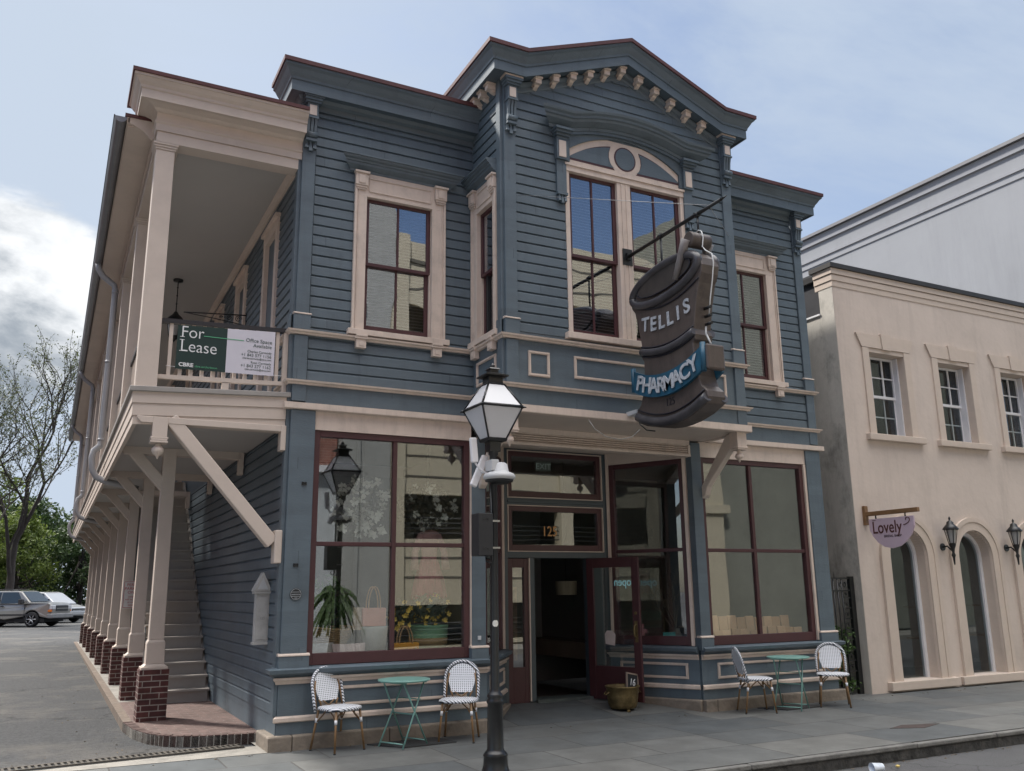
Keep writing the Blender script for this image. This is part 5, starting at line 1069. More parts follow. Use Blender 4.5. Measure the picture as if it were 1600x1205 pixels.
for i, (x, h) in enumerate(((4.3, 1.7), (-13.5, 5.0), (29.0, 4.4))):
    pt = thing('palm_tree', ['short palm on the far pavement in front of the garage stair tower', 'taller palm far down the opposite pavement to the left', 'palm on the far pavement in front of the plain stucco hall'][i], 'palm', (x, -12.6, 0), 0, 'street palms on the far pavement')
    MB().tube([(0, 0, 0), (.05, 0, h*.5), (0, 0, h)], [.17, .13, .12], 10).obj('trunk', BARK, pt); m_ = MB(); rg = random.Random(i)
    for k in range(60):
        a = rg.uniform(0, 6.28); el = rg.uniform(-.5, 1.2); L3 = rg.uniform(1.0, 1.4)*(.62 if h < 2 else 1); p0 = Vector((0, 0, h)); prev = p0
        for s_ in range(1, 7):
            f = s_/6; p = p0+Vector((math.cos(a)*math.cos(el)*L3*f, math.sin(a)*math.cos(el)*L3*f, math.sin(el)*L3*f-.75*f*f)); sd2 = Vector((-math.sin(a), math.cos(a), 0))*.09*(1-abs(f-.45)); dn = Vector((0, 0, -.06)); 
            m_.add([prev, p, p+sd2+dn, prev+sd2+dn], [(0, 1, 2, 3)]); m_.add([prev, p, p-sd2+dn, prev-sd2+dn], [(0, 1, 2, 3)]); prev = p
    m_.obj('fronds', DKLEAF, pt)
st_ = leafy_tree('street_tree', 'round leafy street tree on the far pavement left of the camera', -10, -12.6, 8.5, 2.6, YLEAF, 33, 60, 90, .14, z0=0, low=.35); del st_['group']
LB = thing('side_shade_block', 'plain brick building out of view across the driveway, added to shade the side wall', 'building')  # unseen building added to keep sky light off the piazza side wall
MB().box(W, -24, -10.2, 1.5, 34, 0, 9.5).obj('wall', RB, LB); MB().box(W, -24.2, -10.0, 1.3, 34.2, 9.5, 9.8).obj('roof', REDTIN, LB); m_ = MB()
for i in range(7):
    for z in (1.0, 5.2): m_.box(W, -10.21, -10.17, 3+i*4.4, 4.1+i*4.4, z, z+2.0)
m_.obj('window', GL_DARK, LB)
# ================================================================ street lamp
LX, LY = 1.45, -2.6
SLM = thing('street_lamp', 'black cast iron street lamp with tapered white glass lantern in front of the shop', 'street lamp', (LX, LY, 0), world=True)
BLK2 = mat('lamp_black_enamel', (.010, .011, .012), .32, var=.3, vs=6, bump=.08, bs=30)
m_ = MB().lathe((LX, LY, 0), [(.0, 0), (.17, 0), (.17, .04), (.13, .07), (.115, .12), (.112, .20), (.118, .21), (.10, .235), (.085, .25), (.078, .27), (.072, .66), (.082, .675), (.082, .695), (.068, .71), (.078, .73), (.070, .75), (.052, .77), (.045, .80), (.040, 1.6), (.038, 3.02), (.05, 3.03), (.05, 3.06)], 24); m_.obj('post', BLK2, SLM)
FL = Fr(LX, LY, 0)
def sq(s_, z): return [(LX-s_, LY-s_, z), (LX+s_, LY-s_, z), (LX+s_, LY+s_, z), (LX-s_, LY+s_, z)]
m_ = MB(); m_.hexa(sq(.055, 3.06), sq(.06, 3.16)); m_.hexa(sq(.10, 3.1605), sq(.11, 3.185)); 
b0, b1, t1 = sq(.098, 3.185), sq(.225, 3.50), sq(.09, 3.745)
for i in range(4): m_.tube([b0[i], b1[i]], .011, 5); m_.tube([b1[i], t1[i]], .011, 5); m_.tube([b1[i], b1[(i+1) % 4]], .016, 5); m_.tube([b0[i], b0[(i+1) % 4]], .011, 5); m_.tube([t1[i], t1[(i+1) % 4]], .010, 5)
for i in range(4): p = Vector(b1[i]); c = Vector((LX, LY, p.z)); m_.tube([p, p+(p-c).normalized()*.04+Vector((0, 0, -.01))], [.018, .004], 6)
m_.hexa(sq(.235, 3.492), sq(.235, 3.506)) if 0 else None
m_.hexa(sq(.092, 3.745), sq(.082, 3.76)); m_.hexa(sq(.08, 3.7605), sq(.075, 3.83)); m_.hexa(sq(.125, 3.8305), sq(.125, 3.845)); m_.hexa(sq(.12, 3.8455), sq(.06, 3.87)); m_.hexa(sq(.045, 3.8705), sq(.045, 3.91)); m_.hexa(sq(.06, 3.9105), sq(.05, 3.925)); m_.tube([(LX, LY, 3.925), (LX, LY, 3.95), (LX, LY, 3.985)], [.02, .028, .004], 8)
m_.obj('lantern_frame', BLK2, SLM)
OPAL = mat('opal_glass', (.60, .61, .63), .22, var=.03, vs=2)
def face(a, b, c, d, k=.0): return [a, b, c, d]
for i in range(4):
    j = (i+1) % 4; MB().add([b0[i], b0[j], b1[j], b1[i]], [(0, 1, 2, 3)]).obj('lantern_glass', OPAL, SLM); MB().add([b1[i], b1[j], t1[j], t1[i]], [(0, 1, 2, 3)]).obj('roof_glass', OPAL, SLM)
GREYP = mat('equipment_grey', (.50, .51, .52), .5, var=.06)
UB = thing('utility_box', 'flat black metal cabinet strapped to the left of the lamp post', 'box', (LX-.12, LY, 2.04), world=True)
MB().box(W, LX-.21, LX-.055, LY-.10, LY+.08, 2.03, 2.44).obj('cabinet', mat('box_black', (.016, .017, .02), .5), UB, bevel=.008)
m_ = MB()
for z in (2.10, 2.36): m_.box(W, LX-.06, LX+.045, LY-.05, LY+.05, z, z+.018)
m_.obj('strap', mat('steel_strap', (.35, .35, .35), .3, metal=.9), UB); m_ = MB()
for x, z in ((LX-.15, 2.38), (LX-.11, 2.38), (LX-.15, 2.10), (LX-.11, 2.10)): m_.tube([(x, LY-.101, z), (x, LY-.106, z)], .009, 8)
m_.obj('bolt', BLACK, UB)
CBL = thing('cable', 'black loop of cable under the cabinet on the lamp post', 'cable', (LX-.06, LY-.06, 1.97), world=True) if 0 else tag(MB().tube([(LX-.10, LY-.03, 2.04), (LX-.11, LY-.05, 1.98), (LX-.06, LY-.07, 1.96), (LX-.045, LY-.05, 2.0), (LX-.045, LY-.045, 2.2), (LX-.05, LY-.045, 2.74)], .008, 6).obj('cable', BLACK, loc=(LX-.06, LY-.05, 1.97)), 'thin black cable running up the lamp post from the cabinet to the white dome', 'cable')
DM = thing('antenna_dome', 'white dome-shaped wireless unit ringed around the lamp post', 'antenna', (LX, LY, 2.75), world=True)
dx, dy = LX+.04, LY-.05
MB().lathe((dx, dy, 0), [(0.0, 2.775), (.145, 2.775), (.160, 2.79), (.162, 2.812), (.145, 2.835), (.105, 2.85), (.095, 2.86), (.082, 2.93), (.06, 2.945), (0, 2.945)], 28).obj('housing', GREYP, DM)
MB().lathe((dx, dy, 0), [(0.0, 2.735), (.09, 2.735), (.10, 2.75), (.14, 2.758), (.14, 2.7745), (0, 2.7745)], 28).obj('base_ring', BLACK, DM); MB().box(W, dx-.11, dx-.03, dy-.06, dy+.10, 2.86, 2.97).obj('bracket', GREYP, DM, bevel=.006)
AN = thing('panel_antenna', 'white upright panel antenna standing left of the lamp post on a short arm', 'antenna', (LX-.2, LY, 2.95), group='white panel antennas on the lamp post', world=True)
Q = Vector((LX-.225, LY, 3.07)); ex = Vector((.99, 0, .0)); ez = Vector((.07, 0, 1)).normalized()
def obox(c, hx, hy, hz, tilt):
    cx_, sx_ = math.cos(tilt), math.sin(tilt); vs = [(c[0]+a*hx*cx_+k*hz*sx_, c[1]+b*hy, c[2]-a*hx*sx_+k*hz*cx_) for k in (-1, 1) for b in (-1, 1) for a in (-1, 1)]
    return MB().add(vs, [(0,1,3,2),(4,6,7,5),(0,4,5,1),(2,3,7,6),(0,2,6,4),(1,5,7,3)])
obox((LX-.215, LY, 3.065), .035, .025, .125, -.08).obj('panel', WHITE, AN, bevel=.012); MB().tube([(LX-.20, LY, 2.94), (LX-.15, LY, 2.88), (LX-.06, LY, 2.83)], .011, 8).obj('arm', WHITE, AN)
AN2 = thing('panel_antenna', 'white leaning panel antenna behind the dome, close against the lamp post', 'antenna', (LX-.13, LY+.05, 2.85), group='white panel antennas on the lamp post', world=True)
obox((LX-.125, LY+.07, 2.87), .035, .025, .17, .42).obj('panel', WHITE, AN2, bevel=.012); MB().tube([(LX-.12, LY+.05, 2.86), (LX, LY+.02, 2.84)], .012, 6).obj('arm', WHITE, AN2)
sk = tag(MB().add([(LX-.0+.043*math.sin(a)*1, LY-.043*math.cos(a), 1.395+z) for z in (-.03, -.015, .0, .015, .03) for a in [(-.75+.3*j)*math.sqrt(max(.2, 1-(z/.034)**2))-.2 for j in range(6)]], [(i*6+j, i*6+j+1, i*6+j+7, i*6+j+6) for i in range(4) for j in range(5)], True).obj('sticker', mat('sticker_white', (.6, .6, .56), .5, var=.3, vs=60), loc=(LX, LY-.05, 1.37)), 'small round white sticker on the lamp post', 'sticker')
# ================================================================ mortar-and-pestle sign on its arm
ARM = thing('sign_arm', 'long dark iron arm projecting from the bay window mullion over the pavement', 'bracket', (4.35, YB, 6.2), world=True)
m_ = MB().tube([(4.35, YB-.03, 6.20), (4.35, -2.55, 6.235), (4.35, -2.95, 6.245)], [.026, .026, .020], 10); m_.tube([(4.35, -2.95, 6.245), (4.35, -3.05, 6.25)], [.018, .004], 8)
for y in (-1.74, -2.5): m_.tube([(4.35, y-.03, 6.225), (4.35, y+.03, 6.225)], .035, 10)
m_.obj('rod', BLACK, ARM); MB().box(W, 4.27, 4.43, YB-.045, YB-.035, 6.08, 6.32).box(W, 4.32, 4.38, YB-.08, YB-.045, 6.15, 6.25).obj('wall_plate', BLACK, ARM)
for nm, a in (('guy_wire', (2.62, YB-.05, 6.78)), ('guy_wire', (6.2, YB-.05, 6.85))): MB().tube([a, (4.35, -2.72, 6.26)], .004, 4).obj(nm, mat('steel_wire', (.4, .4, .4), .4, metal=.8) if 'steel_wire' not in bpy.data.materials else bpy.data.materials['steel_wire'], ARM)
MS = thing('mortar_sign', 'large brown metal mortar and pestle trade sign with blue banner hanging from iron arm', 'shop sign', (4.35, -1.95, 3.65), world=True)
XA, XB = 4.19, 4.455
MBR = mat('weathered_brown_metal', (.105, .085, .076), .42, metal=.15, var=.22, vs=3, bump=.08, dirt=(.032, .026, .026), dirtamt=.8, ds=3.0, streak=(7, .45, .75, .35)); MRIM = mat('rim_paint', (.060, .058, .064), .34, var=.3, vs=4); MEDGE = mat('painted_outline', (.010, .010, .018), .5); BAN = mat('banner_blue', (.012, .085, .15), .45, var=.2, vs=5, dirt=(.03, .05, .06), dirtamt=.5, ds=4); LET = mat('enamel_letters', (.46, .49, .53), .4, var=.2, vs=25, dirt=(.05, .06, .08), dirtamt=.8, ds=14); TUBEW = mat('neon_tube', (.62, .63, .62), .2, var=.05)
Fs = Fr(XA, 0, -90); Fr_ = Fr(XB, 0, 90)
yc = -1.965
out_ = [(-1.26, 3.94), (-1.245, 3.87), (-1.28, 3.79), (-1.45, 3.72), (-1.70, 3.665), (-1.96, 3.65), (-2.22, 3.665), (-2.47, 3.72), (-2.64, 3.79), (-2.675, 3.87), (-2.66, 3.94), (-2.57, 4.02), (-2.52, 4.15), (-2.47, 4.40), (-2.46, 4.57), (-2.50, 4.60), (-2.515, 4.66), (-2.49, 4.73), (-2.50, 4.78), (-2.55, 5.02), (-2.63, 5.28), (-2.69, 5.38), (-2.71, 5.48), (-2.68, 5.58), (-2.58, 5.67), (-2.40, 5.735), (-2.15, 5.765), (-1.90, 5.76), (-1.65, 5.715), (-1.42, 5.63), (-1.27, 5.53), (-1.22, 5.43), (-1.25, 5.33), (-1.31, 5.26), (-1.38, 5.0), (-1.43, 4.78), (-1.435, 4.73), (-1.415, 4.66), (-1.43, 4.60), (-1.46, 4.57), (-1.455, 4.40), (-1.41, 4.15), (-1.35, 4.02)]
MB().poly(Fs, [(-y, z) for y, z in out_], -(XB-XA), 0).obj('body', MBR, MS, bevel=.012)
for F_, sg in ((Fs, 1), (Fr_, -1)):
    def P(y, n, z): return F_.p(-y if sg == 1 else y, n, z)
    def curve(pts_, r, n=.0): return MB().tube([P(y, n, z) for y, z in pts_], r, 8)
    el = [(yc+.68*math.cos(t)*(1), 5.50+.215*math.sin(t)-.045*math.cos(t)) for t in [2*math.pi*k/40 for k in range(41)]]
    e2 = [(yc+.555*math.cos(t), 5.53+.15*math.sin(t)-.035*math.cos(t)) for t in [2*math.pi*k/40 for k in range(40)]]
    rim_ = curve(el, .058, .0); rim_.obj('rim', MRIM, MS)
    MB().poly(F_, [(-y if sg == 1 else y, z) for y, z in e2], .004, .02).obj('mouth', mat('mouth_paint', (.055, .047, .042), .5, var=.3) if 'mouth_paint' not in bpy.data.materials else bpy.data.materials['mouth_paint'], MS)
    def sag(y0, y1, z0, d, n=14): return [(y0+(y1-y0)*k/n, z0-d*(1-((k/n)*2-1)**2)) for k in range(n+1)]
    curve(sag(-1.43, -2.50, 4.70, .085), .052).obj('waist_ring', MRIM, MS); curve(sag(-1.27, -2.65, 3.87, .16), .062, -.01).obj('foot_ring', MRIM, MS)
    ol = MB()
    for pp in (sag(-1.31, -2.64, 5.33, .145), sag(-1.43, -2.49, 4.765, .085), sag(-1.44, -2.48, 4.635, .085), sag(-1.30, -2.62, 3.955, .155)): b_ = curve(pp, .011, .006); ol.add(b_.v, b_.f, True)
    b_ = curve(e2+[e2[0]], .010, .02); ol.add(b_.v, b_.f, True)
    ol.obj('painted_outline', MEDGE, MS)
    n_ = 16; vs = []
    for k in range(n_+1):
        f = k/n_; y = -1.27-(1.36)*f; dz_ = -.17*(1-(2*f-1)**2)+.0*f; nn = .035+.02*math.sin(math.pi*f); zt = 4.475+dz_; zb_ = 4.19+dz_
        vs += [P(y, nn, zt), P(y, nn, zb_), P(y, -.0, zb_), P(y, .0, zt)]
    bm2 = MB().add(vs, [(i*4+j, i*4+(j+1) % 4, (i+1)*4+(j+1) % 4, (i+1)*4+j) for i in range(n_) for j in range(4)]+[(0, 1, 2, 3), (n_*4+3, n_*4+2, n_*4+1, n_*4)])
    for y, s2 in ((-1.235, 1), (-2.645, -1))[:2 if sg == 1 else 1]: bm2.tube([P(y, .012, 4.17+.03*(s2 > 0)), P(y, .012, 4.52)], .034, 10)
    bm2.obj('banner', BAN, MS)
    L_M = bpy.data.objects.new('lettering', None); bpy.data.objects.remove(L_M)
    def word(s_, y0, y1, zf, size, n0, nm, mt=LET, b=.006):
        k = len(s_)
        for i, ch in enumerate(s_):
            f = (i+.5)/k; y = y0+(y1-y0)*f if sg == 1 else y1+(y0-y1)*f; z, rot = zf(f)
            if sg == 1: text(nm, ch, F_, -y, n0(f), z, size, mt, MS, 'CENTER', ext=.005, bold=b, sx=1.05, rot=rot)
            else: text(nm, ch, F_, y, n0(f), z, size, mt, MS, 'CENTER', ext=.005, bold=b, sx=1.05, rot=rot)
    word('TELLIS', -1.45, -2.49, lambda f: (4.985-.085*(1-(2*f-1)**2), (f-.5)*.28), .25, lambda f: .012, 'letter')
    word('PHARMACY', -1.32, -2.60, lambda f: (4.235-.16*(1-(2*f-1)**2), (f-.5)*.62), .265, lambda f: .05+.02*math.sin(math.pi*f), 'letter')
    text('number', '125', F_, 1.97 if sg == 1 else -1.97, .002, 3.895, .135, MEDGE, MS, 'CENTER', ext=.004, bold=.0, sx=.9)
    pe = curve([(-2.25, 5.42), (-2.33, 5.57), (-2.42, 5.73), (-2.50, 5.86)], [.036, .042, .052, .066], .045); pe.obj('pestle_handle', mat('worn_grey_metal', (.20, .185, .18), .45, var=.2, vs=6, dirt=(.06, .055, .055), dirtamt=.5, ds=6) if 'worn_grey_metal' not in bpy.data.materials else bpy.data.materials['worn_grey_metal'], MS)
m_ = MB().tube([(XA-.02, -2.51, 5.865), (XB+.02, -2.51, 5.865)], .098, 20); m_.obj('pestle_head', MBR, MS, bevel=.012)
MB().box(W, XA-.002, XB+.002, -2.71, -2.63, 4.19, 4.50).obj('junction_box', MBR, MS, bevel=.025)
tb = [(4.33, -2.45, 5.97), (4.32, -2.53, 6.0), (4.31, -2.60, 5.96), (4.31, -2.625, 5.87), (4.31, -2.60, 5.76), (4.32, -2.64, 5.70), (4.33, -2.74, 5.62), (4.33, -2.76, 5.50), (4.33, -2.72, 5.30), (4.33, -2.66, 5.08), (4.33, -2.62, 4.88)]
MB().tube(tb, .008, 8).obj('neon_tube', TUBEW, MS); MB().tube([(4.33, -2.55, 4.76), (4.33, -2.54, 4.68), (4.33, -2.58, 4.60), (4.33, -2.62, 4.52)], .011, 8).obj('neon_tube', TUBEW, MS)
m_ = MB()
for z in (4.98, 4.88, 4.78): MB().tube([(4.33, -2.55, z), (4.33, -2.66, z)], .02, 10).obj('tube_support', BLACK, MS)
for y, z in ((-1.74, 5.66), (-2.50, 5.93)): MB().tube([(4.35, y, 6.23), (4.35, y, z)], .014, 8).obj('hanger', BLACK, MS)
MB().tube([(4.30, -1.10, 3.95), (4.30, -1.16, 3.80), (4.30, -1.30, 3.70), (4.30, -1.48, 3.66)], .008, 6).obj('feed_cable', BLACK, MS); MB().box(W, 4.22, 4.34, -1.20, -.90, 3.93, 3.99).obj('feed_box', GREYP, MS, bevel=.01)
tag(MB().tube([(3.62, -.98, 3.84), (3.70, -1.0, 3.72), (3.85, -1.02, 3.63), (4.05, -1.05, 3.60), (4.22, -1.08, 3.64), (4.32, -1.12, 3.74)], .006, 5).obj('chain', mat('galvanised', (.35, .34, .32), .5, metal=.6), loc=(3.9, -1.0, 3.6)), 'thin slack chain drooping from the bay soffit to the foot of the hanging trade sign', 'chain')
# pendants and braces carrying the bay
for u, s_ in ((XBL+.09, 1), (XBR-.09, -1)):
    m_ = MB().box(W, u-.085, u+.085, YB-.002, YB+.165, 3.66, 3.874)
    for i in range(2): m_.box(W, u-.095+.008*i, u+.095-.008*i, YB-.012+.008*i, YB+.175-.008*i, 3.66-.022*(i+1)+.0005, 3.66-.022*i-.0005)
    o = m_.obj('pendant_post', CREAM, B, bevel=.004); MB().lathe((u, YB+.08, 3.60), [(0, -.16), (.01, -.15), (.02, -.12), (.055, -.095), (.06, -.065), (.045, -.03), (.025, -.015), (.025, .02)], 16).obj('finial', CREAM, o)
    FB_ = Fr(u, 0, -90); m_ = MB().poly(FB_, [(.80, 3.87), (.66, 3.87), (.03, 3.17), (.01, 3.06), (.05, 3.0), (.12, 3.05), (.17, 3.17), (.90, 3.80)], -.05, .05); m_.obj('brace', PCREAM, B, bevel=.012)
# ================================================================ bistro chairs and tables
RAT = mat('rattan_cane', (.20, .115, .05), .45, var=.25, vs=25); WRAP = mat('white_wrap', (.66, .67, .70), .5, var=.06, vs=30)
def weave(name, hoop=False):
    m = bpy.data.materials.new(name); m.use_nodes = True; t = m.node_tree; n = t.nodes; l = t.links; b = n['Principled BSDF']; b.inputs['Roughness'].default_value = .45
    tcn = n.new('ShaderNodeTexCoord'); sp = n.new('ShaderNodeSeparateXYZ'); l.new(tcn.outputs['Object'], sp.inputs[0])
    def m_(op, a, b_=None):
        q = n.new('ShaderNodeMath'); q.operation = op
        for i, s in enumerate((a, b_)):
            if s is None: continue
            if isinstance(s, (int, float)): q.inputs[i].default_value = s
            else: l.new(s, q.inputs[i])
        return q.outputs[0]
    k = 160
    if hoop: v = m_('SINE', m_('MULTIPLY', m_('ADD', sp.outputs[2], m_('ADD', sp.outputs[0], sp.outputs[1])), 150)); thr = .25
    else:
        yz = m_('ADD', sp.outputs[1], sp.outputs[2]); a = m_('SINE', m_('MULTIPLY', m_('ADD', sp.outputs[0], yz), k*.8)); c = m_('SINE', m_('MULTIPLY', m_('SUBTRACT', sp.outputs[0], yz), k*.8)); v = m_('MULTIPLY', a, c); thr = .50
    g = m_('GREATER_THAN', v, thr)
    mx = n.new('ShaderNodeMix'); mx.data_type = 'RGBA'; l.new(g, mx.inputs[0]); mx.inputs[6].default_value = (.76, .78, .82, 1); mx.inputs[7].default_value = (.03, .035, .055, 1); l.new(mx.outputs[2], b.inputs['Base Color'])
    return m
WV = weave('woven_resin'); WVH = weave('woven_edge', True)
def make_chair(label):
    t = thing('bistro_chair', label, 'chair', (0, 0, 0), group='woven bistro chairs on the pavement')
    # front is -y
    s = MB(); n = 22; ring = []
    for i in range(n):
        a = 2*math.pi*i/n; ex_ = .75; x = math.copysign(abs(math.cos(a))**ex_, math.cos(a))*.215; y = math.copysign(abs(math.sin(a))**ex_, math.sin(a))*.205; x *= 1-.06*(y > 0); ring.append((x, y))
    vs = [(x, y, .432) for x, y in ring]+[(x*1.02, y*1.02, .45) for x, y in ring]+[(x*.98, y*.98, .465) for x, y in ring]+[(x*.6, y*.6, .459) for x, y in ring]+[(0, 0, .457)]
    fs = [(k*n+i, k*n+(i+1) % n, (k+1)*n+(i+1) % n, (k+1)*n+i) for k in range(3) for i in range(n)]+[(3*n+i, 3*n+(i+1) % n, 4*n) for i in range(n)]+[list(range(n))[::-1]]
    s.add(vs, fs, True); s.obj('seat', WV, t)
    MB().tube([(x*1.02, y*1.02, .447) for x, y in ring]+[(ring[0][0]*1.02, ring[0][1]*1.02, .447)], .017, 8).obj('seat_edge', WVH, t)
    tilt = .24
    def bp(x, h): return (x, .175+h*tilt, .43+h)
    hoop = [bp(-.200, -.02), bp(-.205, .10), bp(-.205, .22)]+[bp(-.205*math.cos(a), .255+.185*math.sin(a)) for a in [math.pi*k/12 for k in range(0, 13)]]+[bp(.205, .22), bp(.205, .10), bp(.200, -.02)]
    MB().tube(hoop, .0165, 8).obj('back_hoop', WVH, t)
    inn = [(.170*math.cos(a), .262+.150*math.sin(a)) for a in [math.pi*k/14 for k in range(0, 15)]]+[(-.150, .17), (-.125, .095), (-.10, .085), (.10, .085), (.125, .095), (.150, .17)]
    q = MB(); k = len(inn); q.add([bp(x, h) for x, h in inn]+[(bp(x, h)[0], bp(x, h)[1]+.012, bp(x, h)[2]) for x, h in inn], [list(range(k)), list(range(k, 2*k))[::-1]]+[(i, (i+1) % k, (i+1) % k+k, i+k) for i in range(k)]); q.obj('backrest', WV, t)
    q = MB()
    for sx in (-1, 1): q.tube([(sx*.10, .19, .45), (sx*.115, .195, .50), bp(sx*.135, .10)], .010, 6); q.tube([(0, .19, .46), bp(sx*.08, .09)], .008, 6); q.tube([(sx*.185, .175, .44), bp(sx*.178, .20), bp(sx*.155, .30)], .010, 6)
    q.obj('back_stay', RAT, t)
    for sx in (-1, 1):
        for sy in (-1, 1):
            top = (sx*.165, sy*.155, .435); bot = (sx*.205, sy*.20+(.03 if sy > 0 else 0), 0)
            lg = MB().tube([top, bot], [.0135, .0125], 8).obj('leg', RAT, t)
            f = .32; c = [top[i]+(bot[i]-top[i])*f for i in range(3)]; d = [top[i]+(bot[i]-top[i])*(f-.11) for i in range(3)]
            MB().tube([c, d], .0165, 8).obj('leg_wrap', WRAP, lg)
            MB().tube([bot, (bot[0], bot[1], .012)], .015, 8).obj('foot_cap', BLACK, lg)
            br = MB().tube([tuple(c), (sx*.12, sy*.13, .375), (sx*.06, sy*.145, .43)], .008, 6); br.tube([tuple(c), (sx*.15, sy*.09, .38), (sx*.16, sy*.03, .43)], .008, 6); br.obj('leg_brace', RAT, lg)
    return t
ch = make_chair('white woven bistro chair left of the left green table, beside the corner pilaster')
ch.location = (.62, -.33, 0); ch.rotation_euler = (0, 0, R(22))
dup(ch, (2.04, -.42, 0), R(-33), 'white woven bistro chair between the left green table and the lamp post')
dup(ch, (6.62, -.42, 0), R(66), 'white woven bistro chair turned sideways, left of the right-hand green table')
dup(ch, (7.98, -.55, 0), R(-44), 'white woven bistro chair right of the right-hand green table, near the alley gate')
TEAL = mat('seafoam_enamel', (.17, .335, .295), .38, var=.08, vs=6)
def make_table(label):
    t = thing('bistro_table', label, 'table', (0, 0, 0), group='round green folding tables on the pavement')
    MB().lathe((0, 0, 0), [(0, .700), (.285, .700), (.298, .704), (.302, .712), (.300, .722), (.285, .724), (0, .724)], 32).obj('tabletop', TEAL, t)
    for sx in (-1, 1):
        for sy in (-1, 1):
            MB().tube([(sx*.17, sy*.16, .70), (-sx*.20, sy*.19, .0)], .010, 6).obj('leg', TEAL, t)
    m = MB()
    for sy in (-1, 1): m.tube([(-.20, sy*.19, .04) if 0 else (-.19, -.18*1, .05), (-.19, .18, .05)] if sy < 0 else [(.19, -.18, .05), (.19, .18, .05)], .008, 6)
    m.tube([(0, -.175, .345), (0, .175, .345)], .009, 6); m.tube([(.1, -.17, .5), (.1, .17, .5)], .007, 6); m.tube([(.165, -.2, .69), (.165, .2, .69)], .010, 6); m.tube([(-.165, -.2, .69), (-.165, .2, .69)], .010, 6); m.obj('cross_bar', TEAL, t)
    return t
tb_ = make_table('round seafoam green folding table in front of the left shop window'); tb_.location = (1.35, -.42, 0); tb_.rotation_euler = (0, 0, R(25))
dup(tb_, (7.22, -.46, 0), R(30), 'round seafoam green folding table in front of the right shop window')
HT = mat('cellar_plate', (.030, .031, .033), .55, var=.25, vs=9, bump=.3, bs=60)
h1 = tag(MB().slab([(1.0, -.18), (1.30, -.60), (1.95, -.56), (1.86, -.12)], .0, .014).obj('vent_plate', HT, loc=(1.4, -.35, 0)), 'dark flat plate set in the pavement under the left green table', 'floor plate', 'dark plates under the tables')
h2 = tag(MB().slab([(6.85, -.16), (7.05, -.55), (7.72, -.52), (7.66, -.14)], .0, .014).obj('vent_plate', HT, loc=(7.3, -.35, 0)), 'dark flat plate set in the pavement under the right green table', 'floor plate', 'dark plates under the tables')
# ================================================================ door-side things
PX, PY = 4.95, .46
PT = thing('brass_planter', 'worn round brass pot standing on the pavement against the open door', 'pot', (PX, PY, .04), world=True)
m_ = MB().lathe((PX, PY, .04), [(0, .03), (.15, .03), (.185, .045), (.205, .09), (.22, .20), (.228, .30), (.245, .315), (.25, .33), (.235, .335), (.22, .31), (.21, .2), (.15, .06), (0, .06)], 30); m_.obj('bowl', BRASS, PT)
m_ = MB()
for a in (.4, 2.5, 4.6): m_.tube([(PX+.13*math.cos(a), PY+.13*math.sin(a), .08), (PX+.17*math.cos(a), PY+.17*math.sin(a), .03)], [.02, .028], 8)
m_.obj('foot', BRASS, PT)
for sx in (-1, 1): MB().tube([(PX+sx*.25, PY-.04, .30), (PX+sx*.29, PY-.03, .27), (PX+sx*.29, PY+.03, .27), (PX+sx*.25, PY+.04, .30)], .008, 6).obj('ring_handle', BRASS, PT)
CB = thing('chalkboard', 'small framed chalkboard with a chalk number leaning in the brass pot', 'chalkboard', (PX+.12, PY-.02, .34), world=True)
FC_ = Fr(PX+.02, PY-.06, 10); rt = .20
def tb2(u0, u1, v0, v1, n0, n1, nm, m):
    c, s = math.cos(rt), math.sin(rt); vs = [FC_.p(u*c-v*s*-1*-1 if 0 else u*c+v*s, n-.18*v, .30-u*s*1+v*c) for v in (v0, v1) for n in (n0, n1) for u in (u0, u1)]
    return MB().add(vs, [(0,1,3,2),(4,6,7,5),(0,4,5,1),(2,3,7,6),(0,2,6,4),(1,5,7,3)]).obj(nm, m, CB)
tb2(.02, .22, .03, .24, 0, .012, 'slate', mat('chalk_slate', (.012, .014, .018), .8, var=.3, vs=20))
FRM = mat('pale_frame_wood', (.22, .17, .14), .6)
for a in ((0, .24, .01, .03), (0, .24, .24, .26), (0, .02, .03, .24), (.22, .24, .03, .24)): tb2(*a, -.002, .018, 'frame', FRM)
CHK = mat('chalk', (.6, .62, .65), .9, var=.3, vs=60)
FT = Fr(PX+.02, PY-.06, 10); text('chalk_number', '16', FT, .075, -.005, .38, .13, CHK, CB, ext=.002, bold=.001, sx=.9, rot=-.20)
text('chalk_number', '©', FT, .17, -.005, .365, .07, CHK, CB, ext=.002, rot=-.2) if 0 else None
tag(MB().poly(Fr(5.03, .80, 112-180+0), [(-.09, .92), (.07, .90), (.085, 1.06), (.03, 1.11), (-.06, 1.11), (-.10, 1.06)], .028, .036).obj('paper_tag', mat('tag_board', (.50, .42, .38), .7), loc=(5.03, .80, .9)), 'pale cardboard tag hanging on the inside of the open door', 'tag')
EXL = mat('exit_letters', (.35, .40, .38), .5); EXL.node_tree.nodes['Principled BSDF'].inputs['Emission Color'].default_value = (.5, .6, .55, 1); EXL.node_tree.nodes['Principled BSDF'].inputs['Emission Strength'].default_value = .06
EX = thing('exit_sign', 'dim exit sign hanging inside above the door', 'sign', (4.57, 1.95, 3.66), world=True)
MB().box(W, 4.44, 4.72, 1.95, 1.99, 3.58, 3.75).obj('plate', mat('exit_plate', (.10, .13, .12), .5), EX); text('lettering', 'EXIT', Fr(0, 1.95, 0), 4.58, .003, 3.61, .14, EXL, EX, 'CENTER', ext=.002)
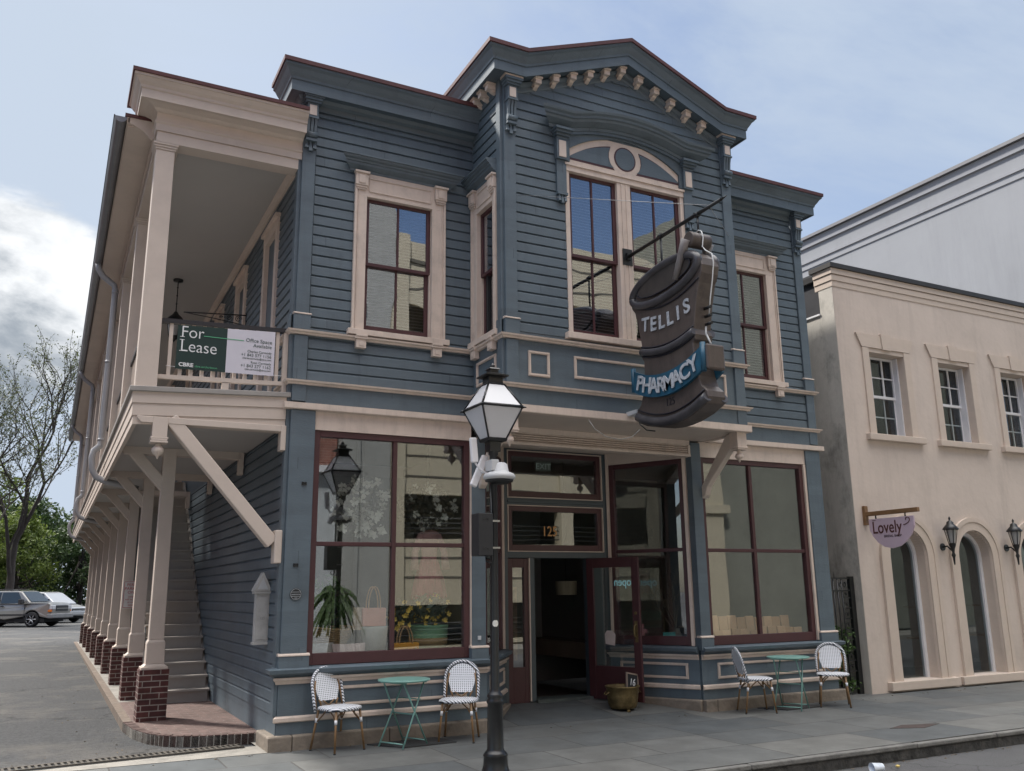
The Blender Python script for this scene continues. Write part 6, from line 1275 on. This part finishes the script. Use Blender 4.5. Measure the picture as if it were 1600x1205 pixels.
OPL = mat('pale_blue_script', (.20, .42, .48), .5); OPL.node_tree.nodes['Principled BSDF'].inputs['Emission Color'].default_value = (.35, .8, .9, 1); OPL.node_tree.nodes['Principled BSDF'].inputs['Emission Strength'].default_value = .12
NO = thing('open_reflection', 'mirrored pale blue open lettering modelled as a reflection in the door glass', 'sign', (5.0, .6, 1.75), world=True)
text('lettering', 'open', Fr(4.93, 1.27, -68), .62, -.03, 1.75, .17, OPL, NO, 'CENTER', ext=.003, mirror=True, sx=.9)  # reversed glowing letters stand in for the reflected open sign
# bracket lamp seen in the doorway
DS = thing('pendant_lamp', 'pleated beige drum shade hanging inside the dark doorway', 'lamp', (5.28, 2.5, 1.62), world=True)
MB().lathe((5.28, 2.5, 0), [(.17, 1.62), (.18, 1.84)], 24).obj('lamp_shade', mat('pleated_shade', (.26, .235, .17), .8, var=.2, vs=30, stretch=(1, 1, .05)), DS); MB().tube([(5.28, 2.5, 1.80), (5.28, 2.5, 3.85)], .006, 6).obj('cord', BLACK, DS); MB().tube([(5.11, 2.5, 1.82), (5.45, 2.5, 1.82)], .005, 6).obj('spider', BLACK, DS)
# ================================================================ piazza banner, lantern and wall fittings
BN = thing('lease_banner', 'green and white office lease banner tied to the upstairs front railing', 'banner', (-.78, .05, 4.27), world=True)
FBn = Fr(0, .062, 0); cu_ = lambda x: (x+1.34)*.012
def quadp(x0, x1, zt0, zt1, zb0, zb1, m, nm, n=.0): MB().add([FBn.p(x0, n, zb0), FBn.p(x1, n, zb1), FBn.p(x1, n, zt1), FBn.p(x0, n, zt0), FBn.p(x0, n-.003, zb0), FBn.p(x1, n-.003, zb1), FBn.p(x1, n-.003, zt1), FBn.p(x0, n-.003, zt0)], [(0, 1, 2, 3), (7, 6, 5, 4), (0, 4, 5, 1), (1, 5, 6, 2), (2, 6, 7, 3), (3, 7, 4, 0)]).obj(nm, m, BN)
DG = mat('deep_green_vinyl', (.006, .030, .026), .45, var=.04); WV_ = mat('white_vinyl', (.60, .58, .64), .45, var=.03); PG = mat('mint_line', (.10, .42, .22), .5); TXD = mat('banner_text', (.05, .09, .08), .6); TXW = mat('banner_white', (.72, .73, .73), .5)
quadp(-1.335, -.775, 4.775, 4.80, 4.25, 4.26, DG, 'green_panel'); quadp(-.7745, -.21, 4.80, 4.825, 4.26, 4.27, WV_, 'white_panel')
for s_, z in (('For', 4.635), ('Lease', 4.465)):
    text('lettering', s_, FBn, -1.30, .002, z, .20, TXW, BN, ext=.001, bold=-.0015, sx=.93)
m_ = MB()
for u, z in ((-1.283, 4.636), (-1.283, 4.466), (-1.283, 4.60)): m_.box(FBn, u-.022, u+.030, .001, .004, z, z+.006)
m_.obj('serif', TXW, BN)
MB().box(FBn, -1.04, -.775, .001, .004, 4.668, 4.676).obj('line', PG, BN); MB().box(FBn, -.774, -.58, .001, .004, 4.668, 4.676).obj('line', PG, BN)
text('lettering', 'CBRE', FBn, -1.30, .002, 4.285, .062, TXW, BN, ext=.001, bold=.002, sx=1.1); text('lettering', 'cbre.us/charleston', FBn, -1.12, .002, 4.287, .034, PG, BN, ext=.001)
for s_, z, k in (('Office Space', 4.665, .062), ('Available', 4.605, .062), ('Charles Carmody', 4.535, .040), ('+1 843 577 1156', 4.485, .052), ('charles.carmody@cbre.com', 4.452, .030), ('Ryan Carmody', 4.40, .040), ('+1 843 577 1162', 4.350, .052), ('ryan.carmody@cbre.com', 4.317, .030)):
    text('lettering', s_, FBn, -.245, .002, z, k, TXD, BN, 'RIGHT', ext=.001)
m_ = MB()
for x, z in ((-1.335, 4.27), (-.21, 4.28)): m_.tube([(x, .06, z), (x+(-.1 if x < -1 else .12), .09, z+.01)], .003, 5)
m_.obj('tie_cord', WHITE, BN)
PL = thing('porch_lantern', 'black lantern hanging on a rod from the upstairs piazza ceiling', 'lantern', (-.86, 5.22, 6.2), world=True)
m_ = MB().lathe((-.86, 5.22, 0), [(0, 7.095), (.085, 7.095), (.08, 7.06), (.02, 7.045), (0, 7.045)], 18); m_.tube([(-.86, 5.22, 7.05), (-.86, 5.22, 6.50)], .010, 6)
for z in (6.95, 6.8, 6.65): m_.ball((-.86, 5.22, z), .017, 8)
m_.lathe((-.86, 5.22, 0), [(.0, 6.52), (.03, 6.50), (.05, 6.46), (.12, 6.40), (.165, 6.34), (.17, 6.32), (.13, 6.33)], 8)
for k in range(6): a = math.pi/3*k; m_.tube([(-.86+.13*math.cos(a), 5.22+.13*math.sin(a), 6.33), (-.86+.09*math.cos(a), 5.22+.09*math.sin(a), 6.05)], .008, 5)
m_.lathe((-.86, 5.22, 0), [(.095, 6.06), (.09, 6.03), (.03, 6.0), (0, 5.95)], 8); m_.obj('frame', BLACK, PL)
MB().lathe((-.86, 5.22, 0), [(.082, 6.05), (.12, 6.33)], 8).obj('glass', bpy.data.materials['lantern_glass'], PL)
SB = thing('scroll_bracket', 'black wrought iron scroll bracket reaching out from the upstairs side wall', 'bracket', (-.03, 3.2, 5.9), world=True)
m_ = MB().tube([(-.02, 3.2, 5.75), (-.02, 3.2, 6.0)], .012, 6); m_.tube([(-.02, 3.2, 5.97), (-.95, 3.2, 5.90)], .010, 6); m_.tube([(-.02, 3.2, 5.80), (-.5, 3.2, 5.86), (-.95, 3.2, 5.90)], .007, 6)
for cx_, r_ in ((-.14, .055), (-.28, .04), (-.40, .028)): m_.tube([(cx_+r_*(1-a/22)*math.cos(a*.6), 3.2, 5.895+r_*(1-a/22)*math.sin(a*.6)) for a in range(18)], .006, 5)
m_.obj('scroll', BLACK, SB)
OFFW = mat('weathered_white', (.46, .45, .43), .6, var=.1, vs=8, dirt=(.3, .28, .25), dirtamt=.5, ds=6)
WB = thing('wall_box', 'tall narrow white wooden box with a pointed roof on the side wall', 'box', (0, .60, 1.1), world=True)
m_ = MB().box(W, -.175, -.015, .56, .68, 1.14, 1.70); m_.box(W, -.19, -.01, .545, .69, 1.11, 1.14); m_.box(W, -.20, -.005, .535, .70, 1.70, 1.73); m_.obj('case', OFFW, WB, bevel=.004)
m_ = MB().poly(Fr(0, .53, 0), [(-.215, 1.7305), (.0, 1.7305), (-.105, 1.95)], -.17, 0); m_.obj('roof', OFFW, WB); MB().poly(Fr(0, .53, 0), [(-.170, 1.75), (-.045, 1.75), (-.1075, 1.885)], 0, .006).obj('gable_panel', GREYP, WB)
MB().box(W, -.155, -.035, .553, .5595, 1.17, 1.67).obj('door', OFFW, WB, bevel=.003); text('number', '125', Fr(0, .553, 0), -.095, .001, 1.40, .045, mat('faint_grey', (.30, .30, .31), .6), WB, 'CENTER')
PQ = thing('round_plaque', 'round black plaque with pale lettering on the corner pilaster', 'plaque', (.145, -.055, 1.69), world=True)
vs_ = [(.145+.068*math.cos(2*math.pi*k/28), 1.69+.068*math.sin(2*math.pi*k/28)) for k in range(28)]
MB().poly(FF, vs_, .05, .062).obj('disc', BLACK, PQ); PALEI = mat('plaque_inlay', (.38, .40, .42), .5)
m_ = MB().box(FF, .09, .20, .062, .064, 1.712, 1.716); m_.box(FF, .09, .20, .062, .064, 1.664, 1.668)
for k in range(28): a, b = 2*math.pi*k/28, 2*math.pi*(k+1)/28; m_.poly(FF, [(.145+.058*math.cos(a), 1.69+.058*math.sin(a)), (.145+.062*math.cos(a), 1.69+.062*math.sin(a)), (.145+.062*math.cos(b), 1.69+.062*math.sin(b)), (.145+.058*math.cos(b), 1.69+.058*math.sin(b))], .061, .064)
m_.obj('inlay', PALEI, PQ); text('lettering', 'PRESERVATION', FF, .145, .063, 1.682, .0145, PALEI, PQ, 'CENTER', bold=.0003); text('lettering', '2009', FF, .145, .063, 1.64, .018, PALEI, PQ, 'CENTER')
for i, (x, z, w_) in enumerate(((.19, 2.97, 'upper'), (.13, 2.02, 'lower'))):
    tag(MB().box(FF, x-.03, x+.03, .05, .058, z-.02, z+.02).tube([(x-.02, -.058, z), (x-.02, -.08, z+.01), (x+.02, -.08, z+.01), (x+.02, -.058, z)], .006, 6).obj('flag_holder', BLACK, loc=(x, -.055, z)), f'small black metal clip, the {w_} of two on the corner pilaster', 'fitting')
tag(MB().box(FF, 2.46, 2.50, .05, .075, 1.10, 1.15).obj('doorbell', GREYP, loc=(2.48, -.06, 1.1), bevel=.004), 'tiny grey metal fitting low on the pilaster left of the lamp post', 'fitting')
PS2 = thing('parking_sign', 'white parking notice with red lettering fixed to an arcade column', 'sign', (-1.0, 8.0, 1.5), world=True)
FPk = Fr(0, 8.05, 0)
MB().box(FPk, -1.14, -.76, -.004, .012, 1.46, 1.97).obj('panel', mat('notice_white', (.60, .58, .56), .5), PS2); RT = mat('notice_red', (.42, .04, .04), .5)
m_ = MB()
for a in ((-1.12, -.78, 1.475, 1.483), (-1.12, -.78, 1.947, 1.955), (-1.12, -1.112, 1.483, 1.947), (-.788, -.78, 1.483, 1.947)): m_.box(FPk, a[0], a[1], .012, .015, a[2], a[3])
m_.obj('border', RT, PS2)
for s_, z, k in (('PERMIT', 1.87, .075), ('PARKING', 1.80, .075), ('ONLY', 1.73, .075), ('violators', 1.66, .05), ('will be towed', 1.61, .05), ('at owner', 1.56, .05), ('expense', 1.51, .05)): text('lettering', s_, FPk, -.95, .014, z, k, RT, PS2, 'CENTER', ext=.001)
# ================================================================ litter and slab details
CU = thing('plastic_cup', 'crumpled clear plastic cup lying in the gutter', 'cup', (5.30, -3.60, -.16), R(20))
m_ = MB(); pr_ = [(-.055, .030), (-.053, .036), (.05, .044), (.055, .047)]; sg = 18; vs = [(x, r*math.cos(2*math.pi*j/sg), .046+r*math.sin(2*math.pi*j/sg)*.95) for x, r in pr_ for j in range(sg)]
m_.add(vs, [(i*sg+j, i*sg+(j+1) % sg, (i+1)*sg+(j+1) % sg, (i+1)*sg+j) for i in range(3) for j in range(sg)]+[list(range(sg))], True); cupo = m_.obj('cup_wall', mat('frosted_plastic', (.70, .76, .84), .3, var=.15, vs=30), CU)
CU.rotation_euler = (0, 0, R(165)); CU.scale = (1.15, 1.15, 1.15)
tag(MB().ball((5.66, -3.55, -.135), .028, 8, 1, .7, .55).obj('leaf_scrap', mat('yellow_scrap', (.55, .42, .14), .8), loc=(5.66, -3.55, -.15)), 'small yellow scrap lying on the street beside the cup', 'litter')
sc2 = MB().slab([(6.9, -2.42), (7.25, -2.30), (7.75, -2.46), (7.3, -2.60)], .0, .004)
struct(sc2.obj('iron_cover', mat('rusted_cover', (.055, .038, .034), .8, var=.4, vs=12)))
# ================================================================ goods in the shop windows
def pillow(mb, c, hx, hy, hz, tilt=0):
    n = 8; vs = []
    for i in range(n+1):
        for j in range(n+1):
            u, v = -1+2*i/n, -1+2*j/n; t = (1-abs(u)**3)*(1-abs(v)**3); vs.append((u*hx*(1-.06*(1-abs(v))), -t**.5*hy, v*hz*(1-.06*(1-abs(u)))))
    k = len(vs); vs += [(x, -y, z) for x, y, z in vs]; ct, st_ = math.cos(tilt), math.sin(tilt)
    vs = [(c[0]+x, c[1]+y*ct-z*st_*-1*-1 if 0 else c[1]+y*ct+z*st_, c[2]-y*st_+z*ct) for x, y, z in vs]
    f = [(i*(n+1)+j, (i+1)*(n+1)+j, (i+1)*(n+1)+j+1, i*(n+1)+j+1) for i in range(n) for j in range(n)]
    return mb.add(vs, f+[tuple(k+q for q in g[::-1]) for g in f], True)
ZD = .865
p_ = tag(pillow(MB(), (.55, .30, ZD+.13), .17, .05, .13, .35).obj('cushion', mat('grey_cushion', (.30, .28, .27), .9, var=.2, vs=20), loc=(.55, .3, ZD)), 'grey linen cushion at the lower left of the left shop window', 'cushion', 'cushions in the left window')
p_ = tag(pillow(MB(), (.90, .26, ZD+.12), .21, .05, .13, .45).obj('cushion', mat('striped_cushion', (.48, .38, .37), .9, var=.25, vs=6, stretch=(8, .1, .1)), loc=(.9, .26, ZD)), 'pale cushion with pink stripes beside the basket in the left shop window', 'cushion', 'cushions in the left window')
BKM = mat('basket_straw', (.30, .20, .10), .8, var=.35, vs=40, stretch=(1, 1, 6)); 
bk_ = thing('straw_basket', 'oval straw basket behind the cushions in the left shop window', 'basket', (.70, .62, ZD), world=True)
m_ = MB(); 
for i in range(9): z = 1.06+i*.026; r = .20+.012*i; m_.tube([(.68+r*1.25*math.cos(a), .62+r*.7*math.sin(a), z+.02*math.sin(2*a)) for a in [2*math.pi*k/24 for k in range(25)]], .016, 6)
m_.obj('weave', BKM, bk_); MB().box(W, .45, .92, .5, .75, ZD, 1.05).obj('stand', INTER, bk_)
def bag(nm, label, cx_, cy_, z0, w0, w1, h, m, hr, hm, cat='bag'):
    t = thing(nm, label, cat, (cx_, cy_, z0), world=True); d = .07
    MB().hexa([(cx_-w0, cy_-d, z0), (cx_+w0, cy_-d, z0), (cx_+w0, cy_+d, z0), (cx_-w0, cy_+d, z0)], [(cx_-w1, cy_-d*.8, z0+h), (cx_+w1, cy_-d*.8, z0+h), (cx_+w1, cy_+d*.8, z0+h), (cx_-w1, cy_+d*.8, z0+h)]).obj('bag_body', m, t, bevel=.012)
    for y in (-d*.7, d*.7): MB().tube([(cx_-w1*.5, cy_+y, z0+h-.03)]+[(cx_-w1*.5*math.cos(a), cy_+y, z0+h+hr*math.sin(a)) for a in [math.pi*k/10 for k in range(11)]]+[(cx_+w1*.5, cy_+y, z0+h-.03)], .009, 6).obj('handle', hm, t)
    return t
ORG = mat('ochre_leather', (.60, .26, .02), .45, var=.12); TAN = mat('tan_leather', (.42, .26, .14), .5); PK = mat('peach_fabric', (.60, .30, .24), .8, var=.12); WCL = mat('white_canvas', (.50, .50, .47), .85, var=.12, vs=10)
ob = bag('handbag', 'ochre yellow leather handbag in the left shop window', 1.60, .25, ZD, .165, .175, .22, ORG, .20, TAN)
MB().tube([(1.60, .178, 1.0), (1.60, .172, 1.0)], .022, 10).obj('clasp', BRASS, ob); MB().tube([(1.72, .17, 1.03), (1.72, .165, .93)], [.012, .022], 6).obj('tassel', TAN, ob)
bag('tote_bag', 'peach tote bag with tall hoop handles standing on a white bucket', 1.24, .42, 1.29, .15, .155, .22, PK, .26, TAN)
wb_ = thing('canvas_bucket', 'white canvas bucket with a frayed foot under the peach tote', 'bucket', (1.26, .42, ZD), world=True)
MB().lathe((1.26, .42, ZD), [(0, .01), (.115, .01), (.17, .40), (.175, .42), (.0, .42)], 18).obj('sides', WCL, wb_); m_ = MB(); rg = random.Random(2)
for i in range(60): a = rg.uniform(0, 6.28); m_.tube([(1.26+.12*math.cos(a), .42+.12*math.sin(a), ZD+.05), (1.26+.14*math.cos(a), .42+.14*math.sin(a), ZD+rg.uniform(.0, .02))], .004, 4)
m_.obj('fringe', WCL, wb_)
tag(MB().box(W, .98, 1.12, .40, .42, 1.25, 1.52).obj('greeting_card', mat('card_print', (.42, .33, .26), .7, var=.4, vs=25), loc=(1.05, .41, 1.25)), 'small printed card standing left of the peach tote', 'card')
GP = thing('green_planter', 'wide pale green metal tub planted with flowers in the left shop window', 'planter', (2.0, .48, ZD), world=True)
GRN = mat('sage_enamel', (.20, .38, .24), .45, var=.12); m_ = MB().lathe((2.0, .48, ZD), [(0, 0), (.20, 0), (.235, .16), (.24, .165), (.245, .20), (.24, .205), (.262, .40), (.27, .41), (.262, .42), (.25, .40), (.22, .2), (0, .2)], 28); m_.obj('tub', GRN, GP); MB().lathe((2.0, .48, ZD), [(.243, .17), (.25, .175), (.256, .26), (.252, .262)], 28).obj('straw_band', BKM, GP)
FY = mat('yellow_petals', (.72, .50, .10), .7, var=.3, vs=20); FWH = mat('white_petals', (.50, .50, .45), .7, var=.2, vs=20); GRYL = leafmat('grey_green_leaves', (.05, .075, .065), (.13, .17, .14))
def bunch(label, c, rad, nl, nf, fm, seed, nm='flower_arrangement', leafm=None, fs_=.035, ls=.05, top=None):
    rg = random.Random(seed); t = thing(nm, label, 'flowers', c, world=True); m = MB(); leaves(m, rg, c, rad, nl, ls); m.obj('foliage', leafm or GRYL, t); m = MB()
    for i in range(nf):
        v = Vector((rg.gauss(0, 1), rg.gauss(0, 1), rg.gauss(0, 1))).normalized()*rg.uniform(.5, 1); p = Vector((c[0]+v.x*rad[0], c[1]+v.y*rad[1]-.03, c[2]+v.z*rad[2]))
        for k in range(6): a = k*math.pi/3+rg.random(); e = Vector((math.cos(a), -.35, math.sin(a)))*fs_*rg.uniform(.8, 1.3); s2 = Vector((-math.sin(a), 0, math.cos(a)))*fs_*.35; m.add([p, p+e*.6+s2, p+e, p+e*.6-s2], [(0, 1, 2, 3)])
    m.obj('blossoms', fm, t)
    if top: MB().tube([c, top], .004, 5).obj('wire', BLACK, t)
    return t
bunch('yellow and grey-green flowers rising from the green tub', (2.02, .46, 1.47), (.27, .16, .22), 260, 26, FY, 5)
bunch('yellow and white flowers behind the ochre handbag', (1.58, .50, 1.38), (.22, .12, .25), 120, 20, FY, 6)
bunch('dark hanging ball of white lily blossoms in the upper right pane', (2.02, .62, 2.80), (.42, .25, .33), 700, 46, FWH, 8, 'hanging_flowers', leafmat('dark_dried_leaves', (.02, .022, .02), (.07, .07, .06)), .055, .06, (2.02, .62, 3.8))
bunch('pale lilies hanging on strings in the upper left pane', (1.12, .62, 2.80), (.45, .2, .45), 160, 44, FWH, 9, 'hanging_flowers', leafmat('pale_dried_leaves', (.16, .17, .14), (.28, .28, .23)), .060, .045, (1.12, .62, 3.8))
bunch('dark fern fronds behind the straw basket', (.78, .85, 1.55), (.32, .15, .38), 260, 0, FWH, 10, 'fern', IVY, .03, .075)
DRM = mat('pink_chiffon', (.28, .065, .09), .8, var=.35, vs=18, stretch=(3, 3, .3)); DRW = mat('blush_bodice', (.32, .17, .17), .8, var=.2)
DR = thing('hanging_dress', 'pink layered dress hanging above the flowers in the left shop window', 'dress', (2.05, .55, 1.6), world=True)
m_ = MB(); sg = 36
prf_ = [(.05, 2.50), (.13, 2.47), (.15, 2.36), (.11, 2.22), (.105, 2.15), (.15, 2.0), (.20, 1.85), (.24, 1.62)]
vs = [(2.05+r*math.cos(2*math.pi*j/sg)*(1+.10*math.sin(j*2.4)*(i > 4)), .58+r*.45*math.sin(2*math.pi*j/sg)*(1+.14*math.sin(j*3.1)*(i > 4)), z+(.03*math.sin(j*1.7) if i == 7 else 0)) for i, (r, z) in enumerate(prf_) for j in range(sg)]
q4 = [(i*sg+j, i*sg+(j+1) % sg, (i+1)*sg+(j+1) % sg, (i+1)*sg+j) for i in range(7) for j in range(sg)]
MB().add(vs, q4[:4*sg], True).obj('bodice', DRW, DR); MB().add(vs, q4[4*sg:], True).obj('skirt', DRM, DR); m_ = MB()
for s_ in (-1, 1): m_.tube([(2.05+s_*.12, .58, 2.44), (2.05+s_*.21, .56, 2.2), (2.05+s_*.22, .54, 1.98)], [.05, .045, .06], 8)
m_.obj('sleeve', DRW, DR); MB().tube([(2.05, .58, 2.5), (2.05, .58, 2.6), (2.05, .60, 3.8)], .004, 5).obj('hanger', BLACK, DR)
# kraft pouches along the right window
KR = [mat('kraft_paper_a', (.56, .33, .19), .8, var=.15), mat('kraft_paper_b', (.46, .26, .14), .8, var=.1)]
rg = random.Random(13); k_ = 0; words = ['first', 'second', 'third', 'fourth', 'fifth', 'sixth', 'seventh', 'eighth', 'ninth', 'tenth', 'eleventh']
for row, (n, y0, z0) in enumerate(((11, .24, ZD), (10, .42, ZD+.12))):
    for i in range(n):
        x = 6.36+i*.178+row*.09+rg.uniform(-.01, .01); h = rg.uniform(.20, .26)+row*.06; y = y0+rg.uniform(-.01, .02)
        m_ = MB().hexa([(x-.083, y-.035, z0), (x+.083, y-.035, z0), (x+.083, y+.035, z0), (x-.083, y+.035, z0)], [(x-.082, y-.012, z0+h), (x+.082, y-.012, z0+h), (x+.082, y+.012, z0+h), (x-.082, y+.012, z0+h)])
        tag(m_.obj('paper_pouch', KR[(i+row) % 2], loc=(x, y, z0), bevel=.006), f'tan paper pouch, {words[i]} from the left in the {"back" if row else "front"} row of the right shop window', 'pouch', 'tan paper pouches in the right window')
tag(MB().box(W, 6.3, 8.3, .37, .47, ZD, ZD+.12).obj('display_riser', INTER, loc=(7.3, .42, ZD)), 'long low riser under the back row of paper pouches', 'riser')
# right angled window: twigs, teal picture, sheer panel
TW = thing('twig_arrangement', 'tall bare twigs in a vase inside the angled shop window', 'twigs', (6.15, .75, ZD), world=True); m_ = MB(); rg = random.Random(17)
def twig(p, d, l, r, k):
    q = [p]; 
    for i in range(4): d = (d+Vector((rg.uniform(-.25, .25), rg.uniform(-.25, .25), rg.uniform(-.08, .16)))).normalized(); p = p+d*l/4; q.append(p)
    m_.tube(q, [r*(1-.15*i) for i in range(5)], 4, cap=False)
    if k: 
        for j in range(3): twig(q[rg.randint(1, 4)], (d+Vector((rg.gauss(0, .5), rg.gauss(0, .5), rg.gauss(0, .3)))).normalized(), l*.62, r*.6, k-1)
for i in range(8): twig(Vector((6.15+rg.uniform(-.04, .04), .75, ZD+.2)), Vector((rg.uniform(-.5, .5), rg.uniform(-.4, .3), 1)).normalized(), .62, .008, 3)
m_.obj('twigs', mat('twig_tan', (.17, .14, .10), .8), TW); MB().lathe((6.15, .75, ZD), [(0, 0), (.09, 0), (.11, .1), (.07, .22), (.08, .25)], 16).obj('vase', mat('stoneware', (.20, .18, .15), .6), TW)
tag(MB().box(W, 5.80, 6.02, .58, .60, ZD, ZD+.20).obj('picture', mat('teal_picture', (.08, .36, .36), .5, var=.35, vs=12), loc=(5.9, .59, ZD)), 'small teal picture leaning low in the angled shop window', 'picture')
tag(MB().box(W, 5.60, 5.66, .86, .88, ZD+.12, ZD+.32).box(W, 5.55, 5.71, .861, .879, ZD+.18, ZD+.24).obj('cross_ornament', mat('pink_cross', (.38, .16, .18), .7), loc=(5.63, .87, ZD)), 'small pink cross ornament beside the teal picture', 'ornament')
tag(MB().box(W, 3.06, 3.30, 1.32, 1.34, 1.0, 2.0).obj('poster', mat('poster_print', (.30, .24, .18), .7, var=.6, vs=5), loc=(3.2, 1.33, 1.0)), 'patterned fabric panel behind the narrow glass beside the door', 'textile') if 0 else tag(MB().box(W, 3.66, 3.83, 1.50, 1.52, .7, 1.75).obj('textile_panel', mat('printed_textile', (.26, .20, .15), .8, var=.7, vs=7), loc=(3.75, 1.51, .7)), 'patterned textile hanging behind the narrow glass beside the door', 'textile')
